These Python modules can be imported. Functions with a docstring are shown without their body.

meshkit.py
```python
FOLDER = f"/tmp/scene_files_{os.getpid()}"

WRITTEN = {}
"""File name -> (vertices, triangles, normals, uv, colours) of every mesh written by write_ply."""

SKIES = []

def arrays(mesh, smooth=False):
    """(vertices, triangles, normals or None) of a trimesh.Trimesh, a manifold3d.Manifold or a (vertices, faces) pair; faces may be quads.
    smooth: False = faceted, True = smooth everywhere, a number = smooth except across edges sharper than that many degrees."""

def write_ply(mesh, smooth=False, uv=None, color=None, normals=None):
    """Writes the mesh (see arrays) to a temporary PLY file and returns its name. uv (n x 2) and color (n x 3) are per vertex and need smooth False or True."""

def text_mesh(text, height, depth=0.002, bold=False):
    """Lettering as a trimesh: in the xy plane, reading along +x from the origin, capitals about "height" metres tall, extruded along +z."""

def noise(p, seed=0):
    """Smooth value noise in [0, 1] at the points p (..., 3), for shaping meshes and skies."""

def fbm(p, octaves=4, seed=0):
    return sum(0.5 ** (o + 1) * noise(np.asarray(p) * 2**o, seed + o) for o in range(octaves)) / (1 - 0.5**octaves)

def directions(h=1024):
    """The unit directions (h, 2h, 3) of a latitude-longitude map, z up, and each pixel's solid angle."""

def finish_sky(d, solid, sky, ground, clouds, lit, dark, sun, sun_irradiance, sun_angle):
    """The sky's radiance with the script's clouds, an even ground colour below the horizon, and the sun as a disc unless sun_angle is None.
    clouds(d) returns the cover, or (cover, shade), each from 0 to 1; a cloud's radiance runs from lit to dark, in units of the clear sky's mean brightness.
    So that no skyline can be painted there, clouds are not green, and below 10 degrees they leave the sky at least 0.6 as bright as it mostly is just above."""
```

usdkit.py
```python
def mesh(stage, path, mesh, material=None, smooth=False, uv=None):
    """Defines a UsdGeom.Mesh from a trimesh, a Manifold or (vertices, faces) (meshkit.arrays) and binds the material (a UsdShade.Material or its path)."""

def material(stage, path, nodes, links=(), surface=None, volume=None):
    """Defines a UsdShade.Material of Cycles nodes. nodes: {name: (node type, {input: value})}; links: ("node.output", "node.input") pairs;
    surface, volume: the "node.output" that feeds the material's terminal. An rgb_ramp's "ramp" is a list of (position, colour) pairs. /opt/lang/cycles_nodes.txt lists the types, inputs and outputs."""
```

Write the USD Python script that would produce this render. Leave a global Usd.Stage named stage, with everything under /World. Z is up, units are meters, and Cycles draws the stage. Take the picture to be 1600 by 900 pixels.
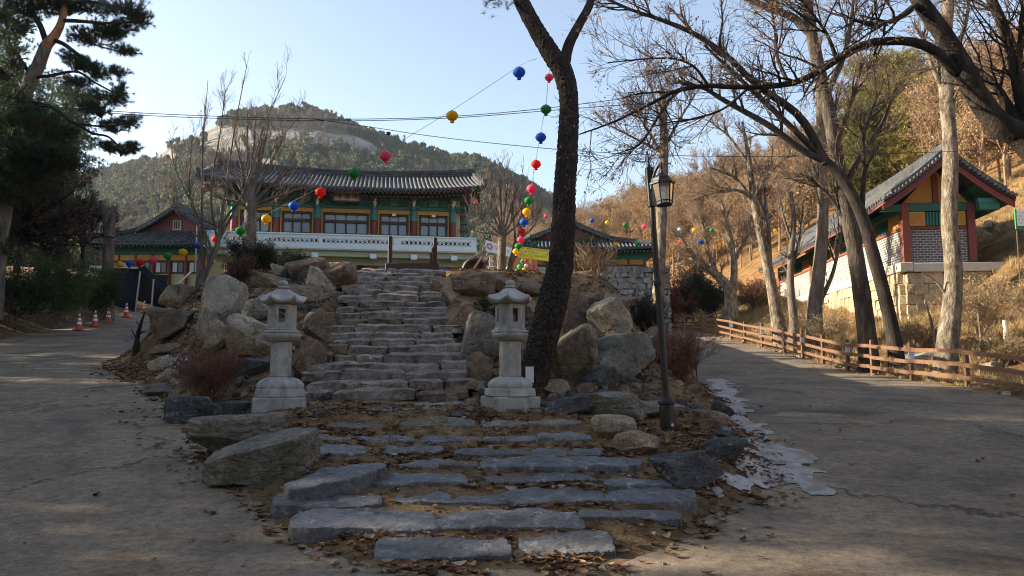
import math, numpy as np, trimesh, shapely, usdkit, meshkit
from shapely.geometry import Polygon, box as sbox
from scipy.spatial import cKDTree
from pxr import Usd, UsdGeom, UsdLux, UsdShade, Gf, Sdf, Vt

stage = Usd.Stage.CreateInMemory()
UsdGeom.SetStageUpAxis(stage, 'Z'); UsdGeom.SetStageMetersPerUnit(stage, 1.0)
UsdGeom.Xform.Define(stage, '/World'); UsdGeom.Scope.Define(stage, '/World/Looks')

# ------------------------------------------------------------------ camera
FPX, PITCH, EYE = 1220.0, math.radians(5.85), np.array([0, 0, 1.6])
cam = UsdGeom.Camera.Define(stage, '/World/camera')
cam.CreateHorizontalApertureAttr(36.0); cam.CreateVerticalApertureAttr(20.25)
cam.CreateFocalLengthAttr(36.0 * FPX / 1600); cam.CreateClippingRangeAttr(Gf.Vec2f(0.1, 5000))
cam.AddTranslateOp().Set(Gf.Vec3d(*EYE)); cam.AddRotateXOp().Set(90 + math.degrees(PITCH))
cam.CreateExposureAttr(1.78)

# ------------------------------------------------------------------ sky and sun
SUN_EL, SUN_AZ = math.radians(23), math.radians(8)     # the sun stands left of the picture, a little beyond
SUN = np.array([-math.cos(SUN_EL) * math.cos(SUN_AZ), math.cos(SUN_EL) * math.sin(SUN_AZ), math.sin(SUN_EL)])
usdkit.material(stage, '/World/Looks/sky_look', {
    's': ('sky_texture', {'sky_type': 'single_scattering', 'sun_disc': False, 'sun_elevation': SUN_EL,
                          'sun_rotation': math.atan2(SUN[0], SUN[1]), 'altitude': 100.0, 'air_density': 1.0, 'aerosol_density': 1.3, 'ozone_density': 1.0}),
    'h': ('hsv', {'saturation': .84}), 'b': ('background_shader', {'strength': 0.085})}, [('s.color', 'h.color'), ('h.color', 'b.color')], surface='b.background')
dome = UsdLux.DomeLight.Define(stage, '/World/sky')
UsdShade.MaterialBindingAPI.Apply(dome.GetPrim()).Bind(UsdShade.Material.Get(stage, '/World/Looks/sky_look'))
sun = UsdLux.DistantLight.Define(stage, '/World/sun')
sun.CreateIntensityAttr(1.25); sun.CreateAngleAttr(0.6); sun.CreateNormalizeAttr(True); sun.CreateColorAttr(Gf.Vec3f(1.0, 0.87, 0.68))
sun.AddTransformOp().Set(Gf.Matrix4d(Gf.Rotation(Gf.Vec3d(0, 0, 1), Gf.Vec3d(*SUN)), Gf.Vec3d(0)))
for p_, l_ in ((dome, 'pale blue winter sky'), (sun, 'low winter sun')):
    p_.GetPrim().SetCustomDataByKey('label', l_); p_.GetPrim().SetCustomDataByKey('kind', 'structure')

# ------------------------------------------------------------------ helpers: scene
used = {}
def numbered(parent, name):
    k = (parent, name); used[k] = used.get(k, -1) + 1
    return f'{parent}/{name}' + (f'_{used[k]:03d}' if used[k] else '')
class Node:
    def __init__(s, path, base): s.path, s.base = path, np.asarray(base, float)
    @property
    def prim(s): return stage.GetPrimAtPath(s.path)
def tag(n, label=None, cat=None, group=None, kind=None):
    for k, v in (('label', label), ('category', cat), ('group', group), ('kind', kind)):
        if v: n.prim.SetCustomDataByKey(k, v)
    return n
def thing(name, label, cat, loc=(0, 0, 0), group=None, kind=None):
    x = UsdGeom.Xform.Define(stage, numbered('/World', name)); x.AddTranslateOp().Set(Gf.Vec3d(*map(float, loc)))
    return tag(Node(str(x.GetPath()), loc), label, cat, group, kind)
def obj(name, mesh, m, parent=None, smooth=False, label=None, cat=None, group=None, kind=None):
    """one Mesh prim; mesh is in world coordinates"""
    path = numbered(parent.path if parent else '/World', name)
    base = parent.base if parent else np.zeros(3)
    v, f, n = meshkit.arrays(mesh, smooth)
    me = UsdGeom.Mesh.Define(stage, path)
    v = v - base
    me.CreatePointsAttr(Vt.Vec3fArray.FromNumpy(v.astype(np.float32)))
    me.CreateFaceVertexCountsAttr(Vt.IntArray.FromNumpy(np.full(len(f), 3, np.int32)))
    me.CreateFaceVertexIndicesAttr(Vt.IntArray.FromNumpy(f.astype(np.int32).ravel()))
    me.CreateSubdivisionSchemeAttr('none')
    if n is not None:
        me.CreateNormalsAttr(Vt.Vec3fArray.FromNumpy(n.astype(np.float32))); me.SetNormalsInterpolation('vertex')
    UsdShade.MaterialBindingAPI.Apply(me.GetPrim()).Bind(UsdShade.Material.Get(stage, '/World/Looks/' + m))
    return tag(Node(path, base), label, cat, group, kind)
def single(name, mesh, m, label, cat, group=None, smooth=False, kind=None):
    return obj(name, mesh, m, None, smooth, label, cat, group, kind)
def dup(src, loc, rotz, label, cat, group=None, scale=1.0):
    x = UsdGeom.Xform.Define(stage, numbered('/World', src.path.split('/')[-1]))
    x.GetPrim().GetReferences().AddInternalReference(src.path); x.GetPrim().SetInstanceable(True)
    x.ClearXformOpOrder()
    x.AddTransformOp(opSuffix='place').Set(Gf.Matrix4d().SetScale(scale) * Gf.Matrix4d(Gf.Rotation(Gf.Vec3d(0, 0, 1), math.degrees(rotz)), Gf.Vec3d(*map(float, loc))))
    return tag(Node(str(x.GetPath()), loc), label, cat, group)
def instancer(name, protos, pts, which, scales, yaw, label, m, tilt=None, cat=None, rng=None, kind='stuff', parent=None):
    """protos: list of meshes (own coordinates). One PointInstancer."""
    path = numbered(parent.path if parent else '/World', name)
    pi = UsdGeom.PointInstancer.Define(stage, path)
    rel = []
    ms = m if isinstance(m, (list, tuple)) else [m] * len(protos)
    for i, pm in enumerate(protos):
        me = usdkit.mesh(stage, f'{path}/shape_{chr(97+i)}', pm, '/World/Looks/' + ms[i])
        rel.append(me.GetPath())
    pi.CreatePrototypesRel().SetTargets(rel)
    pi.CreatePositionsAttr(Vt.Vec3fArray.FromNumpy(np.asarray(pts, np.float32)))
    pi.CreateProtoIndicesAttr(Vt.IntArray.FromNumpy(np.asarray(which, np.int32)))
    s = np.asarray(scales, np.float32); s = np.repeat(s[:, None], 3, 1) if s.ndim == 1 else s
    pi.CreateScalesAttr(Vt.Vec3fArray.FromNumpy(s))
    yaw = np.asarray(yaw); q = np.zeros((len(yaw), 4)); q[:, 0] = np.cos(yaw / 2); q[:, 3] = np.sin(yaw / 2)
    if tilt is not None:                     # tilt about x first
        c, s_ = np.cos(np.asarray(tilt) / 2), np.sin(np.asarray(tilt) / 2)
        w, z = q[:, 0].copy(), q[:, 3].copy()
        q = np.stack([w * c, w * s_, z * s_, z * c], 1)
    pi.CreateOrientationsAttr(Vt.QuathArray([Gf.Quath(float(a), float(b), float(c_), float(d)) for a, b, c_, d in q]))
    return tag(Node(path, np.zeros(3)), label, cat, None, kind)

def P(px, py, d):
    """world point seen at picture position (px, py) of 1600 x 900 at world y = d"""
    X, Y = (px - 800) / FPX, (450 - py) / FPX
    v = np.array([X, math.cos(PITCH) - Y * math.sin(PITCH), math.sin(PITCH) + Y * math.cos(PITCH)])
    return EYE + v * (d / v[1])
def S(npx, d): return npx * d / FPX * 0.995          # size of n pixels at distance d
def nrm(v): v = np.asarray(v, float); return v / np.maximum(np.linalg.norm(v, axis=-1, keepdims=True), 1e-12)
def sstep(a, b, x): t = np.clip((np.asarray(x, float) - a) / (b - a), 0, 1); return t * t * (3 - 2 * t)

# ------------------------------------------------------------------ helpers: meshes
cat_ = trimesh.util.concatenate
def join(ms):
    vs, fs, n = [], [], 0
    for m in ms:
        v, f = (np.asarray(m.vertices), np.asarray(m.faces)) if hasattr(m, 'vertices') else m
        vs.append(v); fs.append(np.asarray(f) + n); n += len(v)
    return trimesh.Trimesh(np.vstack(vs), np.vstack(fs), process=False)
def rbox(a, b, bev=0.0):
    """box between corners a and b, chamfered edges"""
    a, b = np.minimum(a, b).astype(float), np.maximum(a, b).astype(float)
    if bev <= 0:
        m = trimesh.creation.box(b - a); m.apply_translation((a + b) / 2); return m
    bev = min(bev, (b - a).min() * 0.45); pts = []
    for i in (0, 1):
        for j in (0, 1):
            for k in (0, 1):
                c = np.array([[a, b][i][0], [a, b][j][1], [a, b][k][2]]); s = np.array([1 - 2 * i, 1 - 2 * j, 1 - 2 * k]) * bev
                for q in range(3):
                    e = s.copy(); e[q] = 0; pts.append(c + e)
    return trimesh.convex.convex_hull(np.array(pts))
def frame_mesh(m, o, ax, ay, az=(0, 0, 1)):
    """local (x, y, z) mesh into a world frame"""
    m = m.copy() if hasattr(m, 'copy') else m
    R = np.stack([ax, ay, az], 1); m.vertices = np.asarray(m.vertices) @ R.T + np.asarray(o); return m
def tubes(Pts, R, sides=5, closed=False, cap=False):
    """N polylines of k points with radii -> one mesh"""
    Pts = np.asarray(Pts, float); R = np.asarray(R, float)
    if Pts.ndim == 2: Pts, R = Pts[None], R[None]
    N, k, _ = Pts.shape
    T = nrm(np.gradient(Pts, axis=1))
    ref = np.where(np.abs(nrm(Pts[:, -1] - Pts[:, 0])[:, 2:3]) > 0.8, [[1.0, 0.13, 0]], [[0, 0.1, 1.0]])[:, None, :]
    A = nrm(np.cross(T, ref)); B = np.cross(T, A)
    th = np.arange(sides) / sides * 2 * np.pi
    V = Pts[:, :, None] + R[:, :, None, None] * (np.cos(th)[:, None] * A[:, :, None] + np.sin(th)[:, None] * B[:, :, None])
    V = V.reshape(-1, 3)
    i, j = np.meshgrid(np.arange(k - 1), np.arange(sides), indexing='ij'); j2 = (j + 1) % sides
    a, b, c, d = i * sides + j, i * sides + j2, (i + 1) * sides + j2, (i + 1) * sides + j
    F = np.concatenate([np.stack([a, c, b], -1).reshape(-1, 3), np.stack([a, d, c], -1).reshape(-1, 3)])
    F = (F[None] + (np.arange(N) * k * sides)[:, None, None]).reshape(-1, 3)
    if cap:
        ex = []
        for s0 in (0, (k - 1) * sides):
            q = np.stack([np.full(sides - 2, s0), s0 + np.arange(1, sides - 1), s0 + np.arange(2, sides)], 1)
            ex.append((q[None] + (np.arange(N) * k * sides)[:, None, None]).reshape(-1, 3))
        F = np.vstack([F, ex[0], ex[1][:, ::-1]])
    return trimesh.Trimesh(V, F, process=False)
def resample(pts, rad, n):
    """Catmull-Rom through the points, n samples"""
    pts = np.asarray(pts, float); rad = np.asarray(rad, float); k = len(pts)
    e = np.vstack([2 * pts[0] - pts[1], pts, 2 * pts[-1] - pts[-2]])
    u = np.linspace(0, k - 1 - 1e-6, n); i = u.astype(int); t = (u - i)[:, None]
    p0, p1, p2, p3 = e[i], e[i + 1], e[i + 2], e[i + 3]
    q = 0.5 * (2 * p1 + (p2 - p0) * t + (2 * p0 - 5 * p1 + 4 * p2 - p3) * t ** 2 + (3 * p1 - p0 - 3 * p2 + p3) * t ** 3)
    return q, np.interp(u, np.arange(k), rad)
def limb(path, d, n=24, dd=0.0):
    """path of (px, py, width px) at distance d (dd: change of depth along it) -> (points, radii)"""
    L = len(path); ds = [d + dd * i / max(L - 1, 1) for i in range(L)]
    pts = np.array([P(p[0], p[1], q) for p, q in zip(path, ds)])
    rad = np.array([S(p[2], q) / 2 for p, q in zip(path, ds)])
    return resample(pts, rad, n)
def spawn(Pp, Rp, n, lo, hi, ang, rng, k=5, t0=0.25, t1=1.0, up=0.15, rmax=1.0, rk=0.55, wig=0.12, tip=0.25, flat=0.0):
    """children of the limbs Pp (N, k, 3): n per limb, lengths lo..hi metres; -> (points, radii)"""
    N, K, _ = Pp.shape; M = max(1, int(round(N * n)))
    idx = np.arange(M) % N; t = rng.uniform(t0, t1, M) * (K - 1.001); i = t.astype(int); fr = (t - i)[:, None]
    o = Pp[idx, i] * (1 - fr) + Pp[idx, i + 1] * fr; T = nrm(Pp[idx, i + 1] - Pp[idx, i])
    r0 = np.minimum(Rp[idx, i] * rk, rmax)
    rv = rng.normal(size=(M, 3)); rv[:, 2] *= 1 - flat; perp = nrm(rv - (rv * T).sum(1, keepdims=True) * T)
    a = np.radians(rng.normal(ang, ang * 0.25, M))[:, None]
    D = nrm(np.cos(a) * T + np.sin(a) * perp + np.array([0, 0, up]))
    L = rng.uniform(lo, hi, M) * (1 - 0.45 * t / (K - 1))
    pts = [o]; cur = D
    for s in range(k - 1):
        cur = nrm(cur + rng.normal(size=(M, 3)) * wig + np.array([0, 0, up * 0.3])); pts.append(pts[-1] + cur * (L / (k - 1))[:, None])
    return np.stack(pts, 1), r0[:, None] * np.linspace(1, tip, k)[None]
def leaf_cards(c, size, rng, droop=0.3, aspect=0.55):
    """one bent leaf (4 triangles) at each point"""
    n = len(c); a = nrm(rng.normal(size=(n, 3)) - [0, 0, droop]); b = nrm(np.cross(a, rng.normal(size=(n, 3)))); w = np.cross(a, b)
    L = (size * rng.uniform(0.6, 1.3, n))[:, None]
    p0 = c; p1 = c + a * L * 0.45 + b * L * aspect * 0.5 + w * L * 0.12; p2 = c + a * L; p3 = c + a * L * 0.45 - b * L * aspect * 0.5 + w * L * 0.12
    V = np.stack([p0, p1, p2, p3], 1).reshape(-1, 3); q = np.arange(n)[:, None] * 4
    return trimesh.Trimesh(V, np.vstack([q + [0, 1, 2], q + [0, 2, 3]]), process=False)
def needles(c, dirs, n, length, width, rng, spread=0.9):
    """n thin needles around each tuft"""
    N = len(c); C = np.repeat(c, n, 0); D = np.repeat(dirs, n, 0)
    a = nrm(D + rng.normal(size=(N * n, 3)) * spread); b = nrm(np.cross(a, rng.normal(size=(N * n, 3))))
    L = length * rng.uniform(0.6, 1.2, (N * n, 1))
    V = np.stack([C - b * width / 2, C + b * width / 2, C + a * L], 1).reshape(-1, 3)
    return trimesh.Trimesh(V, np.arange(len(V)).reshape(-1, 3), process=False)
ICO = {k: trimesh.creation.icosphere(k) for k in (1, 2, 3, 4, 5)}
def rock(c, size, seed, rough=0.10, sub=4, boxy=0.6, rot=None, cuts=15, flat_top=False):
    """an angular boulder: superellipsoid cut by random planes, then roughened"""
    rng = np.random.default_rng(seed); d = np.asarray(ICO[sub].vertices)
    e = 2 + 5 * boxy; r = 1 / ((np.abs(d) ** e).sum(1)) ** (1 / e)
    for _ in range(cuts):
        n = nrm(rng.normal(size=3)); o = rng.uniform(0.56, 0.92)
        q = d @ n; r = np.where(q > 1e-3, np.minimum(r, o / np.maximum(q, 1e-3)), r)
    v = d * r[:, None]
    off = rng.uniform(0, 50, 3)
    nz = meshkit.fbm(d * 1.7 + off, 4, seed) - 0.5; nf = meshkit.fbm(d * 7 + off, 3, seed + 9) - 0.5
    rid_ = np.abs(meshkit.fbm(d * 3.1 + off + 7, 3, seed + 4) - .5); v = v * (1 + rough * (1.5 * nz + 0.55 * nf - 1.1 * np.clip(.07 - rid_, 0, 1) / .07 * .35))[:, None]
    v = v * np.asarray(size) / 2
    if flat_top: v[:, 2] = np.minimum(v[:, 2], size[2] * 0.40 + nf * size[2] * 0.06)
    if rot is not None:
        R = trimesh.transformations.euler_matrix(*rot)[:3, :3]; v = v @ R.T
    return trimesh.Trimesh(v + np.asarray(c), ICO[sub].faces, process=False)
def block(L, D, H, seed, wear=0.05, nx=10, ny=4, nz=3):
    """a worn stone block: local x 0..L, y 0..D, z -H..0 (top at 0)"""
    m = trimesh.creation.box((1, 1, 1)); 
    def grid(n1, n2):
        a, b = np.meshgrid(np.linspace(0, 1, n1 + 1), np.linspace(0, 1, n2 + 1), indexing='ij'); return a.ravel(), b.ravel(), n1, n2
    vs, fs, n = [], [], 0
    for ax, val in ((2, 1), (1, 0), (1, 1), (0, 0), (0, 1)):
        o = [q for q in range(3) if q != ax]; nn = [nx, ny, nz]
        a, b, n1, n2 = grid(nn[o[0]], nn[o[1]]); v = np.zeros((len(a), 3)); v[:, o[0]] = a; v[:, o[1]] = b; v[:, ax] = val
        i, j = np.meshgrid(np.arange(n1), np.arange(n2), indexing='ij'); q = (i * (n2 + 1) + j).ravel()
        f = np.vstack([np.stack([q, q + n2 + 1, q + n2 + 2], 1), np.stack([q, q + n2 + 2, q + 1], 1)])
        nv = np.zeros(3); nv[ax] = 1 if val else -1
        tri = v[f[0]]; 
        if np.dot(np.cross(tri[1] - tri[0], tri[2] - tri[0]), nv) < 0: f = f[:, ::-1]
        vs.append(v); fs.append(f + n); n += len(v)
    v = np.vstack(vs); f = np.vstack(fs)
    p = v * [L, D, H]; rng = np.random.default_rng(seed); off = rng.uniform(0, 99, 3)
    # round the rim and roughen, same function of position so that the faces stay joined
    e = np.minimum(np.minimum(v[:, 0], 1 - v[:, 0]) * L, np.minimum(v[:, 1], 1 - v[:, 1]) * D)
    w1 = meshkit.fbm(p * 6 + off, 3, seed) - 0.5; w2 = meshkit.fbm(p * 6 + off + 40, 3, seed + 1) - 0.5; w3 = meshkit.fbm(p * 4 + off + 80, 3, seed + 2) - 0.5
    big = meshkit.fbm(p * 1.8 + off + 20, 2, seed + 3) - 0.5
    top = v[:, 2] > 0.99
    p[:, 0] += w1 * wear * 1.6; p[:, 1] += (w2 * 1.5 + big * 1.6) * wear * 1.2; p[:, 2] += (w3 * 1.0 + big * 0.9) * wear
    p[:, 2] -= np.where(top, np.clip(1 - e / 0.05, 0, 1) * wear * 0.5, 0)
    p[:, 2] -= H
    return trimesh.Trimesh(p, f, process=False)
# ------------------------------------------------------------------ materials
def mat(name, cols, scale=3.0, rough=0.8, bump=0.3, bscale=25.0, spec=0.3, big=None, stretch=None, rnd=0.0, detail=6.0, dist=0.02, island=0.0, distort=0.0, bump2=None, metallic=0.0):
    """noise -> ramp of colours; big: (scale, low, high) slow brightness change; rnd: per-object, island: per-piece brightness change"""
    n = {'g': ('geometry', {}), 'n': ('noise_texture', {'scale': scale, 'detail': detail, 'roughness': 0.6, 'distortion': distort}),
         'r': ('rgb_ramp', {'ramp': cols}), 'p': ('principled_bsdf', {'roughness': rough, 'specular_ior_level': spec, 'metallic': metallic})}
    vec = 'g.position'; l = []
    if stretch:
        n['m'] = ('mapping', {'scale': stretch}); l.append(('g.position', 'm.vector')); vec = 'm.vector'
    l += [(vec, 'n.vector'), ('n.fac', 'r.fac')]; col = 'r.color'
    if big:
        n['n2'] = ('noise_texture', {'scale': big[0], 'detail': 3.0}); n['mr'] = ('map_range', {'from_min': 0.3, 'from_max': 0.7, 'to_min': big[1], 'to_max': big[2], 'clamp': True})
        n['h'] = ('hsv', {}); l += [('g.position', 'n2.vector'), ('n2.fac', 'mr.value'), ('mr.result', 'h.value'), (col, 'h.color')]; col = 'h.color'
    if rnd or island:
        n['oi'] = ('object_info', {}); n['mr2'] = ('map_range', {'to_min': 1 - (rnd or island), 'to_max': 1 + (rnd or island)}); n['h2'] = ('hsv', {})
        l += [('g.random_per_island' if island else 'oi.random', 'mr2.value'), ('mr2.result', 'h2.value'), (col, 'h2.color')]; col = 'h2.color'
    l.append((col, 'p.base_color'))
    if bump:
        n['nb'] = ('noise_texture', {'scale': bscale, 'detail': 5.0, 'roughness': 0.65}); n['b'] = ('bump', {'strength': bump, 'distance': dist})
        l += [(vec, 'nb.vector'), ('nb.fac', 'b.height'), ('b.normal', 'p.normal')]
    usdkit.material(stage, '/World/Looks/' + name, n, l, surface='p.BSDF'); return name
def leafmat(name, cols, trans=0.35, rough=0.6, by='island'):
    """leaf or needle: colour changes from piece to piece; lets some light through"""
    usdkit.material(stage, '/World/Looks/' + name, {
        'g': ('geometry', {}), 'o': ('object_info', {}), 'w': ('white_noise_texture', {'dimensions': '2D'}), 'c': ('combine_xyz', {}),
        'r': ('rgb_ramp', {'ramp': cols}), 'd': ('principled_bsdf', {'roughness': rough, 'specular_ior_level': 0.25}), 't': ('translucent_bsdf', {}), 'm': ('mix_closure', {'fac': trans})},
        [('g.random_per_island', 'c.x'), ('o.random', 'c.y'), ('c.vector', 'w.vector'), ('w.value', 'r.fac'), ('r.color', 'd.base_color'), ('r.color', 't.color'),
         ('d.BSDF', 'm.closure1'), ('t.BSDF', 'm.closure2')], surface='m.closure'); return name
def plain(name, col, rough=0.5, spec=0.4, bump=0.0, var=0.12, scale=6.0, metallic=0.0):
    c = np.array(col); return mat(name, [(0.3, c * (1 - var)), (0.7, np.minimum(c * (1 + var), 0.95))], scale=scale, rough=rough, spec=spec, bump=bump, metallic=metallic)

mat('soil', [(0.25, (.06, .038, .022)), (.42, (.14, .09, .05)), (.55, (.24, .16, .085)), (.7, (.13, .105, .055))], scale=3.5, rough=0.95, bump=1, bscale=16, spec=.1, big=(.6, .65, 1.3), dist=.10, detail=9.0)
mat('leaf_litter', [(0.3, (.11, .062, .028)), (.5, (.22, .125, .052)), (.65, (.30, .18, .08)), (.8, (.15, .10, .055))], scale=1.6, rough=0.95, bump=1.0, bscale=9, spec=.1, big=(.07, .75, 1.25), dist=.2)
# road: worn concrete, brown dirt in blotches, cracks, broomed fine lines
usdkit.material(stage, '/World/Looks/road_concrete', {
    'g': ('geometry', {}), 'n1': ('noise_texture', {'scale': .55, 'detail': 6.0, 'roughness': .62, 'distortion': .6}), 'n2': ('noise_texture', {'scale': 9.0, 'detail': 6.0, 'roughness': .7}), 'n3': ('noise_texture', {'scale': 48.0, 'detail': 5.0, 'roughness': .8}),
    'r1': ('rgb_ramp', {'ramp': [(.28, (.105, .083, .061)), (.44, (.20, .160, .117)), (.56, (.28, .218, .150)), (.68, (.18, .125, .077))]}),
    'r2': ('rgb_ramp', {'ramp': [(.32, (.5, .49, .48)), (.5, (.95, .95, .95)), (.68, (1.35, 1.32, 1.26))]}),
    'r3': ('rgb_ramp', {'ramp': [(.34, (.55, .54, .53)), (.5, (1, 1, 1)), (.64, (1.5, 1.48, 1.44))]}),
    'm1': ('mix', {'mix_type': 'multiply', 'fac': .8}), 'm2': ('mix', {'mix_type': 'multiply', 'fac': .75}),
    'mp': ('mapping', {'scale': (.35, .30, .35)}), 'nd': ('noise_texture', {'scale': 1.3, 'detail': 5.0, 'roughness': .6}), 'ad': ('vector_math', {'math_type': 'add'}), 'sc': ('vector_math', {'math_type': 'scale', 'scale': .55}),
    'v': ('voronoi_texture', {'feature': 'distance_to_edge', 'scale': 0.62}), 'cr': ('rgb_ramp', {'ramp': [(0, (.30, .30, .30)), (.005, (.45, .45, .45)), (.012, (1, 1, 1)), (1, (1, 1, 1))]}),
    'nm': ('noise_texture', {'scale': .35, 'detail': 2.0}), 'cm': ('map_range', {'from_min': .47, 'from_max': .55, 'to_min': 0., 'to_max': .95, 'clamp': True}),
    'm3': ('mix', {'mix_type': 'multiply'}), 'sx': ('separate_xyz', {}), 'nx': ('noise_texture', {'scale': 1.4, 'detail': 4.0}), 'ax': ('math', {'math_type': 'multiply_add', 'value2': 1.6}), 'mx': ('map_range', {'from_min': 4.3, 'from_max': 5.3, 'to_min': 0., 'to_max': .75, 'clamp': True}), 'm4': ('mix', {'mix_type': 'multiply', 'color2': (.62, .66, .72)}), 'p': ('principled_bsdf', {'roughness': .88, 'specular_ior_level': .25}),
    'ml': ('mapping', {'scale': (6., 60., 6.)}), 'nl': ('noise_texture', {'scale': 1.0, 'detail': 3.0}),
    'ma': ('math', {'math_type': 'multiply_add', 'value2': .6}), 'b': ('bump', {'strength': .8, 'distance': .02})},
    [('g.position', 'n1.vector'), ('g.position', 'n2.vector'), ('g.position', 'n3.vector'), ('n1.fac', 'r1.fac'), ('n2.fac', 'r2.fac'), ('n3.fac', 'r3.fac'),
     ('r1.color', 'm1.color1'), ('r2.color', 'm1.color2'), ('m1.color', 'm2.color1'), ('r3.color', 'm2.color2'),
     ('g.position', 'nd.vector'), ('nd.color', 'sc.vector1'), ('g.position', 'mp.vector'), ('mp.vector', 'ad.vector1'), ('sc.vector', 'ad.vector2'), ('ad.vector', 'v.vector'), ('v.distance', 'cr.fac'),
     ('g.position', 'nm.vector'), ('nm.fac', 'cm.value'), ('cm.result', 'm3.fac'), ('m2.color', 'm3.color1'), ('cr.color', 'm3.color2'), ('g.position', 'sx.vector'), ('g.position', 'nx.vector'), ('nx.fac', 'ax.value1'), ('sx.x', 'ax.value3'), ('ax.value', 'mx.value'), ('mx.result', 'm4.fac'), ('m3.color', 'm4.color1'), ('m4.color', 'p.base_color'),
     ('g.position', 'ml.vector'), ('ml.vector', 'nl.vector'), ('nl.fac', 'ma.value1'), ('n3.fac', 'ma.value3'), ('ma.value', 'b.height'), ('b.normal', 'p.normal')], surface='p.BSDF')
def stone(name, c1, c2, c3, lich=(.30, .32, .27), scale=2.5, bump=.7, rnd=.18, stain=(.045, .04, .036), lf=(.58, .66), rough=.85, bsc=9.0, speck=.85, spec=.3):
    """rock: three tones, pale lichen patches, dark stains running down"""
    usdkit.material(stage, '/World/Looks/' + name, {
        'g': ('geometry', {}), 'o': ('object_info', {}), 'n': ('noise_texture', {'scale': scale, 'detail': 8.0, 'roughness': .65, 'distortion': .5}), 'r': ('rgb_ramp', {'ramp': [(.3, c1), (.48, c2), (.66, c3)]}),
        'nl': ('noise_texture', {'scale': scale * 2.2, 'detail': 6.0, 'roughness': .7}), 'ml': ('map_range', {'from_min': lf[0], 'from_max': lf[1], 'to_min': 0., 'to_max': .8, 'clamp': True}), 'x1': ('mix', {'color2': lich}),
        'mp': ('mapping', {'scale': (1., 1., .35)}), 'ns': ('noise_texture', {'scale': 3.2, 'detail': 5.0, 'roughness': .65}), 'ms': ('map_range', {'from_min': .55, 'from_max': .70, 'to_min': 0., 'to_max': .75, 'clamp': True}), 'x2': ('mix', {'color2': stain}),
        'nf': ('noise_texture', {'scale': 22.0, 'detail': 8.0, 'roughness': .78}), 'rf': ('rgb_ramp', {'ramp': [(.34, (.42, .41, .40)), (.5, (1, 1, 1)), (.66, (1.55, 1.53, 1.5))]}), 'x3': ('mix', {'mix_type': 'multiply', 'fac': speck}),
        'mr': ('map_range', {'to_min': 1 - rnd, 'to_max': 1 + rnd}), 'h': ('hsv', {}),
        'nb': ('noise_texture', {'scale': bsc, 'detail': 9.0, 'roughness': .74}), 'b': ('bump', {'strength': min(bump * 1.35, 1.0), 'distance': .09}), 'p': ('principled_bsdf', {'roughness': rough, 'specular_ior_level': spec})},
        [('g.position', 'n.vector'), ('g.position', 'nl.vector'), ('g.position', 'nf.vector'), ('g.position', 'nb.vector'), ('g.position', 'mp.vector'), ('mp.vector', 'ns.vector'), ('n.fac', 'r.fac'), ('nl.fac', 'ml.value'), ('ml.result', 'x1.fac'), ('r.color', 'x1.color1'),
         ('ns.fac', 'ms.value'), ('ms.result', 'x2.fac'), ('x1.color', 'x2.color1'), ('x2.color', 'x3.color1'), ('nf.fac', 'rf.fac'), ('rf.color', 'x3.color2'), ('o.random', 'mr.value'), ('mr.result', 'h.value'), ('x3.color', 'h.color'), ('h.color', 'p.base_color'),
         ('nb.fac', 'b.height'), ('b.normal', 'p.normal')], surface='p.BSDF'); return name
stone('rock_tan', (.15, .11, .07), (.25, .187, .122), (.35, .27, .185))
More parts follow.
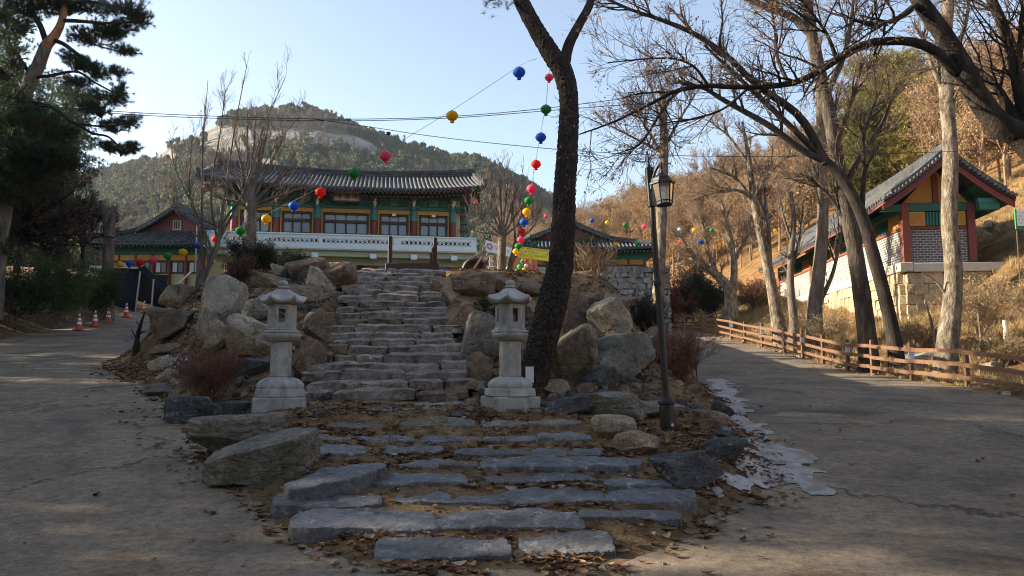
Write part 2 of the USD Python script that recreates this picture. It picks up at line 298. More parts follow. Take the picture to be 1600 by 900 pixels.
stone('rock_brown', (.105, .074, .05), (.18, .127, .086), (.26, .19, .13), lich=(.25, .24, .20))
stone('rock_grey', (.11, .097, .078), (.195, .175, .142), (.29, .262, .215))
stone('rock_pale', (.20, .165, .115), (.32, .272, .195), (.43, .375, .285), stain=(.10, .095, .09))
stone('rock_dark', (.05, .052, .055), (.085, .087, .09), (.135, .136, .138), lich=(.24, .25, .25))
stone('rock_moss', (.105, .098, .075), (.18, .17, .135), (.26, .25, .21), lich=(.13, .135, .065), stain=(.05, .055, .03))
stone('slate', (.058, .062, .066), (.112, .116, .122), (.18, .184, .19), lich=(.34, .335, .32), rnd=.22, rough=.5, spec=.5, bump=.95, scale=3.0, lf=(.56, .64), stain=(.085, .09, .10))
stone('step_stone', (.11, .088, .070), (.23, .19, .152), (.36, .31, .255), lich=(.38, .35, .31), stain=(.055, .048, .043), rnd=.24, rough=.7, spec=.4, scale=3.5)
stone('wall_stone', (.25, .185, .105), (.39, .30, .18), (.48, .385, .25), lich=(.44, .38, .28), stain=(.16, .12, .08), rnd=.22, scale=3)
stone('dry_stone', (.12, .115, .105), (.19, .18, .165), (.28, .27, .25), rnd=.3, scale=3)
stone('cut_granite', (.25, .25, .235), (.34, .337, .315), (.42, .415, .39), lich=(.17, .172, .155), stain=(.12, .12, .11), rnd=.04, scale=5, bump=.25, bsc=70., lf=(.60, .72), speck=.28)
mat('mountain_floor', [(.3, (.055, .048, .032)), (.5, (.10, .085, .055)), (.7, (.15, .125, .08))], scale=.12, rough=.95, bump=1, bscale=.6, spec=.1, big=(.02, .7, 1.3), dist=.6)
mat('mortar', [(.3, (.30, .25, .18)), (.7, (.42, .36, .27))], scale=8, rough=.95)
mat('lantern_hole', [(.3, (.01, .01, .01)), (.7, (.02, .02, .02))], bump=0)
mat('granite_face', [(.25, (.07, .065, .06)), (.45, (.14, .128, .11)), (.6, (.22, .195, .165)), (.75, (.11, .10, .085))], scale=.06, rough=.9, bump=1, bscale=.25, dist=1.5, stretch=(1., 1., .35), big=(.02, .75, 1.2))
mat('bark_grey', [(.25, (.06, .05, .042)), (.5, (.14, .115, .09)), (.7, (.23, .19, .15))], scale=5, rough=.95, bump=1, bscale=15, stretch=(1, 1, .3), dist=.09, spec=.1)
mat('bark_pale', [(.3, (.06, .048, .035)), (.5, (.17, .138, .10)), (.66, (.30, .25, .19))], scale=7, rough=.9, bump=1, bscale=15, stretch=(1, 1, .45), dist=.09, spec=.1)
mat('bark_brown', [(.25, (.03, .024, .019)), (.5, (.075, .06, .047)), (.7, (.15, .12, .095))], scale=7, rough=.95, bump=1, bscale=15, stretch=(1, 1, .3), dist=.09, spec=.1)
mat('bark_dark', [(.25, (.016, .014, .012)), (.5, (.036, .029, .024)), (.7, (.065, .052, .043))], scale=6, rough=.95, bump=1, bscale=24, stretch=(1, 1, .35), dist=.04, spec=.1)
mat('bark_pine', [(.25, (.026, .021, .018)), (.5, (.046, .037, .032)), (.7, (.075, .060, .052))], scale=7, rough=.95, bump=.9, bscale=30, stretch=(1, 1, .5), dist=.03, spec=.1)
mat('bark_red', [(.25, (.16, .07, .035)), (.5, (.30, .145, .075)), (.7, (.38, .21, .12))], scale=5, rough=.95, bump=.9, bscale=24, stretch=(1, 1, .5), dist=.03, spec=.1)
mat('bark_fissure', [(.3, (.014, .011, .010)), (.7, (.028, .022, .018))], scale=8, rough=.98, bump=.5)
mat('twig', [(.3, (.10, .075, .058)), (.7, (.20, .15, .115))], scale=3, rough=.9, bump=0, spec=.1)
mat('twig_tan', [(.3, (.15, .10, .065)), (.7, (.28, .195, .125))], scale=2, rough=.9, bump=0, spec=.1)
mat('twig_red', [(.3, (.11, .055, .040)), (.7, (.20, .11, .08))], scale=3, rough=.9, bump=0, spec=.1)
mat('twig_dark', [(.3, (.045, .036, .03)), (.7, (.09, .07, .056))], scale=3, rough=.9, bump=0, spec=.1)
leafmat('needle', [(0, (.025, .045, .022)), (.5, (.045, .075, .032)), (1, (.075, .10, .04))], .2)
leafmat('needle_yellow', [(0, (.085, .085, .018)), (.5, (.16, .145, .03)), (1, (.23, .19, .05))], .25)
leafmat('far_needle', [(0, (.040, .055, .028)), (.5, (.075, .085, .038)), (1, (.12, .115, .05))], .2)
leafmat('bush_leaf', [(0, (.03, .065, .018)), (.5, (.055, .105, .028)), (1, (.09, .14, .04))], .35)
leafmat('evergreen_leaf', [(0, (.015, .028, .014)), (.6, (.03, .05, .022)), (1, (.05, .07, .03))], .2)
leafmat('brown_leaf', [(0, (.11, .045, .022)), (.4, (.21, .095, .04)), (.75, (.32, .165, .07)), (1, (.40, .25, .13))], .35)
leafmat('oak_leaf', [(0, (.12, .066, .032)), (.4, (.205, .124, .060)), (.75, (.29, .19, .094)), (1, (.37, .265, .15))], .35)
leafmat('litter_leaf', [(0, (.06, .028, .016)), (.35, (.13, .060, .030)), (.7, (.21, .115, .058)), (.92, (.30, .20, .11)), (1, (.42, .34, .24))], .15, .8)
leafmat('dry_grass', [(0, (.19, .13, .06)), (.5, (.31, .225, .105)), (1, (.44, .335, .17))], .3)
leafmat('red_leaf', [(0, (.14, .03, .028)), (.6, (.24, .055, .045)), (1, (.30, .12, .08))], .3)
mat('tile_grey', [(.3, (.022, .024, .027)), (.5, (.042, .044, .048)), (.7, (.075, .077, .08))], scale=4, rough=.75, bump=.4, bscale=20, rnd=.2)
mat('tile_pale_lit', [(.3, (.035, .036, .038)), (.5, (.075, .074, .072)), (.7, (.14, .135, .125))], scale=4, rough=.8, bump=.4, bscale=20, rnd=.2)  # lighter copy of the grey tile: sunlight on the rows put into colour
plain('plaster_white', (.62, .66, .64), .8); plain('balcony_white', (.50, .58, .57), .7, var=.06, scale=1.5); plain('beam_green', (.32, .38, .28), .7)
plain('paint_red', (.15, .032, .028), .6); plain('paint_orange_red', (.19, .045, .025), .6); plain('paint_green', (.02, .115, .08), .6); plain('paint_teal', (.035, .17, .15), .6, var=.3, scale=9)
plain('paint_ochre', (.40, .20, .035), .65); plain('paint_yellow', (.44, .27, .06), .7); plain('wall_cream', (.40, .36, .20), .8); plain('paint_blue', (.16, .25, .55), .6); plain('paint_pale_blue', (.42, .52, .70), .6)
plain('timber_dark', (.040, .022, .018), .6, var=.3); plain('timber_brown', (.10, .058, .036), .7, var=.3); plain('timber_orange', (.42, .17, .06), .6); plain('fence_brown', (.135, .068, .034), .65, var=.3)
plain('bracket_white', (.42, .42, .38), .7, var=.3, scale=14); plain('plaque_pale', (.42, .34, .25), .7); plain('ink', (.03, .02, .018), .6)
plain('concrete_white', (.42, .38, .31), .85, bump=.3); plain('black_iron', (.012, .012, .013), .45, .5, bump=.15); plain('steel', (.35, .36, .38), .4, metallic=.6)
plain('tarp', (.018, .021, .028), .8, .2, bump=.4); plain('cone_orange', (.55, .07, .02), .5); plain('cone_white', (.75, .75, .72), .4); plain('banner_yellow', (.72, .66, .04), .6, var=.05); plain('banner_violet', (.20, .16, .50), .6); plain('banner_mauve', (.45, .25, .55), .6)
plain('sign_white', (.66, .70, .66), .6, var=.05); plain('sign_mint', (.55, .66, .62), .6, var=.08); plain('sign_purple', (.30, .15, .42), .6); plain('sign_wood', (.42, .31, .22), .7); plain('paper_white', (.66, .64, .68), .7, var=.05); plain('sign_green', (.03, .22, .07), .6); plain('wire_black', (.012, .012, .012), .6); plain('cord_grey', (.16, .15, .14), .8)
mat('ice_white', [(.36, (.15, .125, .095)), (.46, (.20, .185, .165)), (.56, (.285, .282, .275)), (.7, (.19, .175, .15))], scale=3.2, rough=.45, spec=.4, bump=.4, detail=8.0); plain('board_green', (.03, .22, .06), .5)
LC = {'red': (.72, .035, .025), 'blue': (.025, .14, .55), 'yellow': (.78, .50, .015), 'green': (.02, .30, .055), 'pink': (.75, .10, .20), 'violet': (.30, .12, .45), 'orange': (.75, .22, .04), 'white': (.6, .6, .62)}
for k_, c_ in LC.items(): leafmat('lantern_' + k_, [(0, np.array(c_) * .92), (1, np.minimum(np.array(c_) * 1.05, .95))], .45, .6)
# brick far-off wall of the shed, window glass, lamp glass
def brickmat(name, c1, c2, mo, axes, ms=.0065):
    usdkit.material(stage, '/World/Looks/' + name, {
        'g': ('geometry', {}), 's': ('separate_xyz', {}), 'c': ('combine_xyz', {}),
        'k': ('brick_texture', {'color1': c1, 'color2': c2, 'mortar': mo, 'scale': 1.0, 'mortar_size': ms, 'mortar_smooth': .2, 'brick_width': .27, 'row_height': .112, 'bias': 0.}),
        'p': ('principled_bsdf', {'roughness': .85}), 'b': ('bump', {'strength': .6, 'distance': .01, 'invert': True})},
        [('g.position', 's.vector'), (f's.{axes}', 'c.x'), ('s.z', 'c.y'), ('c.vector', 'k.vector'), ('k.color', 'p.base_color'), ('k.fac', 'b.height'), ('b.normal', 'p.normal')], surface='p.BSDF')
brickmat('brick_lit_y', (.11, .103, .10), (.16, .15, .145), (.46, .43, .37), 'y', .017); brickmat('brick_shade_x', (.07, .065, .068), (.11, .102, .10), (.50, .47, .43), 'x', .010)  # same brick: lighter copy for the sunlit side, darker for the gable shade
usdkit.material(stage, '/World/Looks/pane_glass', {'t': ('principled_bsdf', {'base_color': (.16, .18, .20), 'roughness': .12, 'specular_ior_level': .6})}, [], surface='t.BSDF')
usdkit.material(stage, '/World/Looks/screen_paper', {'t': ('principled_bsdf', {'base_color': (.42, .45, .47), 'roughness': .5})}, [], surface='t.BSDF')
usdkit.material(stage, '/World/Looks/lamp_glass', {'f': ('fresnel', {'IOR': 1.45}), 't': ('translucent_bsdf', {'color': (.85, .85, .85)}), 'tr': ('transparent_bsdf', {'color': (.62, .63, .64)}), 'a': ('mix_closure', {'fac': .22}), 'g': ('glossy_bsdf', {'color': (1, 1, 1), 'roughness': .08}), 'm': ('mix_closure', {})},
                 [('t.BSDF', 'a.closure2'), ('tr.BSDF', 'a.closure1'), ('f.fac', 'm.fac'), ('a.closure', 'm.closure1'), ('g.BSDF', 'm.closure2')], surface='m.closure')

# ------------------------------------------------------------------ the lie of the land
ISLAND = Polygon([(-1.15, 6.35), (.75, 6.35), (1.7, 7.4), (2.05, 8.2), (3.0, 9.2), (3.7, 11.3), (4.3, 15), (4.85, 19), (6.3, 28), (7.8, 38), (8.6, 46), (8.8, 56), (8.8, 75), (-24, 75), (-21.5, 47), (-19.3, 42), (-14.6, 31), (-11.4, 22), (-7.5, 16.5), (-4.2, 11), (-2.95, 8.8), (-2.0, 7.3)])
def sdf_island(x, y):
    p = shapely.points(np.asarray(x, float), np.asarray(y, float)); d = shapely.distance(ISLAND.exterior, p); return np.where(shapely.contains(ISLAND, p), d, -d)
ZL = ([-60, 6, 7, 12, 22, 31, 35, 42, 50, 70, 120, 240], [-.4, 0, .02, .52, 1.65, 2.8, 3.35, 4.4, 5.0, 6, 11, 24])
ZR = ([-60, 6, 8, 12, 20, 23, 27.5, 31.6, 36.6, 47.6, 52, 70, 120, 240], [-.4, 0, .06, .4, 1.1, 1.22, 1.5, 2.0, 2.56, 3.75, 4.1, 6, 9, 12])
ZM = ([5, 6.3, 12.7, 13.8, 22.2, 28, 40, 48, 70, 120, 240], [-.05, 0, .93, 1.0, 4.40, 4.65, 5.2, 5.5, 6.5, 11, 24])
XB = ([-60, 50, 62, 75, 100, 140, 200, 300, 500], [12.6, 12.6, 13, 12, 6, -8, -30, -65, -120])
SKY = np.array([(-700, 400), (-300, 330), (0, 300), (130, 275), (180, 262), (225, 247), (260, 214), (300, 194), (340, 179), (380, 168), (430, 163), (480, 166), (520, 178), (560, 198), (600, 214), (650, 230), (700, 247), (740, 251), (770, 262), (800, 280), (830, 293), (860, 306), (900, 325), (1000, 380), (1200, 470), (2600, 500)], float)
YR = 420.0
def H(x, y):
    x, y = np.broadcast_arrays(np.asarray(x, float), np.asarray(y, float)); sh = x.shape; x, y = x.ravel(), y.ravel()
    road = np.interp(y, *ZL) + (np.interp(y, *ZR) - np.interp(y, *ZL)) * sstep(-5, 5, x)
    z = road
    near = (np.abs(x) < 40) & (y > 4) & (y < 80)
    s = np.full(x.shape, -9.0); s[near] = sdf_island(x[near], y[near])
    w = np.interp(y, [6, 9, 14, 20, 30], [.3, .5, 1.6, 3.2, 3.5])
    m = sstep(-.05, 1, s / w)
    zm = np.interp(y, *ZM) + 2.1 * sstep(49.6, 50.6, y) * sstep(1, 3, x) * (1 - sstep(75, 110, y))
    zm = zm - np.where((y > 14) & (y < 22.5) & (x > -4.6) & (x < np.interp(y, [13.8, 22.2], [-.5, -1.85])), .22, 0)        # bed of the stone stairs
    z = z + (zm - z) * m
    z = z + .10 * (meshkit.fbm(np.stack([x * .8, y * .8, x * 0], -1), 3, 3) - .5) * sstep(.2, 1.5, s)
    lb = np.maximum(0, -20.6 - x); z = z + .22 * lb / (1 + lb * .02) * sstep(15, 25, y) + .1 * np.minimum(lb, 4)
    r = x - np.interp(y, *XB); rp = np.maximum(r, 0)
    hill = .30 * np.minimum(rp, 5.0) * sstep(-2, 1.0, rp) + 38 * (1 - np.exp(-.72 * np.maximum(rp - 5.0, 0) * sstep(-4, 5, rp - 5.0) / 38))
    hill = hill * (1 + .16 * (meshkit.fbm(np.stack([x / 26, y / 26, x * 0 + 3], -1), 4, 11) - .5) * sstep(6, 20, rp))
    far = sstep(60, 130, y); hill = hill * (1 - .08 * far)
    z = z + hill + 1.3 * sstep(6, 14, rp) * (meshkit.fbm(np.stack([x / 5, y / 5, x * 0], -1), 3, 5) - .5)
    # the mountain: its ridge stands at y = 420 where the photograph shows the skyline
    X = 800 + FPX * x / np.maximum(y, 100.); ridge = 1.6 + (575 - np.interp(X, SKY[:, 0], SKY[:, 1])) / FPX * YR
    t = (y - 118) / (YR - 118); prof = np.where(t < 1, np.clip(t, 0, 1) ** 1.25, np.exp(-(t - 1) ** 2 * 3))
    mt = 8 + (ridge - 8) * prof + (meshkit.fbm(np.stack([x / 38, y / 38, x * 0 + 7], -1), 5, 21) - .5) * 30 * np.clip(t, 0, 1) * np.clip(1.25 - t, .15, 1) * 1.0
    z = np.where(y > 110, np.maximum(z, mt - 6 * (1 - sstep(118, 150, y))), z)
    return z.reshape(sh)
def hz(x, y): return float(H(np.array([x]), np.array([y]))[0])
def drop(px, py, lo=5.5, hi=70):
    """where the ray through (px, py) first meets the ground"""
    ds = np.geomspace(lo, hi, 700); pts = np.array([P(px, py, d) for d in ds]); u = pts[:, 2] - H(pts[:, 0], pts[:, 1])
    k = np.nonzero(u < 0)[0]; return pts[k[0]] if len(k) else pts[-1]
def sheet(xs, ys, dz=0.0, zf=None):
    X, Y = np.meshgrid(xs, ys, indexing='ij'); Z = H(X, Y) + dz if zf is None else zf(X, Y); n2 = len(ys)
    i, j = np.meshgrid(np.arange(len(xs) - 1), np.arange(n2 - 1), indexing='ij'); q = (i * n2 + j).ravel()
    f = np.vstack([np.stack([q, q + n2, q + n2 + 1], 1), np.stack([q, q + n2 + 1, q + 1], 1)])
    return trimesh.Trimesh(np.stack([X, Y, Z], -1).reshape(-1, 3), f, process=False)
def road_sdf(x, y):
    x = np.asarray(x, float); y = np.asarray(y, float)
    e = -sdf_island(x, y) + .05
    right = 11.45 - x; left = x - np.interp(y, [-60, 18, 30, 40, 60], [-18.5, -18.5, -19.7, -20.8, -23])
    n = .18 * (meshkit.fbm(np.stack([x * 1.1, y * 1.1, x * 0], -1), 4, 2) - .5)
    far = np.where(x > 0, 53.5 - y, 47 - y)
    return np.minimum.reduce([e + n, right + n, left + 2 * n, far])
ys_ = np.unique(np.concatenate([np.linspace(-60, -5, 20), np.linspace(-5, 32, 150), np.linspace(32, 60, 70), np.linspace(60, 122, 50)]))
xs_ = np.unique(np.concatenate([np.linspace(-160, -50, 20), np.linspace(-50, -24, 40), np.linspace(-24, 13, 150)]))
def zground(X, Y):
    Z = H(X, Y); nr = (np.abs(X) < 26) & (Y > -60) & (Y < 60); r = np.full(X.shape, -9.0); r[nr] = road_sdf(X[nr], Y[nr])
    return Z - .07 * sstep(-.02, .5, r)
obj('ground', sheet(xs_, ys_, zf=zground), 'soil', smooth=True, kind='structure', label='brown soil ground of the rockery and verges')
xs2 = np.concatenate([np.linspace(13, 26, 50), np.linspace(26.5, 70, 60), np.linspace(72, 200, 40)])
obj('hillside', sheet(xs2, ys_), 'leaf_litter', smooth=True, kind='structure', label='steep hillside covered in brown leaf litter')
g = sheet(np.linspace(-420, 420, 210), np.concatenate([np.linspace(119, 430, 110), np.linspace(436, 640, 25)]), -.15)
MV = np.asarray(g.vertices)
def rockmask(v):
    """bare granite on the mountain, patches with a shape of their own"""
    q = 800 + FPX * v[:, 0] / v[:, 1]; e = 575 - FPX * (v[:, 2] - 1.6) / v[:, 1]; m = np.zeros(len(v))
    for cx, cy, rx, ry, a in ((300, 205, 48, 15, -.35), (350, 215, 60, 28, .1), (245, 240, 30, 16, -.5), (505, 212, 34, 16, .15), (565, 226, 42, 14, .4), (495, 245, 22, 11, .2), (430, 205, 36, 14, .1), (570, 262, 30, 8, 0), (400, 250, 34, 14, .2)):
        dx, dy = q - cx, e - cy; u = dx * math.cos(a) + dy * math.sin(a); w = -dx * math.sin(a) + dy * math.cos(a)
        m = np.maximum(m, 1.35 - np.sqrt((u / rx) ** 2 + (w / ry) ** 2))
    return m + 1.7 * (meshkit.fbm(v / 13.0, 4, 31) - .5)
rm = rockmask(MV)[g.faces].mean(1); inr = rm > .52
obj('mountain', trimesh.Trimesh(MV, g.faces[~inr], process=False), 'mountain_floor', smooth=True, kind='structure', label='wooded mountain closing the valley behind the temple')
obj('rock_face', trimesh.Trimesh(MV, g.faces[inr], process=False), 'granite_face', smooth=False, kind='structure', label='bare granite slabs on the mountain dome')
# road sheet, cut out of a grid along its edge
g = sheet(np.linspace(-24, 12, 190), np.concatenate([np.linspace(-25, 5, 40), np.linspace(5.2, 54, 260)]), zf=lambda X, Y: road_sdf(X, Y))
c = trimesh.intersections.slice_mesh_plane(g, (0, 0, 1), (0, 0, 0)); v = np.asarray(c.vertices).copy(); v[:, 2] = H(v[:, 0], v[:, 1]) + .004 + .012 * (meshkit.fbm(np.stack([v[:, 0], v[:, 1], v[:, 0] * 0], -1), 3, 8) - .5)
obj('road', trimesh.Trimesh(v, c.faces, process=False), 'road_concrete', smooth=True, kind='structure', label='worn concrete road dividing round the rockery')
# pale ice and lime on the road along the right edge of the rockery
ICEP = [(1108, 592), (1130, 592), (1150, 607), (1172, 632), (1180, 655), (1215, 690), (1262, 715), (1290, 752), (1318, 770), (1270, 778), (1225, 762), (1160, 770), (1120, 790), (1108, 770), (1150, 735), (1170, 700), (1140, 655), (1110, 610)]
icep = Polygon([tuple(drop(a, b)[:2]) for a, b in ICEP]).buffer(0)
bx_ = icep.bounds
def ice_sdf(X, Y):
    p = shapely.points(X, Y); d = shapely.distance(icep.boundary, p); d = np.where(shapely.contains(icep, p), d, -d)
    return np.minimum(d, .30) - .03 + .85 * (meshkit.fbm(np.stack([X * 3.1, Y * 2.4, X * 0 + 4], -1), 6, 14) - .5)
g = sheet(np.linspace(bx_[0] - .3, bx_[2] + .3, 130), np.linspace(bx_[1] - .3, bx_[3] + .3, 330), zf=ice_sdf)
c = trimesh.intersections.slice_mesh_plane(g, (0, 0, 1), (0, 0, 0)); v = np.asarray(c.vertices).copy(); v[:, 2] = H(v[:, 0], v[:, 1]) + .013 + .012 * np.clip(v[:, 2] * 4, 0, 1) ** .5
obj('ice', trimesh.Trimesh(v, c.faces, process=False), 'ice_white', smooth=True, kind='structure', label='thin whitish ice spilling onto the road beside the rockery')
# ================================================================== BUILDINGS
class Frame:
    def __init__(s, o, th): s.o = np.array([o[0], o[1], 0.0]); s.ax = np.array([math.cos(th), math.sin(th), 0]); s.ay = np.array([-math.sin(th), math.cos(th), 0])
    def w(s, p): p = np.asarray(p, float); return s.o + p[..., 0:1] * s.ax + p[..., 1:2] * s.ay + p[..., 2:3] * np.array([0, 0, 1.0])
    def m(s, mesh): return trimesh.Trimesh(s.w(np.asarray(mesh.vertices)), mesh.faces, process=False)
    def box(s, u0, u1, v0, v1, z0, z1, bev=.012): return s.m(rbox((u0, v0, z0), (u1, v1, z1), bev))
def surf(fn, us, ts, thick=.12):
    """closed slab under the surface fn(u, t) -> (u, v, z)"""
    U, T = np.meshgrid(us, ts, indexing='ij'); top = fn(U, T).reshape(-1, 3); bot = top - [0, 0, thick]; n2 = len(ts); n = len(top)
    i, j = np.meshgrid(np.arange(len(us) - 1), np.arange(n2 - 1), indexing='ij'); q = (i * n2 + j).ravel()
    f = np.vstack([np.stack([q, q + n2, q + n2 + 1], 1), np.stack([q, q + n2 + 1, q + 1], 1)])
    rim = np.concatenate([np.arange(n2), np.arange(1, len(us)) * n2 + n2 - 1, (len(us) - 1) * n2 + np.arange(n2 - 2, -1, -1), np.arange(len(us) - 2, 0, -1) * n2]); r2 = np.roll(rim, -1)
    return trimesh.Trimesh(np.vstack([top, bot]), np.vstack([f, f[:, ::-1] + n, np.stack([rim, rim + n, r2], 1), np.stack([r2, rim + n, r2 + n], 1)]), process=False)
def sweep_box(line, w, h, up=.0):
    """rectangular bar along a line of points (local frame), base on the line"""
    p = np.asarray(line, float); T = nrm(np.gradient(p, axis=0)); s = nrm(np.cross(T, [0, 0, 1.0]))
    w = np.broadcast_to(w, len(p))[:, None]; h = np.broadcast_to(h, len(p))[:, None]; z = np.array([0, 0, 1.0])
    ring = np.stack([p - s * w / 2, p + s * w / 2, p + s * w / 2 * .8 + z * h, p - s * w / 2 * .8 + z * h], 1).reshape(-1, 3); k = len(p); F = []
    for i in range(k - 1):
        for j in range(4):
            a, b = i * 4 + j, i * 4 + (j + 1) % 4; F += [[a, b, b + 4], [a, b + 4, a + 4]]
    e = (k - 1) * 4; F += [[0, 2, 1], [0, 3, 2], [e, e + 1, e + 2], [e, e + 2, e + 3]]
    return trimesh.Trimesh(ring, F, process=False)
def ribs(parent, fr, fn, us, t0, t1, m, r=.075, n=8, name='tile_row', disc=True):
    for k, u in enumerate(us):
        a, b = (t0, t1(u)) if callable(t1) else (t0, t1)
        p = fn(np.full(n, u), np.linspace(a, b, n)); p = p + [0, 0, r * .35]
        msh = tubes(p, np.full(n, r), 7, cap=True)
        obj(name, fr.m(msh), m, parent, smooth=40)

# ---------------------------------------------------------------- main hall
th = math.radians(9.5); h0 = P(320, 370, 46); F = Frame(h0, th); W = 16.3; GZ = hz(h0[0] + 8, h0[1] + 3) - .15
hall = thing('temple_hall', 'two storey temple hall with green eaves, red columns and white balcony above the stairs', 'temple', F.w([W / 2, 1.3, GZ]))
cols = [1.4, 3.9, 6.4, 9.9, 12.4, 14.9]
RB = 12.60
def hroof(u, t):
    u = np.asarray(u, float); q = np.clip((u - W / 2) / (W / 2 + .55), -1, 1); c = np.abs(q) ** 2.6
    ze = RB + .42 * c; zr = 14.75 + .34 * q ** 2
    return np.stack(np.broadcast_arrays(u, -.35 - .25 * c + (5.85 + .25 * c) * t, ze + (zr - ze) * np.sign(t) * np.abs(t) ** 1.22), -1)
def hroofb(u, t):
    p = hroof(u, t); p[..., 1] = 11.0 - p[..., 1]; return p
UR = np.linspace(-.55, W + .55, 40)
obj('roof', F.m(surf(hroof, UR, np.linspace(0, 1, 9), .16)), 'tile_grey', hall); obj('roof', F.m(surf(hroofb, UR, np.linspace(0, 1, 6), .16)), 'tile_grey', hall)
ribs(hall, F, hroof, np.arange(-.45, W + .5, .27), -.012, .985, 'tile_pale_lit', .078)
obj('tile_ends', F.m(join([tubes(hroof(np.array([u, u]), np.array([-.016, -.002])) - [0, 0, .05], [.10, .10], 8, cap=True) for u in np.arange(-.315, W + .45, .27)])), 'tile_grey', hall, kind='stuff')
rid = hroof(UR, np.ones(40)); rid[:, 2] -= .05
ridge = obj('ridge', F.m(sweep_box(rid, .36, .46 + .12 * np.abs((UR - W / 2) / 8.7) ** 2)), 'tile_grey', hall)
for k in range(3): obj('ridge_course', F.m(sweep_box(rid + [0, 0, .1 + .13 * k], .40, .035)), 'tile_pale_lit', ridge)
for u in (UR[0] + .1, UR[-1] - .1):
    e = hroof(np.array(u), np.array(1.0)); obj('ridge_finial', F.m(rock(e + [0, 0, .62], (.42, .34, .62), 5, .12, 3, .4, cuts=4)), 'tile_grey', hall)
    line = hroof(np.full(9, u), np.linspace(.12, 1, 9)); s_ = 1 if u > 5 else -1
    obj('gable_ridge', F.m(sweep_box(line + [.0, 0, .02], .30, .30)), 'tile_grey', hall); obj('gable_plaster', F.m(sweep_box(line + [s_ * .19, 0, -.06], .05, .34)), 'plaster_white', hall)
    line2 = hroofb(np.full(9, u), np.linspace(.12, 1, 9)); obj('gable_ridge', F.m(sweep_box(line2 + [0, 0, .02], .30, .30)), 'tile_grey', hall)
    cpt = hroof(np.array(u), np.array(.03)); obj('corner_tile', F.m(rock(cpt + [0, 0, .20], (.34, .40, .50), 8, .1, 3, .4, cuts=4)), 'tile_grey', hall)
    bb = Polygon([(0.2, RB - .2), (5.5, 14.6), (10.8, RB - .2), (10.8, RB - .6), (5.5, 14.0), (.2, RB - .6)])
    g_ = trimesh.creation.extrude_polygon(bb, .06, engine='earcut'); v_ = np.asarray(g_.vertices); g_ = trimesh.Trimesh(np.stack([v_[:, 2] + u - .03 - s_ * .22, v_[:, 0], v_[:, 1]], 1), g_.faces, process=False); obj('bargeboard', F.m(g_), 'paint_red', hall)
# rafters: two tiers, too fine to pick apart
raf = []
for u in np.arange(-.4, W + .42, .27):
    a = hroof(np.array(u), np.array(0.012)); b = np.array([u, 1.75, RB + .62]); raf.append(tubes(np.stack([a - [0, 0, .24], b - [0, 0, .06]]), [.062, .062], 6, cap=True))
obj('rafters', F.m(join(raf)), 'paint_green', hall, kind='stuff')
raf = []
for u in np.arange(-.265, W + .42, .27):
    a = hroof(np.array(u), np.array(0.09)); b = np.array([u, 1.75, RB + .44]); raf.append(tubes(np.stack([a - [0, 0, .48], b - [0, 0, .26]]), [.07, .07], 6, cap=True))
obj('lower_rafters', F.m(join(raf)), 'paint_red', hall, kind='stuff')
obj('eave_board', F.m(surf(lambda u, t: hroof(u, t * .26) - [0, 0, .17], UR, np.linspace(0, 1, 4), .03)), 'paint_red', hall)
# upper storey, set back 1.3 m
V0 = 1.3; FZ = 8.95
obj('wall', F.box(.9, W - .9, V0 + .25, 9.6, GZ, 12.9), 'wall_cream', hall)
for i, u in enumerate(cols):
    obj('column', F.m(tubes(np.array([[u, V0, FZ], [u, V0, 12.0]]), [.215, .20], 14, cap=True)), 'paint_red', hall, smooth=50)
    obj('column_cap', F.m(tubes(np.array([[u, V0 - .015, 10.92], [u, V0 - .015, 11.62]]), [.235, .228], 14, cap=True)), 'paint_teal', hall, smooth=50)
    b = obj('bracket', F.box(u - .2, u + .2, V0 - .45, V0 + .1, 12.2, 12.42), 'paint_teal', hall)
    obj('bracket_head', F.m(rock(F.w([0, 0, 0]) * 0 + [u, V0 - .52, 12.0], (.26, .34, .62), 40 + i, .14, 2, .3)), 'bracket_white', b)
    obj('bracket_arm', F.box(u - .45, u + .45, V0 - .2, V0 - .06, 11.78, 11.92), 'paint_green', b); obj('bracket_block', F.box(u - .12, u + .12, V0 - .34, V0 - .2, 11.62, 11.8), 'paint_teal', b)
obj('beam', F.box(.9, W - .9, V0 - .1, V0 + .18, 11.62, 11.86), 'paint_green', hall); obj('beam', F.box(.7, W - .7, V0 - .14, V0 + .2, 12.42, 12.62), 'paint_green', hall)
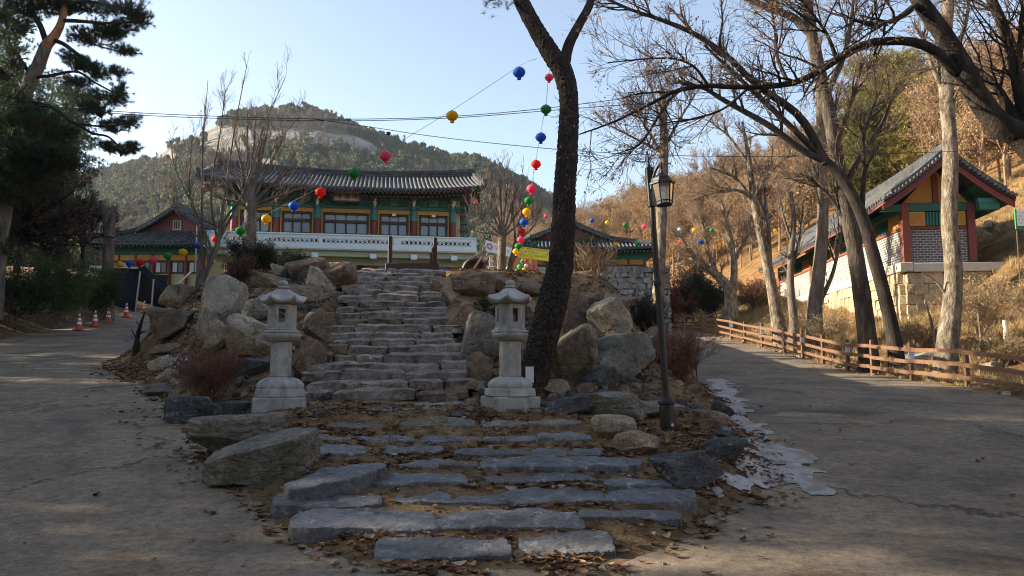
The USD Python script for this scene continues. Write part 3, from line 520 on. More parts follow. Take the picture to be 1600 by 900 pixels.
for i in range(5):
    a, b = cols[i] + .23, cols[i + 1] - .23; n = 4 if i == 2 else 3
    obj('lintel', F.box(a, b, V0 - .06, V0 + .16, 11.36, 11.61), 'paint_ochre', hall)
    pw = (b - a) / n
    for k in range(n): obj('frieze_panel', F.box(a + pw * k + .05, a + pw * (k + 1) - .05, V0 + .02 - (.03 if k % 2 else 0), V0 + .2, 11.9, 12.4), 'paint_teal' if k % 2 else 'paint_green', hall)
    wnd = obj('window', F.m(join([rbox((a + .1, V0 + .05, FZ), (a + .20, V0 + .22, 11.36)), rbox((b - .20, V0 + .05, FZ), (b - .1, V0 + .22, 11.36)), rbox((a + .2, V0 + .05, 11.24), (b - .2, V0 + .22, 11.357)), rbox((a + .2, V0 + .05, 10.72), (b - .2, V0 + .22, 10.9)),
        rbox((a + .2, V0 + .05, 9.92), (b - .2, V0 + .22, 10.06)), rbox((a + .2, V0 + .08, FZ), (b - .2, V0 + .2, 9.55))])), 'timber_dark', hall)
    for s_ in (0, 1): obj('window_post', F.box([a + .004, b - .096][s_], [a + .096, b - .004][s_], V0 + .0, V0 + .2, FZ, 11.357), 'paint_ochre', wnd)
    m_ = 4 if i == 2 else 3; w_ = (b - a - .4) / m_
    for k in range(m_):
        x0 = a + .2 + w_ * k
        obj('pane', F.box(x0 + .05, x0 + w_ - .05, V0 + .15, V0 + .17, 10.90, 11.24, 0), 'pane_glass', wnd); obj('pane', F.box(x0 + .06, x0 + w_ - .06, V0 + .15, V0 + .17, 9.55, 9.92, 0), 'screen_paper', wnd); obj('pane', F.box(x0 + .05, x0 + w_ - .05, V0 + .16, V0 + .18, 10.06, 10.72, 0), 'pane_glass', wnd)
        if k: obj('mullion', F.box(x0 - .045, x0 + .045, V0 + .07, V0 + .2, 9.55, 9.921), 'timber_dark', wnd); obj('mullion', F.box(x0 - .035, x0 + .035, V0 + .07, V0 + .2, 10.055, 10.721), 'timber_dark', wnd)
    if i > 2: obj('floodlight', F.box((a + b) / 2 - .12, (a + b) / 2 + .12, V0 - .22, V0 - .06, 11.22, 11.38), 'plaster_white', hall)
# balcony: slab, parapet with openwork, corbels
obj('balcony_slab', F.box(0, W, 0, 3.0, 8.78, 8.948), 'balcony_white', hall)
par = sbox(0, 8.90, W, 9.70); holes = []
for a, b in ((.5, 2.9), (3.4, 6.4), (6.85, 11.1), (11.6, 15.7)):
    for x in np.arange(a, b, .272):
        holes += [sbox(x, 9.24, x + .15, 9.45), sbox(x + .165, 9.45, x + .255, 9.50), sbox(x + .165, 9.19, x + .255, 9.24), sbox(x + .185, 9.31, x + .235, 9.38)]
pp = par.difference(shapely.union_all(holes)); g_ = trimesh.creation.extrude_polygon(pp, .13, engine='earcut'); v_ = np.asarray(g_.vertices)
bal = obj('balustrade', F.m(trimesh.Trimesh(np.stack([v_[:, 0], v_[:, 2] - .02, v_[:, 1]], 1), g_.faces[:, ::-1], process=False)), 'balcony_white', hall)
obj('handrail', F.box(-.05, W + .05, -.06, .16, 9.68, 9.77), 'balcony_white', bal); obj('base_band', F.box(-.03, W + .03, -.05, -.018, 8.84, 9.10), 'balcony_white', bal)
for u in (.02, W - .15): obj('side_parapet', F.box(u, u + .13, .12, 3.0, 8.95, 9.70), 'balcony_white', bal)
obj('soffit_beam', F.box(.1, W - .1, .25, 1.0, 8.42, 8.777), 'beam_green', hall)
obj('wall_band', F.box(.4, W - .4, 1.0, 1.45, 8.0, 8.75), 'beam_green', hall)
for u in cols:
    obj('corbel', F.box(u - .2, u + .2, -.02, 1.0, 8.30, 8.60), 'balcony_white', hall)
    obj('ground_column', F.box(u - .26, u + .26, 1.0, 1.5, GZ, 7.996), 'paint_red', hall)
for i in range(5):
    a, b = cols[i] + .27, cols[i + 1] - .27
    if i >= 3:
        d = obj('door', F.box(a, b, 1.22, 1.32, GZ, 7.99), 'paint_blue', hall)
        for k in range(2): obj('door_panel', F.box(a + .12 + k * (b - a) / 2, a + (k + 1) * (b - a) / 2 - .12, 1.19, 1.23, GZ + .2, 7.8), 'paint_pale_blue', d)
    else: obj('dark_opening', F.box(a, b, 1.30, 1.5, GZ, 7.99), 'timber_dark', hall)  # solid dark panel stands in for the shade inside the opening
# plaque with the three characters of the temple's name, read from the right
pl = obj('name_plaque', F.box(7.45, 8.95, .42, .52, 11.98, 12.52), 'plaque_pale', hall)
obj('plaque_frame', F.m(join([rbox((7.36, .40, 11.90), (9.04, .54, 11.98)), rbox((7.36, .40, 12.52), (9.04, .54, 12.60)), rbox((7.36, .40, 11.984), (7.45, .54, 12.516)), rbox((8.95, .40, 11.984), (9.04, .54, 12.516))])), 'timber_brown', pl)
GL = {'寺': [(5, 1, 5, 5), (2, 2.6, 8, 2.6), (1, 4.8, 9, 4.8), (1.2, 6.5, 8.8, 6.5), (6.5, 5.4, 6.5, 9.4), (6.5, 9.4, 5.4, 9), (3, 7.5, 4, 8.6)],
      '靈': [(2, .8, 8, .8), (1, 2, 9, 2), (1, 2, 1, 3), (9, 2, 9, 3), (5, .8, 5, 3.6), (2.5, 2.9, 4, 2.9), (6, 2.9, 7.5, 2.9), (1.2, 4.2, 3, 4.2), (1.2, 5.4, 3, 5.4), (1.2, 4.2, 1.2, 5.4), (3, 4.2, 3, 5.4), (4.1, 4.2, 5.9, 4.2), (4.1, 5.4, 5.9, 5.4), (4.1, 4.2, 4.1, 5.4), (5.9, 4.2, 5.9, 5.4), (7, 4.2, 8.8, 4.2), (7, 5.4, 8.8, 5.4), (7, 4.2, 7, 5.4), (8.8, 4.2, 8.8, 5.4), (1.5, 6.4, 8.5, 6.4), (5, 6.4, 5, 9.2), (1, 9.2, 9, 9.2), (2.6, 7.2, 3.6, 8.5), (7.4, 7.2, 6.4, 8.5)],
      '佛': [(3, 1, 1.2, 4), (2.2, 3, 2.2, 9.4), (4, 2.4, 8.6, 2.4), (8.6, 2.4, 8.6, 4.2), (8.6, 4.2, 4.2, 4.2), (4.2, 4.2, 4.2, 6), (4.2, 6, 9, 6), (9, 6, 8.6, 8), (5.8, 1, 5.4, 7), (5.4, 7, 4.2, 9.4), (7.2, 1, 7.2, 9.4)]}
for k, ch in enumerate('寺靈佛'):
    ms = []
    for x0, y0, x1, y1 in GL[ch]:
        s_ = .044; a = np.array([7.56 + k * .47 + x0 * s_, .417, 12.47 - y0 * s_]); b = np.array([7.56 + k * .47 + x1 * s_, .417, 12.47 - y1 * s_]); d_ = b - a; L_ = np.linalg.norm(d_); d_ /= L_
        m_ = trimesh.creation.box((L_ + .03, .012, .032)); R_ = np.eye(4); R_[:3, 0] = d_; R_[:3, 1] = (0, 1, 0); R_[:3, 2] = np.cross(d_, (0, 1, 0)); R_[:3, 3] = (a + b) / 2; m_.apply_transform(R_); ms.append(m_)
    obj('character', F.m(join(ms)), 'ink', pl)
# right end of the hall: green bracket frame at the side
for k, z in enumerate((9.4, 9.9, 10.4, 10.9, 11.4, 11.9)): obj('side_bracket', F.box(W - .9, W - .25 - .05 * k, V0 + .1 + .15 * (k % 2), V0 + .5, z, z + .22), 'paint_green' if k % 2 else 'paint_red', hall)
for k in range(4): obj('side_lattice', F.box(W - .8 + k * .15, W - .72 + k * .15, V0 + .55, V0 + .7, 9.0, 12.2), 'paint_teal', hall)

# ---------------------------------------------------------------- gabled halls behind (hip-and-gable, gable to the camera)
def gable_hall(name, label, apex, g, gz, WL, WR, E, ze, depth, ground, th=0.0, lit='tile_pale_lit', wall='wall_cream'):
    fr = Frame((apex[0], apex[1]), th); az = apex[2]
    t_ = thing(name, label, 'temple hall', (apex[0], apex[1], ground))
    def prof(s): return s ** .85                                   # concave fall from ridge to eave
    def side(W_, sg):
        def fn(v, t):                                              # t 0 eave, 1 ridge
            u = W_ * (1 - t); z = np.where(u <= g, gz + (az - gz) * (1 - u / g) ** 1.15, ze + (gz - ze) * np.clip((W_ - u) / max(W_ - g, .01), 0, 1) ** 1.3)
            return np.stack(np.broadcast_arrays(sg * u, v, z), -1)
        return fn
    for W_, sg in ((WL, -1), (WR, 1)):
        fn = side(W_, sg); us = np.linspace(-.45, depth, 6); ts = np.linspace(1 - g / W_, 1, 8)
        obj('upper_roof', fr.m(surf(fn, us, ts, .16)), 'tile_grey', t_); obj('side_roof', fr.m(surf(fn, np.linspace(0, depth, 6), np.linspace(0, 1 - g / W_, 5), .16)), 'tile_grey', t_)
        line = fn(np.full(10, -.5), np.linspace(1 - g / W_, 1, 10)); obj('gable_ridge', fr.m(sweep_box(line + [0, .1, 0], .34, .26)), 'tile_grey', t_)
        for k, q in enumerate(np.linspace(.04, .95, 15)):           # round tile ends along the rake
            p = fn(np.array(-.50), np.array(1 - g / W_ * (1 - q))) ; obj('tile_end', fr.m(tubes(np.stack([p + [0, -.14, -.06], p + [0, .12, -.06]]), [.085, .085], 8, cap=True)), lit, t_)
        line = np.stack([np.linspace(sg * g, sg * W_, 8), np.linspace(-.3, -E, 8), gz + (ze + .30 - gz) * np.linspace(0, 1, 8) ** .8], 1); obj('hip_ridge', fr.m(sweep_box(line, .30, .26)), 'tile_grey', t_)
        tri = [np.array([sg * g, 0, gz - .02]), np.array([sg * W_, -E, ze + .18]), np.array([sg * W_, 0, ze])]
        v_ = np.array(tri + [p - [0, 0, .15] for p in tri]); obj('hip_roof', fr.m(trimesh.Trimesh(v_, [[0, 1, 2], [0, 2, 1], [3, 5, 4], [0, 3, 4], [0, 4, 1], [1, 4, 5], [1, 5, 2]], process=False)), 'tile_grey', t_)
    def skirt(u, t):
        u = np.asarray(u, float); q = np.where(u < 0, -u / WL, u / WR); c = np.clip(q, 0, 1) ** 3
        tm = np.clip(np.where(np.abs(u) <= g, 1, (np.where(u < 0, WL, WR) - np.abs(u)) / (np.where(u < 0, WL, WR) - g)), 0.02, 1); tt = np.asarray(t) * tm
        return np.stack(np.broadcast_arrays(u, -E * (1 - tt), ze + .22 * c + (gz - ze - .22 * c) * np.maximum(tt, 0) ** 1.2), -1)
    us = np.linspace(-WL, WR, 31); obj('lower_roof', fr.m(surf(skirt, us, np.linspace(0, 1, 6), .16)), 'tile_grey', t_)
    ribs(t_, fr, skirt, np.arange(-WL + .15, WR - .1, .30), -.02, .97, lit, .085, 6)
    obj('rafters', fr.m(join([tubes(np.array([[u, -E + .12, ze - .22], [u, .0, ze + .12]]), [.075, .075], 6, cap=True) for u in np.arange(-WL + .2, WR - .1, .3)])), 'paint_green', t_, kind='stuff')
    line = np.array([[0, v, az + .02] for v in np.linspace(-.6, depth, 6)]); obj('ridge', fr.m(sweep_box(line, .36, .42)), 'tile_grey', t_)
    obj('ridge_finial', fr.m(rock((0, -.55, az + .55), (.34, .34, .55), 3, .1, 3, .4, cuts=4)), 'tile_grey', t_)
    v_ = np.array([[-g + .1, 0, gz], [g - .1, 0, gz], [0, 0, az - .1], [-g + .1, .12, gz], [g - .1, .12, gz], [0, .12, az - .1]])
    gb = obj('gable_wall', fr.m(trimesh.Trimesh(v_, [[0, 1, 2], [3, 5, 4], [0, 3, 4], [0, 4, 1], [1, 4, 5], [1, 5, 2], [2, 5, 3], [2, 3, 0]], process=False)), 'paint_red', t_)
    obj('gable_vent', fr.box(-.32, .32, -.05, -.002, gz + .12, gz + .85), 'plaque_pale', gb)
    for k in range(3): obj('vent_slat', fr.box(-.22 + .16 * k, -.12 + .16 * k, -.07, -.052, gz + .2, gz + .78), 'timber_dark', gb)
    wf = -E + 1.1
    obj('wall', fr.box(-WL + 1.2, WR - 1.2, wf + .2, depth, ground, ze + .1), wall, t_)
    obj('beam', fr.box(-WL + .9, WR - .9, wf - .05, wf + .25, ze - .72, ze - .12), 'paint_green', t_); obj('lintel', fr.box(-WL + 1.0, WR - 1.0, wf + .02, wf + .24, ze - 1.15, ze - .725), 'paint_ochre', t_)
    n = int((WL + WR - 2) / 1.25)
    for k in range(n + 1):
        u = -WL + 1.1 + k * (WL + WR - 2.2) / n; obj('column', fr.m(tubes(np.array([[u, wf + .12, ground], [u, wf + .12, ze - .1]]), [.14, .14], 10, cap=True)), 'paint_red', t_, smooth=50)
    for k in range(n):
        u0 = -WL + 1.25 + k * (WL + WR - 2.2) / n; u1 = u0 + (WL + WR - 2.2) / n - .30
        wd = obj('window', fr.box(u0, u1, wf + .12, wf + .19, ze - 2.1, ze - 1.16), 'timber_dark', t_); obj('pane', fr.box(u0 + .1, (u0 + u1) / 2 - .05, wf + .10, wf + .125, ze - 2.0, ze - 1.3, 0), 'screen_paper', wd); obj('pane', fr.box((u0 + u1) / 2 + .05, u1 - .1, wf + .10, wf + .125, ze - 2.0, ze - 1.3, 0), 'pane_glass', wd)
    return t_, fr
ap = P(278, 326, 58); gz1 = P(278, 362, 58)[2]; ze1 = P(278, 380, 56)[2]
gable_hall('gabled_hall', 'dark tiled hall with a deep red gable behind the tarp shelter on the left', ap, 2.85, gz1, 6.0, 3.6, 2.3, ze1, 9, hz(ap[0], ap[1]) - .6)
ap2 = P(890, 348, 62); gz2 = P(890, 374, 62)[2]; ze2 = P(890, 388, 60)[2]
gable_hall('gabled_hall', 'smaller red gabled hall with sunlit roof tiles behind the leaning pine trunk', ap2, 3.2, gz2, 4.2, 6.9, 2.2, ze2, 9, hz(ap2[0], ap2[1]) - .6)

# ---------------------------------------------------------------- brick shed on its stone base, right
s0 = P(1413, 411, 34); Z0 = s0[2]; ang = math.atan2(.9954, .0955); B = Frame(s0, ang - math.pi / 2)     # u to the right, v into the picture
LB, WB = 22.3, 2.96; bays = [0, 6.7, 14.3, 22.3]
shed = thing('brick_shed', 'small tiled outbuilding of grey brick with red posts and yellow panels at right', 'building', (s0[0], s0[1], hz(s0[0], s0[1])))
obj('wall', B.box(0.02, .22, .1, LB, Z0, Z0 + 1.48), 'brick_lit_y', shed, label='brick side wall, painted lighter as if sunlit'); obj('wall', B.box(.23, WB - .05, .02, .22, Z0, Z0 + 1.48), 'brick_shade_x', shed, label='brick gable wall, painted darker as if shaded')
obj('core', B.box(.24, WB, .3, LB, Z0 - 2, Z0 + 2.6), 'wall_cream', shed)
for k, v in enumerate(bays): obj('post', B.box(-.06, .27, v - .14, v + .14, Z0, Z0 + 2.62), 'paint_orange_red', shed)
obj('post', B.box(WB - .26, WB + .06, -.12, .16, Z0, Z0 + 2.62), 'paint_red', shed)
for i in range(3):
    a, b = bays[i] + .145, bays[i + 1] - .145
    obj('sill_rail', B.box(-.03, .24, a, b, Z0 + 1.484, Z0 + 1.62), 'paint_orange_red', shed); n = 4
    for k in range(n):
        p0, p1 = a + (b - a) * k / n, a + (b - a) * (k + 1) / n
        if k % 2 == (i % 2): obj('panel', B.box(.03, .16, p0 + .05, p1 - .05, Z0 + 1.64, Z0 + 2.26), 'paint_ochre', shed)
        else:
            wd = obj('window', B.box(.10, .2, p0 + .05, p1 - .05, Z0 + 1.64, Z0 + 2.26), 'paint_green', shed)
            for q in range(7): obj('window_bar', B.box(.05, .095, p0 + .14 + q * (p1 - p0 - .3) / 7, p0 + .19 + q * (p1 - p0 - .3) / 7, Z0 + 1.66, Z0 + 2.24, 0), 'paint_teal', wd)
    obj('beam', B.box(-.04, .26, a, b, Z0 + 2.28, Z0 + 2.62), 'paint_green', shed)
obj('sill_rail', B.box(.274, WB - .264, -.03, .2, Z0 + 1.484, Z0 + 1.62), 'paint_red', shed)
for a, b in ((.30, .98), (2.1, WB - .28)): pn = obj('panel', B.box(a, b, .0, .16, Z0 + 1.64, Z0 + 2.28), 'paint_yellow', shed); obj('panel_line', B.box(a + .07, b - .07, -.006, -.002, Z0 + 1.71, Z0 + 2.21, 0), 'paint_ochre', pn)
wd = obj('window', B.box(1.0, 2.08, .08, .2, Z0 + 1.64, Z0 + 2.28), 'paint_green', shed)
for q in range(8): obj('window_bar', B.box(1.05 + q * .13, 1.11 + q * .13, .02, .075, Z0 + 1.66, Z0 + 2.26, 0), 'paint_teal', wd)
obj('beam', B.box(.1, WB - .1, -.05, .24, Z0 + 2.30, Z0 + 2.66), 'paint_green', shed)
obj('beam', B.box(-.95, -.02, -.12, .10, Z0 + 2.30, Z0 + 2.60), 'paint_green', shed); obj('bracket_beam', B.box(WB - .1, WB + .75, -.85, -.5, Z0 + 2.16, Z0 + 2.46), 'paint_green', shed); obj('bracket_beam', B.box(WB - .1, WB + .65, -.80, -.55, Z0 + 2.465, Z0 + 2.68), 'paint_teal', shed)
uc = WB / 2; OV = 1.2; RZ = Z0 + 4.55; EZ = Z0 + 2.42
def shroof(sg):
    def fn(v, t):
        v = np.asarray(v, float); hw = uc + OV; q = np.clip(np.abs((v - LB / 2) / (LB / 2 + 1.3)), 0, 1) ** 3
        z = EZ + .22 * q + (RZ + .1 * q - EZ - .22 * q) * np.maximum(t, 0) ** 1.18; return np.stack(np.broadcast_arrays(uc + sg * hw * (1 - np.asarray(t)), v, z), -1)
    return fn
VS = np.linspace(-1.25, LB + 1.2, 24)
for sg in (-1, 1):
    fn = shroof(sg); obj('roof', B.m(surf(fn, VS, np.linspace(0, 1, 8), .14)), 'tile_grey', shed)
    obj('rake_ridge', B.m(sweep_box(fn(np.full(9, -1.15), np.linspace(.12, 1, 9)), .26, .24)), 'tile_grey', shed)
    for q in np.linspace(.02, .96, 17):
        p = fn(np.array(-1.25), np.array(q)); obj('rake_tile', B.m(tubes(np.stack([p + [0, -.14, .0], p + [0, .22, .02]]), [.085, .085], 8, cap=True)), 'tile_pale_lit', shed)
    rk = fn(np.full(9, -1.12), np.linspace(.0, 1, 9)); obj('bargeboard', B.m(sweep_box(rk - [0, 0, .46], .07, .30)), 'paint_red', shed)
    obj('rafters', B.m(join([tubes(np.stack([fn(np.array(v), np.array(.02)) - [0, 0, .22], fn(np.array(v), np.array(.5)) - [0, 0, .25]]), [.065, .065], 6, cap=True) for v in np.arange(-1.0, LB + 1.1, .30)])), 'paint_green', shed, kind='stuff')
    obj('eave_strip', B.m(sweep_box(fn(VS, np.full(24, .015)) - [0, 0, .235], .05, .09)), 'paint_orange_red', shed)
ribs(shed, B, shroof(-1), np.arange(-.95, LB + 1.15, .285), -.02, .97, 'tile_pale_lit', .082, 7)  # sunward rows take the lighter, lit tile copy; the far slope the darker one
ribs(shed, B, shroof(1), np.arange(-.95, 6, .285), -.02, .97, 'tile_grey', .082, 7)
obj('ridge', B.m(sweep_box(np.array([[uc, v, RZ - .02 + .12 * abs((v - LB / 2) / (LB / 2 + 1.2)) ** 3] for v in VS]), .30, .38)), 'tile_grey', shed); obj('ridge_finial', B.m(rock((uc, -1.2, RZ + .5), (.3, .34, .6), 4, .1, 3, .4, cuts=4)), 'tile_grey', shed); obj('ridge_finial', B.m(rock((uc, LB + 1.1, RZ + .5), (.3, .34, .5), 5, .1, 3, .4, cuts=4)), 'tile_pale_lit', shed)
v_ = np.array([[.02, .1, Z0 + 2.6], [WB - .02, .1, Z0 + 2.6], [uc, .1, RZ - .35], [.02, .3, Z0 + 2.6], [WB - .02, .3, Z0 + 2.6], [uc, .3, RZ - .35]]); gb = obj('gable_wall', B.m(trimesh.Trimesh(v_, [[0, 1, 2], [3, 5, 4], [0, 3, 4], [0, 4, 1], [1, 4, 5], [1, 5, 2], [2, 5, 3], [2, 3, 0]], process=False)), 'paint_ochre', shed)
obj('gable_post', B.box(uc - .12, uc + .12, .02, .098, Z0 + 2.67, RZ - .6), 'paint_red', gb)
# stone base: coping and separate stones
base = thing('retaining_wall', 'rough sunlit block stone base wall carrying the brick outbuilding, with a pale coping', 'wall', (s0[0], s0[1], hz(s0[0], s0[1])))
obj('coping', B.box(-.30, .26, -.30, LB + .4, Z0 - .40, Z0 - .004, .03), 'concrete_white', base); obj('coping', B.box(.264, WB + 1.9, -.30, .3, Z0 - .42, Z0 - .03, .03), 'concrete_white', base)
rg = np.random.default_rng(77)
def stone_wall(parent, fr, length, top, bot, face, rows, avg, m, seed, normal, name='stone', limit=1000):
    """courses of separate rough stones on the plane face; normal: local axis the stones stand out along (-u: 0, -v: 1)"""
    rg = np.random.default_rng(seed); hs = rg.uniform(.75, 1.25, rows); hs *= (top - bot) / hs.sum(); z = top; k = 0
    for h in hs:
        s = rg.uniform(-.3, .1)
        while s < length:
            w = avg * rg.uniform(.6, 1.5); e = min(s + w, length); s_ = max(s, 0)
            if e - s_ > .12 and k < limit:
                j = rg.uniform(.008, .022); c = [(s_ + e) / 2, z - h / 2]; size = (e - s_ - j, .34 + rg.uniform(0, .10), h - j)
                loc = np.array([face, c[0], c[1]]) if normal == 0 else np.array([c[0], face, c[1]]); sz = (size[1], size[0], size[2]) if normal == 0 else size
                b8 = np.array([[a, b, c] for a in (-.5, .5) for b in (-.5, .5) for c in (-.5, .5)]) * np.array(sz) + rg.normal(size=(8, 3)) * (.035 if m == 'dry_stone' else .02)
                q8 = np.concatenate([b8 * [1, 1, .86], b8 * [.86, 1, 1] if normal == 1 else b8 * [1, .86, 1]]); q8[:, 1 if normal else 0] *= np.where(np.arange(16) % 2, .97, 1.03); obj(name, fr.m(trimesh.convex.convex_hull(loc + q8)), m, parent); k += 1
            s = e
        z -= h
wallb = obj('mortar_core', B.box(-.02, WB + 1.8, .06, LB + .3, Z0 - 4.2, Z0 - .39), 'mortar', base)
stone_wall(base, B, LB + .4, Z0 - .41, Z0 - 3.4, -.06, 7, .62, 'wall_stone', 5, 0); stone_wall(base, B, WB + 1.7, Z0 - .43, Z0 - 2.9, .02, 5, .62, 'wall_stone', 6, 1)
lowb = P(1190, 492, 60); obj('low_end_wall', B.box(-.5, 1.2, LB + .5, LB + 7.5, Z0 - 3.6, Z0 - 1.2, .05), 'wall_stone', base)

# ---------------------------------------------------------------- dry stone retaining wall at the back, centre right
rw = thing('retaining_wall', 'shaded rubble retaining wall below the rear hall, right of the pine', 'wall', (6, 50.3, hz(6, 48)))
R_ = Frame((1.6, 50.0), 0); obj('backing', R_.box(0, 8.6, .12, .6, 3.2, 8.05), 'soil', rw); stone_wall(rw, R_, 8.6, 8.1, 3.6, .1, 13, .42, 'dry_stone', 9, 1)
# ================================================================== STONE WORK
def edge_loop(m):
    e = np.sort(m.edges, axis=1); u, inv, c = np.unique(e, axis=0, return_inverse=True, return_counts=True); return m.edges[c[inv] == 1]
def slab(poly, zf, thick, seed, step=.034, rough=.034, edge=.010, out=.018):
    """a flat stone with the outline poly (xy); zf(x, y): height of its top"""
    b = poly.bounds; step = max(step, max(b[2] - b[0], b[3] - b[1]) / 70)
    rng = np.random.default_rng(seed); off = rng.uniform(0, 90, 3)
    def sd(X, Y):
        p = shapely.points(X, Y); d = shapely.distance(poly.exterior, p); d = np.where(shapely.contains(poly, p), d, -d)
        return d + .055 * (meshkit.fbm(np.stack([X * 8, Y * 8, X * 0], -1) + off, 4, seed) - .5)
    g = sheet(np.arange(b[0] - .1, b[2] + .1, step), np.arange(b[1] - .1, b[3] + .1, step), zf=sd)
    c = trimesh.intersections.slice_mesh_plane(g, (0, 0, 1), (0, 0, 0)); c.merge_vertices(); v = np.asarray(c.vertices).copy(); s = v[:, 2].copy()
    q = np.stack([v[:, 0], v[:, 1], v[:, 0] * 0], -1) + off
    lay = np.round((meshkit.fbm(q * np.array([1.3, 3.2, 1]), 4, seed + 2)) * 8) / 8 - .5                     # cleaved layers of the slate
    v[:, 2] = zf(v[:, 0], v[:, 1]) + rough * (2.4 * lay + 1.6 * (meshkit.fbm(q * 6, 4, seed + 3) - .5)) - edge * np.clip(1 - s / edge, 0, 1) ** 2
    E = edge_loop(c); cen = np.array(poly.centroid.coords[0]); n = len(v); idx = np.unique(E); mp = -np.ones(n, int); mp[idx] = np.arange(len(idx)); k = len(idx)
    dirv = nrm(v[idx, :2] - cen); w = meshkit.fbm(q[idx] * np.array([6, 6, 1]), 3, seed + 5) - .5
    r1 = v[idx].copy(); r1[:, :2] += dirv * (out * (.4 + 2 * w))[:, None]; r1[:, 2] -= thick * (.45 + .3 * w)
    r2 = v[idx].copy(); r2[:, :2] += dirv * (out * (-.3 + 2.5 * w))[:, None]; r2[:, 2] -= thick
    F = [np.asarray(c.faces)]
    a, b_ = E[:, 0], E[:, 1]; A1, B1 = n + mp[a], n + mp[b_]; A2, B2 = A1 + k, B1 + k
    F += [np.stack([b_, a, A1], 1), np.stack([b_, A1, B1], 1), np.stack([B1, A1, A2], 1), np.stack([B1, A2, B2], 1)]
    return trimesh.Trimesh(np.vstack([v, r1, r2]), np.vstack(F), process=False)
def ray_plane(px, py, z, k=0.0, y0=0.0):
    """where the ray through (px, py) meets the plane z + k (y - y0)"""
    v = P(px, py, 10.0) - EYE; t = (z - k * y0 - EYE[2]) / (v[2] - k * v[1]); return EYE + v * t
# the slate slabs of the foreground path: (left, right, back edge, front edge, foot) in picture pixels; optional 6 corner shifts
SL = [(588, 795, 839, 864, 883), (812, 956, 830, 860, 868), (456, 682, 796, 824, 838), (683, 910, 798, 822, 833), (905, 1060, 794, 809, 816), (428, 594, 773, 788, 795), (618, 802, 768, 784, 789), (788, 943, 763, 782, 790), (948, 1084, 763, 781, 785),
      (562, 729, 740, 755, 762), (758, 930, 740, 752, 757), (946, 1046, 748, 759, 762), (626, 730, 719, 728, 733), (752, 1000, 714, 726, 743), (487, 570, 697, 708, 710), (600, 690, 696, 706, 709), (712, 818, 700, 709, 714), (822, 886, 702, 710, 713), (890, 940, 703, 710, 713),
      (561, 646, 679, 687, 691), (660, 748, 679, 687, 696), (752, 838, 679, 686, 695), (842, 922, 676, 684, 692), (480, 545, 681, 686, 689), (512, 604, 659, 666, 674), (630, 740, 654, 663, 671), (756, 822, 656, 663, 673), (826, 906, 657, 662, 671), (445, 508, 668, 674, 679), (940, 1000, 716, 722, 730), (690, 745, 722, 728, 732)]
path = thing('slab_path', 'broken rows of blue-grey slate slabs leading up to the stone stairs', 'stone path', (-.3, 9.5, hz(-.3, 9.5)))
def flat_z(x, y): return np.interp(y, [6, 6.35, 12.7, 13.8], [0, .02, .93, 1.0])
SLABS = []
for k, (xl, xr, yt, yf, yb) in enumerate(SL):
    rg = np.random.default_rng(300 + k); xc = (xl + xr) / 2
    foot = drop(xc, yb, 5.5, 16); df = foot[1]; zs = P(xc, yf, df)[2]; zs = max(foot[2] + .66 * (zs - foot[2]), foot[2] + .03)
    w = xr - xl; j = lambda a: rg.uniform(-a, a)
    px = [(xl + .02 * w, yf - 1), (xl - .0 * w, (yt + yf) / 2 + j(2)), (xl + .04 * w + j(.03) * w, yt + 2 + j(2)), (xl + .3 * w + j(.08) * w, yt + j(2.2)), (xl + .6 * w, yt + j(2)), (xr - .05 * w + j(.04) * w, yt + 1.5 + j(2)), (xr - .01 * w, (yt + yf) / 2 + j(2)), (xr, yf - 1), (xl + .8 * w, yf + j(1.2)), (xl + .5 * w, yf + j(1.2)), (xl + .22 * w, yf + j(1.2))]
    KT = .125; pg = Polygon([tuple(ray_plane(a, b, zs, KT, df)[:2]) for a, b in px]).buffer(0)
    if pg.geom_type != 'Polygon': pg = max(pg.geoms, key=lambda q: q.area)
    pg = pg.buffer(.025, join_style=2)
    if pg.area < .02: continue
    SLABS.append(pg); sx, sy = j(.02), j(.02); c0 = pg.centroid
    obj('slab', slab(pg, lambda x, y: zs + KT * (y - df) + sx * (x - c0.x) + sy * (y - c0.y), .16 if k < 14 else .2, 500 + k), 'slate' if k < 23 else 'rock_grey', path, smooth=False)
# diagonal tilted slab at the left
pg = Polygon([tuple(ray_plane(a, b, .47, .125, 8.6)[:2]) for a, b in [(443, 752), (500, 735), (560, 726), (603, 724), (604, 731), (560, 748), (495, 760), (450, 762)]]).buffer(0)
obj('slab', slab(pg, lambda x, y: .475 + .125 * (y - 8.6) + .02 * (x + 2), .26, 555), 'slate', path, smooth=False, label='long tilted slab lying askew at the left'); SLABS.append(pg)

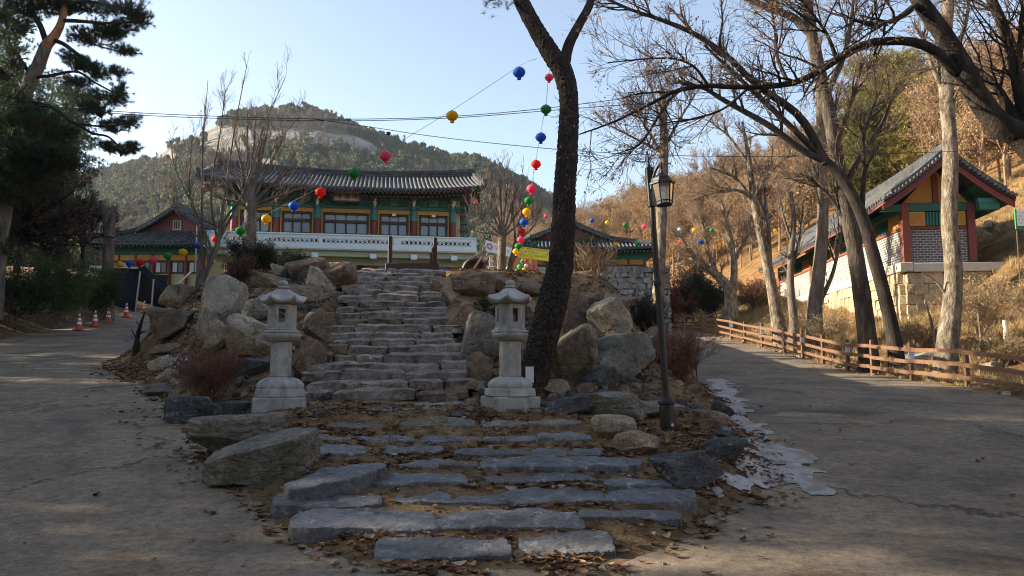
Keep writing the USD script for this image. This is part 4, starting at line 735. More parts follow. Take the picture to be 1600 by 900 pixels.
# the stone stairs
stairs = thing('stone_stairs', 'long flight of rough uneven granite steps climbing between the boulders to the hall', 'stairs', (-2.4, 13.8, 1.0))
rows = [(12.55, .935, .90, [482, 600, 655, 712, 768, 850, 906], .26)]
for x0, x1 in zip(rows[0][3][:-1], rows[0][3][1:]):
    a, b = (x0 - 800) / FPX * 12.55, (x1 - 800) / FPX * 12.55
    m = block(b - a - .03, .95, .30, int(x0)); m.apply_translation((a, 12.55 + np.random.default_rng(x0).uniform(-.05, .05), .955)); obj('stone', m, 'step_stone', stairs, smooth=35)
NST = 20
for k in range(-1, NST):
    rg = np.random.default_rng(900 + k); y = 13.95 + .405 * k; z = 1.06 + .1675 * (k + 1) if k >= 0 else 1.06
    f = max(k, 0) / (NST - 1); xl = -3.72 - .62 * f + rg.uniform(-.25, .15); xr = -.62 - 1.40 * f + rg.uniform(-.15, .25)
    if k == -1: y -= .10; z -= .03; xl -= .1
    if k == 0: z += .0
    n = rg.integers(3, 6); cuts = np.sort(rg.uniform(.12, .88, n - 1)); cuts = np.concatenate([[0], cuts, [1]]); cuts = cuts[np.concatenate([[True], np.diff(cuts) > .1])]; cuts[-1] = 1
    for c0, c1 in zip(cuts[:-1], cuts[1:]):
        a, b = xl + (xr - xl) * c0, xl + (xr - xl) * c1
        m = block(b - a - rg.uniform(.02, .06), .58, .20, int(rg.integers(1e6)), .085, 14, 6, 4); v = np.asarray(m.vertices); t_ = rg.uniform(-.03, .03); v[:, 2] += t_ * (v[:, 0] - .4); v[:, 1] += rg.uniform(-.06, .06) * v[:, 0]
        obj('stone', trimesh.Trimesh(v + [a, y + rg.uniform(-.09, .07), z + rg.uniform(-.045, .025)], m.faces, process=False), 'step_stone' if rg.random() < .85 else 'rock_brown', stairs, smooth=35)

# boulders: centre, size (px), look, label
BO = [
 (278, 463, 44, 42, 'rock_tan', 'square tan boulder perched on top of another at the left road'), (268, 505, 78, 52, 'rock_brown', 'brown boulder under the perched tan one beside left road'),
 (340, 484, 66, 84, 'rock_pale', 'big tilted pale boulder with dark veins at upper left of rockery'), (262, 545, 62, 20, 'rock_tan', 'low flat tan stone below the brown roadside boulder'),
 (342, 525, 40, 58, 'rock_tan', 'tan boulder wedged left of the big pale one'), (392, 530, 78, 62, 'rock_pale', 'big pale boulder with warm left face behind the left stone lantern'),
 (405, 486, 46, 40, 'rock_grey', 'round grey boulder above the big pale one'), (486, 560, 50, 76, 'rock_brown', 'upright brown boulder just right of the left stone lantern'),
 (498, 508, 54, 56, 'rock_brown', 'brown boulder halfway up the left side of the stairs'), (388, 577, 72, 28, 'rock_dark', 'dark flat slab behind the left stone lantern foot'),
 (258, 566, 42, 22, 'rock_pale', 'small pale kerb stone at the left road, farthest of three'), (262, 588, 36, 24, 'rock_tan', 'small tan kerb stone with rounded top at left road bend'), (252, 608, 40, 22, 'rock_grey', 'small grey kerb stone before the dark rockery slabs'),
 (300, 640, 66, 40, 'rock_dark', 'dark wet-looking edge stone at left road corner'), (352, 641, 88, 28, 'rock_dark', 'long dark edge stone in front of the left stone lantern'),
 (372, 678, 138, 58, 'rock_grey', 'long flat-topped grey boulder behind the mossy corner boulder'), (412, 712, 150, 80, 'rock_moss', 'big mossy boulder at the left front corner of rockery'),
 (480, 420, 58, 40, 'rock_brown', 'reddish boulder beside the dwarf pine at top left'), (524, 437, 60, 44, 'rock_brown', 'red-brown boulder at the top left end of the stairs'), (500, 440, 40, 38, 'rock_pale', 'pale upright stone next to the top left stairs'),
 (420, 437, 74, 22, 'rock_tan', 'flat tan stone below the round dwarf pine'), (440, 424, 34, 22, 'rock_pale', 'small pale stone on the upper left crest'), (465, 458, 70, 30, 'rock_brown', 'dark brown boulder behind the left stone lantern roof'), (520, 416, 56, 18, 'rock_tan', 'low tan capstone on the crest left of stairs'), (520, 466, 56, 22, 'rock_tan', 'flat tan stone stepping beside the upper stairs'),
 (703, 456, 54, 42, 'rock_tan', 'pointed tan boulder at the upper right of the stairs'), (720, 503, 58, 58, 'rock_brown', 'rough brown boulder halfway up the right side of stairs'), (752, 526, 66, 78, 'rock_grey', 'big rounded grey boulder behind the right stone lantern'),
 (752, 580, 38, 56, 'rock_brown', 'upright brown slab between stairs and right stone lantern'), (728, 446, 74, 36, 'rock_brown', 'long brown block on the crest right of the stairs'), (786, 446, 50, 28, 'rock_brown', 'short brown block next along the crest'), (828, 450, 44, 32, 'rock_brown', 'brown block left of the pine trunk on the crest'),
 (806, 474, 66, 38, 'rock_tan', 'flat-faced tan boulder behind the right lantern roof'), (775, 478, 44, 26, 'rock_brown', 'low brown stone by the evergreen behind right lantern'), (893, 494, 52, 70, 'rock_brown', 'tall brown boulder right of the pine trunk'), (912, 468, 60, 32, 'rock_brown', 'reddish crest stone under the bare pale shrub'), (962, 471, 60, 24, 'rock_tan', 'low reddish tan stone at the right end of crest'),
 (958, 504, 72, 66, 'rock_pale', 'big squared pale boulder with an ochre right face'), (888, 556, 82, 82, 'rock_tan', 'large tan boulder right beside the pine foot'), (962, 562, 100, 70, 'rock_moss', 'large cracked greenish boulder below the squared pale one'), (935, 592, 60, 34, 'rock_dark', 'dark greenish stone at the foot of the cracked boulder'),
 (919, 606, 36, 18, 'rock_brown', 'small brown block lying in the leaves'), (862, 604, 44, 26, 'rock_tan', 'small tan stone at the pine foot'), (905, 634, 98, 30, 'rock_dark', 'long dark slate boulder right of the right lantern'), (955, 634, 104, 36, 'rock_moss', 'long brown-green boulder behind the lamp post'), (1035, 640, 76, 26, 'rock_grey', 'low grey boulder at the lamp post, behind it'),
 (1106, 655, 70, 28, 'rock_tan', 'rounded tan stone at the right edge of rockery'), (964, 666, 60, 38, 'rock_pale', 'pale angular stone left of the lamp post'), (994, 691, 68, 36, 'rock_tan', 'tan rounded stone in front of the lamp post'), (1068, 731, 112, 54, 'rock_dark', 'big dark boulder at right front corner of the rockery'),
 (1132, 702, 56, 42, 'rock_dark', 'dark boulder at the rockery edge by the ice'), (1126, 676, 34, 18, 'rock_dark', 'small black stone between tan stone and ice'), (1020, 538, 40, 50, 'rock_brown', 'brown boulder half hidden behind the lamp post'), (1128, 640, 30, 26, 'rock_dark', 'small dark stone under the twiggy bush by the ice'),
 (1437, 562, 70, 30, 'rock_pale', 'flat sunlit boulder beyond the fence under the twin trunks'), (1468, 602, 50, 18, 'rock_tan', 'low tan stone under the fence by the pale trunk'), (1548, 577, 44, 26, 'rock_brown', 'brown stone under the fence rail at far right'), (1585, 606, 34, 16, 'rock_pale', 'small pale stone at foot of the last fence bay'), (1556, 603, 30, 14, 'rock_grey', 'grey stone at the foot of the fence, right')]
for k, (cx, cy, w, h, m, lab) in enumerate(BO):
    rg = np.random.default_rng(4000 + k); ft = drop(cx, cy + h * .45, 5.5, 30); d = ft[1]
    if cx > 1300: d = max(d, 12.7 * FPX / (cx - 800))
    dep = S(min(w, 1.6 * h), d) * rg.uniform(.75, 1.0); sz = (S(w, d) * 1.24, dep * 1.25, S(h, d) * 1.30); sz = tuple(q * (.86 if 'round' in lab or k in (13, 14, 15, 16) else 1) for q in sz); c = P(cx, cy + h * .04, d + dep * .28)
    big = w * h > 2500
    rnd_ = 'round' in lab; single('boulder', rock(c, sz, 7000 + k, .11, 5 if (big and d < 14) else (4 if w * h > 1500 else 3), .15 if rnd_ else (1.4 if k in (13, 14, 15, 16) else .62), (rg.uniform(-.15, .15), .55 if k == 2 else (rg.uniform(-.05, .05) if k in (13, 14, 15, 16) else rg.uniform(-.18, .18)), rg.uniform(-.4, .4)), 5 if rnd_ else (6 if k in (13, 14, 15, 16) else 15)), m, lab, 'boulder', smooth=24, group=None)
# rubble between the boulders: nobody could count it
rg = np.random.default_rng(12); px = np.concatenate([rg.uniform(240, 510, 420), rg.uniform(700, 1110, 420)]); py = rg.uniform(430, 650, 840); pts = np.array([drop(a, b, 6, 26) for a, b in zip(px, py)])
ok = (sdf_island(pts[:, 0], pts[:, 1]) > .15) & (pts[:, 1] < 25.5); pts = pts[ok]; pts[:, 2] = H(pts[:, 0], pts[:, 1])
protos = [rock((0, 0, 0), (1, .85, .7), 50 + i, .14, 2, .5) for i in range(4)]
instancer('rubble', protos, pts, rg.integers(0, 4, len(pts)), rg.uniform(.08, .42, len(pts)) ** 1.15, rg.uniform(0, 6.28, len(pts)), 'loose small stones lying between the boulders of the rockery', ['rock_brown', 'rock_tan', 'rock_grey', 'rock_dark'])
# pebbles and grit between the slabs
x = rg.uniform(-4, 3.6, 1500); y = rg.uniform(6.3, 13.2, 1500); k = sdf_island(x, y) > -.25; x, y = x[k], y[k]; instancer('rubble', protos, np.stack([x, y, H(x, y) + .004], 1), rg.integers(0, 4, len(x)), .015 + .06 * rg.random(len(x)) ** 3, rg.uniform(0, 6.28, len(x)), 'pebbles and grit in the soil between the slate slabs', ['rock_tan', 'rock_grey', 'rock_pale', 'rock_brown'])
# pebbles under the fence
x = rg.uniform(11.4, 12.9, 160); y = rg.uniform(15, 45, 160); instancer('rubble', protos, np.stack([x, y, H(x, y)], 1), rg.integers(0, 4, 160), rg.uniform(.05, .28, 160), rg.uniform(0, 6.28, 160), 'small stones along the foot of the right hand fence', ['rock_tan', 'rock_pale', 'rock_grey', 'rock_brown'])

# ------------------------------------------------------------------ stone lanterns
import manifold3d as m3
def ngon(n, r, rot=0.0): return [(r * math.cos(rot + 2 * math.pi * i / n), r * math.sin(rot + 2 * math.pi * i / n)) for i in range(n)]
def lathe(prof, n=48, mod=None):
    """profile of (radius, z); mod(theta, i) multiplies the radius"""
    th_ = np.arange(n) / n * 2 * np.pi; V = []
    for i, (r, z) in enumerate(prof):
        q = r * (mod(th_, i) if mod else 1.0) * np.ones(n); V.append(np.stack([q * np.cos(th_), q * np.sin(th_), np.full(n, z)], 1))
    V = np.vstack(V); k = len(prof); i, j = np.meshgrid(np.arange(k - 1), np.arange(n), indexing='ij'); j2 = (j + 1) % n
    a, b, c, d = i * n + j, i * n + j2, (i + 1) * n + j2, (i + 1) * n + j
    F = np.concatenate([np.stack([a, b, c], -1).reshape(-1, 3), np.stack([a, c, d], -1).reshape(-1, 3)]); c0, c1 = len(V), len(V) + 1
    V = np.vstack([V, [[0, 0, prof[0][1]], [0, 0, prof[-1][1]]]]); jj = np.arange(n); F = np.vstack([F, np.stack([np.full(n, c0), (jj + 1) % n, jj], 1), np.stack([np.full(n, c1), (k - 1) * n + jj, (k - 1) * n + (jj + 1) % n], 1)])
    return trimesh.Trimesh(V, F, process=False)
def prism(n, r0, r1, z0, z1, rot, bev=.012):
    return trimesh.convex.convex_hull(np.array([(x, y, z0) for x, y in ngon(n, r0 - bev, rot)] + [(x, y, z0 + bev) for x, y in ngon(n, r0, rot)] + [(x, y, z1 - bev) for x, y in ngon(n, r1, rot)] + [(x, y, z1) for x, y in ngon(n, r1 - bev, rot)]))
def stone_lantern(c, rot, label, nroof=6, foot=.42):
    t_ = thing('stone_lantern', label, 'stone lantern', c); M_ = trimesh.transformations.translation_matrix(c) @ trimesh.transformations.rotation_matrix(rot, (0, 0, 1))
    def put(name, m, sm=35, mt='cut_granite', par=None): m = m.copy(); m.apply_transform(M_); return obj(name, m, mt, par or t_, smooth=sm)
    put('plinth', rbox((-foot, -foot, -.1), (foot, foot, .15), .02)); put('plinth', prism(8, .43, .415, .152, .285, math.pi / 8))
    pet = lambda th_, i: 1 + .05 * np.abs(np.cos(4 * th_)) ** .6 - .03
    put('lotus_base', lathe([(.36, .287), (.375, .32), (.37, .36), (.34, .40), (.285, .44), (.22, .462), (.19, .476)], 96, pet), 50)
    put('shaft', prism(8, .185, .178, .477, 1.065, math.pi / 8))
    put('capital', lathe([(.20, 1.066), (.235, 1.085), (.285, 1.12), (.305, 1.155), (.300, 1.185), (.285, 1.198)], 96, lambda th_, i: 1 + (.07 * np.abs(np.cos(4 * th_)) ** .6 - .04 if i > 0 else 0)), 50)
    put('top_plate', prism(8, .315, .31, 1.199, 1.245, math.pi / 8)); put('box_foot', prism(8, .27, .255, 1.2452, 1.285, math.pi / 8))
    body = m3.Manifold.extrude(m3.CrossSection([ngon(8, .25, math.pi / 8)]), .385)
    inner = m3.Manifold.extrude(m3.CrossSection([ngon(8, .19, math.pi / 8)]), .36)
    cut = m3.Manifold.cube((1, .105, .225), True).translate((0, 0, .20)); cut = cut + cut.rotate((0, 0, 90))
    rebate = m3.Manifold.cube((.50, .15, .27), True).translate((0, 0, .20)) - m3.Manifold.cube((.452, 1, 1), True); rebate = rebate + rebate.rotate((0, 0, 90))
    q = (body - inner - cut - rebate).to_mesh(); bm = trimesh.Trimesh(q.vert_properties[:, :3], q.tri_verts); bm.apply_translation((0, 0, 1.2855)); put('fire_box', bm, False)
    n = 96; rr = []
    def roofmod(th_, i): a = (th_ * nroof / (2 * np.pi)) % 1 - .5; poly = math.cos(math.pi / nroof) / np.cos(a * 2 * math.pi / nroof); return poly
    rf = lathe([(.22, 1.672), (.34, 1.685), (.385, 1.70), (.40, 1.735), (.36, 1.765), (.27, 1.82), (.18, 1.885), (.115, 1.93), (.09, 1.945)], n, roofmod); v = np.asarray(rf.vertices).copy(); r_ = np.hypot(v[:, 0], v[:, 1]); a = (np.arctan2(v[:, 1], v[:, 0]) * nroof / (2 * np.pi)) % 1 - .5
    v[:, 2] += .075 * np.clip((r_ - .15) / .25, 0, 1) ** 1.5 * (np.abs(a) * 2) ** 2; put('roof', trimesh.Trimesh(v, rf.faces, process=False), 40)
    put('finial', lathe([(.075, 1.946), (.095, 1.965), (.085, 1.985), (.06, 1.992), (.075, 2.01), (.085, 2.035), (.07, 2.065), (.03, 2.085), (.008, 2.092)], 24), 60)
dl = 13.05
cl = P(437, 632, dl); stone_lantern((cl[0], dl, .975), .27, 'weathered grey stone lantern with petal foot standing left of the stairs', 6)
cr = P(797, 628, dl); stone_lantern((cr[0], dl, .985), .42, 'cleaner pale stone lantern standing in front of the pine trunk', 6, .38)

# ------------------------------------------------------------------ lamp post, leaning to the left
lb = drop(1045, 672); lt = P(1014, 262, lb[1]); ax = nrm(lt - lb); HL = np.linalg.norm(lt - lb); sx = nrm(np.cross([0, 1.0, 0], ax)); sy = np.cross(ax, sx)
lamp = thing('lamp_post', 'leaning black iron lamp post with one hanging glass lantern beside the ice edge', 'street lamp', lb)
def LP(m): v = np.asarray(m.vertices); return trimesh.Trimesh(lb + v[:, 0:1] * sx + v[:, 1:2] * sy + v[:, 2:3] * ax, m.faces, process=False)
u_ = lb[1] / FPX
obj('base', LP(lathe([(.105, -.15), (.105, .04), (.118, .05), (.112, .30), (.105, .36), (.125, .38), (.125, .42), (.095, .44), (.09, .47)], 24, lambda t_, i: 1 + (.05 * np.cos(8 * t_) if 2 <= i <= 3 else 0))), 'black_iron', lamp, smooth=40)
obj('pole', LP(lathe([(.052, .4), (.050, 1.6), (.044, HL - .9), (.040, HL - .02)], 16)), 'black_iron', lamp, smooth=50); obj('collar', LP(lathe([(.052, 2.08), (.064, 2.1), (.064, 2.16), (.052, 2.18)], 20)), 'black_iron', lamp, smooth=50)
obj('head', LP(rbox((-.055, -.055, HL - .60), (.055, .055, HL), .012)), 'black_iron', lamp); obj('finial', LP(lathe([(.03, HL), (.035, HL + .03), (.012, HL + .06), (.016, HL + .09), (.004, HL + .19)], 12)), 'black_iron', lamp, smooth=60)
LX = .15; LY = -.16
arm = np.array([[.0, -.05, HL - .34], [.05, -.07, HL - .14], [.11, -.12, HL - .02], [LX, LY, HL + .0], [LX, LY, HL - .06]]); q, r = resample(arm, np.full(5, .022), 14); ar = obj('arm', LP(tubes(q, r, 8, cap=True)), 'black_iron', lamp, smooth=60)
obj('arm_finial', LP(tubes(np.array([[LX, LY, HL - .01], [LX, LY, HL + .15]]), [.02, .004], 8)), 'black_iron', ar)
lz = HL - .14
lan = obj('lantern_roof', LP(lathe([(.012, lz + .08), (.03, lz + .02), (.05, lz), (.13, lz - .06), (.15, lz - .11), (.19, lz - .13), (.19, lz - .155), (.165, lz - .16)][::-1], 4 * 6, lambda t_, i: math.cos(math.pi / 6) / np.cos((t_ * 6 / (2 * np.pi)) % 1 * math.pi / 3 - math.pi / 6))), 'black_iron', lamp)
v = lan.prim
def shiftx(m, dx): m = m.copy(); m.vertices = np.asarray(m.vertices) + [dx, LY, 0]; return m
me = UsdGeom.Mesh(lan.prim); me.GetPointsAttr().Set(Vt.Vec3fArray.FromNumpy((np.array(me.GetPointsAttr().Get()) + sx * LX + sy * LY).astype(np.float32)))
T6, B6 = ngon(6, .158), ngon(6, .115); zt, zb = lz - .165, lz - .46
for i in range(6):
    j_ = (i + 1) % 6; v4 = np.array([(*T6[i], zt), (*T6[j_], zt), (*B6[j_], zb), (*B6[i], zb)]) * [.985, .985, 1]
    obj('glass_pane', LP(shiftx(trimesh.Trimesh(v4, [[0, 1, 2], [0, 2, 3]], process=False), LX)), 'lamp_glass', lamp)
    obj('frame_bar', LP(shiftx(tubes(np.array([(*T6[i], zt + .01), (*B6[i], zb)]), [.011, .010], 6, cap=True), LX)), 'black_iron', lamp)
    obj('frame_rim', LP(shiftx(tubes(np.array([(*B6[i], zb + .05), (*B6[j_], zb + .05)]) * [1.06, 1.06, 1], [.009, .009], 6, cap=True), LX)), 'black_iron', lamp)
obj('lantern_floor', LP(shiftx(lathe([(.05, zb - .03), (.11, zb - .02), (.125, zb), (.12, zb + .012)], 24), LX)), 'black_iron', lamp); obj('bulb', LP(shiftx(lathe([(.015, zb + .01), (.02, zb + .08), (.035, zb + .13), (.03, zb + .17), (.01, zb + .19)], 14), LX)), 'paper_white', lamp, smooth=60)
obj('base_sticker', LP(rbox((.02, -.124, .06), (.05, -.119, .10))), 'paper_white', lamp)

# ------------------------------------------------------------------ fence on the right
fx = 11.75; FD = [14.2, 17.2, 20.3, 23.2, 25.5, 27.5, 29.6, 31.6, 33.9, 36.6, 39.3, 42, 44.9, 47.6]
fence = thing('timber_fence', 'brown timber post and three rail fence along the right hand road', 'fence', (fx, 30, hz(fx, 30)))
FP = [np.array([fx + .06 * math.sin(d * 1.7), d, hz(fx, d)]) for d in FD]; rg = np.random.default_rng(8)
for i, p in enumerate(FP):
    ps = obj('post', rbox(p + [-.055, -.055, -.3], p + [.055, .055, 1.10 + rg.uniform(-.04, .05)], .012), 'fence_brown', fence)
    if i in (3, 5, 7, 9, 11): obj('notice', rbox(p + [-.09, -.072, .62], p + [.07, -.06, .98]), 'paper_white' if i != 3 else 'paint_pale_blue', ps)
for a, b in zip(FP[:-1], FP[1:]):
    for z in (.26, .58, .92):
        s_ = rg.uniform(-.03, .03, 2); pa, pb = a + [-.075, 0, z + s_[0]], b + [-.075, 0, z + s_[1]]; d_ = nrm(pb - pa); up = np.array([0, 0, 1.0]); side = nrm(np.cross(d_, up))
        ring = lambda p: [p - side * .02 - up * .055, p + side * .02 - up * .055, p + side * .02 + up * .055, p - side * .02 + up * .055]
        obj('rail', trimesh.convex.convex_hull(np.array(ring(pa) + ring(pb))), 'fence_brown', fence)
f2 = thing('timber_fence', 'dark reddish timber fence turning across the far end of the right road', 'fence', (10.3, 50, hz(10.3, 50)))
Q = [P(a, b, d) for a, b, d in ((1131, 513, 50), (1101, 518, 47.9), (1085, 517, 48.6), (1067, 514, 49.4), (1055, 511, 50.2), (1044, 508, 51))]
for p in Q: p[2] = hz(p[0], p[1]); obj('post', rbox(p + [-.06, -.06, -.2], p + [.06, .06, 1.15], .012), 'fence_brown', f2)
for a, b in zip(Q[:-1], Q[1:]):
    for z in (.25, .6, .95): obj('rail', tubes(np.array([a + [0, -.07, z], b + [0, -.07, z]]), [.05, .05], 4, cap=True), 'fence_brown', f2)

# ------------------------------------------------------------------ cones, shelter, small signs at the left
CO = [(123, 517, 24), (148, 511, 22), (169, 505, 25), (197, 496, 20), (225, 489, 14)]
CL = ['orange traffic cone nearest the camera, leftmost of the row by the bushes', 'orange traffic cone second from the left along the bushes', 'white-tipped orange traffic cone third in the row by the bushes', 'orange traffic cone beside the tarp shelter, fourth in row', 'orange traffic cone in the mouth of the tarp shelter']
cone = None
for (a, b, h), lab in zip(CO, CL):
    p = drop(a, b, 20, 60); p[2] = hz(p[0], p[1]) + .01
    if cone is None:
        cone = thing('traffic_cone', lab, 'traffic cone', p, 'traffic cones along the left road'); q = lambda m: trimesh.Trimesh(np.asarray(m.vertices) + p, m.faces, process=False)
        obj('base', q(rbox((-.19, -.19, 0), (.19, .19, .05), .015)), 'cone_orange', cone); obj('body', q(lathe([(.145, .05), (.03, .70), (.018, .72)], 20)), 'cone_orange', cone, smooth=40)
        obj('stripe', q(lathe([(.113, .27), (.093, .38)], 20)), 'cone_white', cone, smooth=40); obj('stripe', q(lathe([(.081, .45), (.064, .545)], 20)), 'cone_white', cone, smooth=40); obj('tip', q(lathe([(.04, .66), (.03, .73), (.012, .74)], 14)), 'cone_white', cone)
        me0 = p.copy()
    else: dup(cone, p, a * .1, lab, 'traffic cone', 'traffic cones along the left road', scale=.92 if h < 18 else 1.0)
D0 = 44.0; tp = thing('tarp_shelter', 'dark blue-black tarpaulin shelter with leaning poles at the end of left road', 'shelter', P(200, 490, D0))
def cloth(quad, name, seed, m='tarp', n=14, thick=.02, amp=.09):
    A, B_, C, D = [np.asarray(x, float) for x in quad]; s, t_ = np.meshgrid(np.linspace(0, 1, n), np.linspace(0, 1, n), indexing='ij'); s, t_ = s[..., None], t_[..., None]
    v = (A * (1 - s) + B_ * s) * (1 - t_) + (D * (1 - s) + C * s) * t_; nn = nrm(np.cross(B_ - A, D - A)); v = v + nn * amp * (meshkit.fbm(v * 1.3, 3, seed) - .5)[..., None] * 2; v = v.reshape(-1, 3)
    i, j_ = np.meshgrid(np.arange(n - 1), np.arange(n - 1), indexing='ij'); q = (i * n + j_).ravel(); f = np.vstack([np.stack([q, q + n, q + n + 1], 1), np.stack([q, q + n + 1, q + 1], 1)])
    return obj(name, trimesh.Trimesh(np.vstack([v, v + nn * thick]), np.vstack([f, f[:, ::-1] + len(v)]), process=False), m, tp, smooth=60)
cloth((P(168, 492, D0), P(213, 491, D0), P(218, 420, D0), P(168, 418, D0)), 'wall', 1)
cloth((P(140, 425, D0), P(220, 421, D0), P(236, 418, D0 + 6), P(140, 414, D0 + 6)), 'roof', 2); cloth((P(214, 419, D0 - .2), P(226, 415, D0 - .1), P(262, 452, D0 + .4), P(258, 462, D0 + .3)), 'flap', 3, amp=.03)
cloth((P(168, 488, D0 + 5), P(262, 484, D0 + 5), P(262, 430, D0 + 5), P(168, 425, D0 + 5)), 'back_wall', 4); cloth((P(258, 490, D0 + .5), P(262, 486, D0 + 5), P(262, 430, D0 + 5), P(258, 458, D0 + .5)), 'side_wall', 5)
for a, b in (((219, 424), (211, 491)), ((240, 436), (236, 490))): obj('pole', tubes(np.array([P(*a, D0 - .15), P(*b, D0 - .15)]), [.05, .05], 8, cap=True), 'steel', tp)
obj('rope_pole', tubes(np.array([P(308, 350, D0 + 2), P(304, 420, D0 + 2)]), [.04, .04], 8, cap=True), 'steel', tp) if False else None
sp = thing('brace_pole', 'pale pole leaning against the yellow wall behind the perched boulder', 'pole', P(278, 448, 50)); obj('shaft', tubes(np.array([P(279, 443, 50), P(299, 424, 50.5)]), [.06, .06], 8, cap=True), 'steel', sp)
sp = thing('flag_pole', 'thin upright grey pole in front of the left gabled hall', 'pole', P(306, 425, 45)); obj('shaft', tubes(np.array([P(305, 425, 45), P(308, 352, 45)]), [.045, .04], 8, cap=True), 'steel', sp)
wp = drop(23, 518, 20, 60); ws = thing('wooden_sign', 'small pale wooden notice board on a stake before the left bushes', 'sign', wp); dw = wp[1]
obj('stake', tubes(np.array([wp - [0, 0, .2], P(23, 470, dw)]), [.045, .045], 8, cap=True), 'timber_dark', ws)
a, b = P(13, 485, dw), P(33, 472, dw); bd = obj('board', rbox((a[0], dw - .07, a[2]), (b[0], dw - .045, b[2]), .006), 'sign_wood', ws)
rg = np.random.default_rng(3)
def fake_text(par, o, ax_, up_, nrm_, n, h, adv, m, seed, bold=.13):
    """a row of small, unreadable block characters: a few strokes each, as they look from here"""
    rg = np.random.default_rng(seed); ms = []
    for k in range(n):
        if rg.random() < .12: continue
        for s in range(rg.integers(3, 6)):
            if rg.random() < .55: x0, x1 = sorted(rg.uniform(.05, .85, 2)); x1 = max(x1, x0 + .35); y0 = rg.choice([.05, .3, .55, .85]); q = [(x0, y0), (x1, y0), (x1, y0 + bold), (x0, y0 + bold)]
            else: x0 = rg.choice([.1, .35, .6, .8]); y0, y1 = sorted(rg.uniform(.0, 1, 2)); y1 = max(y1, y0 + .4); q = [(x0, y0), (x0 + bold, y0), (x0 + bold, y1), (x0, y1)]
            f = np.array([o + ax_ * (k * adv + a * h * .95) + up_ * b * h + nrm_ * .003 * (s + 1) for a, b in q]); ms.append(trimesh.Trimesh(f, [[0, 1, 2], [0, 2, 3]], process=False))
    return obj('lettering', join(ms), m, par, kind='stuff')
fake_text(bd, np.array([a[0] + .05, dw - .075, (a[2] + b[2]) / 2 + .02]), np.array([1., 0, 0]), np.array([0, 0, 1.]), np.array([0, -1., 0]), 5, .12, .085, 'ink', 1, .16); fake_text(bd, np.array([a[0] + .06, dw - .075, a[2] + .06]), np.array([1., 0, 0]), np.array([0, 0, 1.]), np.array([0, -1., 0]), 8, .05, .05, 'timber_brown', 2)
st = thing('stone_stack', 'little stack of flat stones behind the wooden notice board', 'stone stack', wp + [0, .4, 0])
for k in range(5): c = P(23 + (k % 2), 469 - k * 4.6, dw + .4); obj('stone', rock(c, (.30 - .03 * k, .26, .10), 60 + k, .08, 3, .6), 'rock_grey', st)
# ================================================================== TREES AND PLANTS
def part_tubes(limbs, sides, rough=0.0, seed=0):
    ms = []
    for q, r in limbs:
        m = tubes(q, r, sides)
        if rough:
            v = np.asarray(m.vertices).reshape(len(q), sides, 3); c = q[:, None]; s = 1 + rough * 2 * (meshkit.fbm(v * 5.0 + seed, 4, seed) - .5)
            m = trimesh.Trimesh((c + (v - c) * s[..., None]).reshape(-1, 3), m.faces, process=False)
        ms.append(m)
    return join(ms)
def stackP(limbs, k=12):
    A = [resample(q, r, k) for q, r in limbs]; return np.stack([a for a, _ in A]), np.stack([b for _, b in A])
def twiggy(t_, limbs, rng, n=(9, 6, 5), lens=((.9, 2.2), (.4, 1.1), (.15, .5)), ang=(45, 42, 40), up=(.25, .15, .1), t0=.3, tm='twig', bm='bark_grey', rmax=(.06, .02, .007), leaves=None, leaf_n=0, leaf_size=.06, sides=5, wig=.12, rmin=.003, flat=0.0):
    """branches, twigs and a few leaves on the limbs of the tree t_"""
    Pp, Rp = stackP(limbs, 16)
    b1, r1 = spawn(Pp, Rp, n[0], *lens[0], ang[0], rng, 7, t0, 1.0, up[0], rmax[0], .6, wig, .3, flat); r1 = np.maximum(r1, rmin * 1.6)
    b2, r2 = spawn(b1, r1, n[1], *lens[1], ang[1], rng, 5, .2, 1.0, up[1], rmax[1], .6, wig * 1.2, .3, flat); r2 = np.maximum(r2, rmin * 1.2)
    b3, r3 = spawn(b2, r2, n[2], *lens[2], ang[2], rng, 4, .15, 1.0, up[2], rmax[2], .7, wig * 1.2, .4, flat); r3 = np.maximum(r3, rmin)
    obj('branches', tubes(b1, r1, sides), bm, t_, smooth=True, kind='stuff'); obj('twigs', join([tubes(b2, r2, 4), tubes(b3, r3, 3)]), tm, t_, kind='stuff')
    if leaves and leaf_n:
        i = rng.integers(0, len(b3), leaf_n); j = rng.integers(1, 4, leaf_n); obj('leaves', leaf_cards(b3[i, j] + rng.normal(size=(leaf_n, 3)) * .02, leaf_size, rng, .8), leaves, t_, kind='stuff')
    return b1, b2, b3
def ptree(name, label, cat, paths, d, bark, rng, base=None, group=None, rough=.10, sides=14, n=26, **kw):
    """paths: list of limbs in picture pixels (px, py, width) or (dd, [...])"""
    limbs = []
    for p in paths:
        dd = 0
        if isinstance(p, tuple): dd, p = p
        limbs.append(limb(p, d, n, dd))
    b = limbs[0][0][0]; t_ = thing(name, label, cat, (b[0], b[1], b[2]), group)
    nk = kw.pop('trunks', 1)
    obj('trunk', part_tubes(limbs[:nk], sides, rough, 3), bark, t_, smooth=True)
    for i in range(nk, len(limbs)): obj('limb', part_tubes(limbs[i:i + 1], max(6, sides - 4), rough, 7 + i), bark, t_, smooth=True)
    if kw.get('n3'): kw['n'] = kw.pop('n3'); 
    out = twiggy(t_, [limbs[i] for i in kw.pop('from_', range(len(limbs)))], rng, bm=kw.pop('bm', bark), **kw)
    return t_, limbs, out

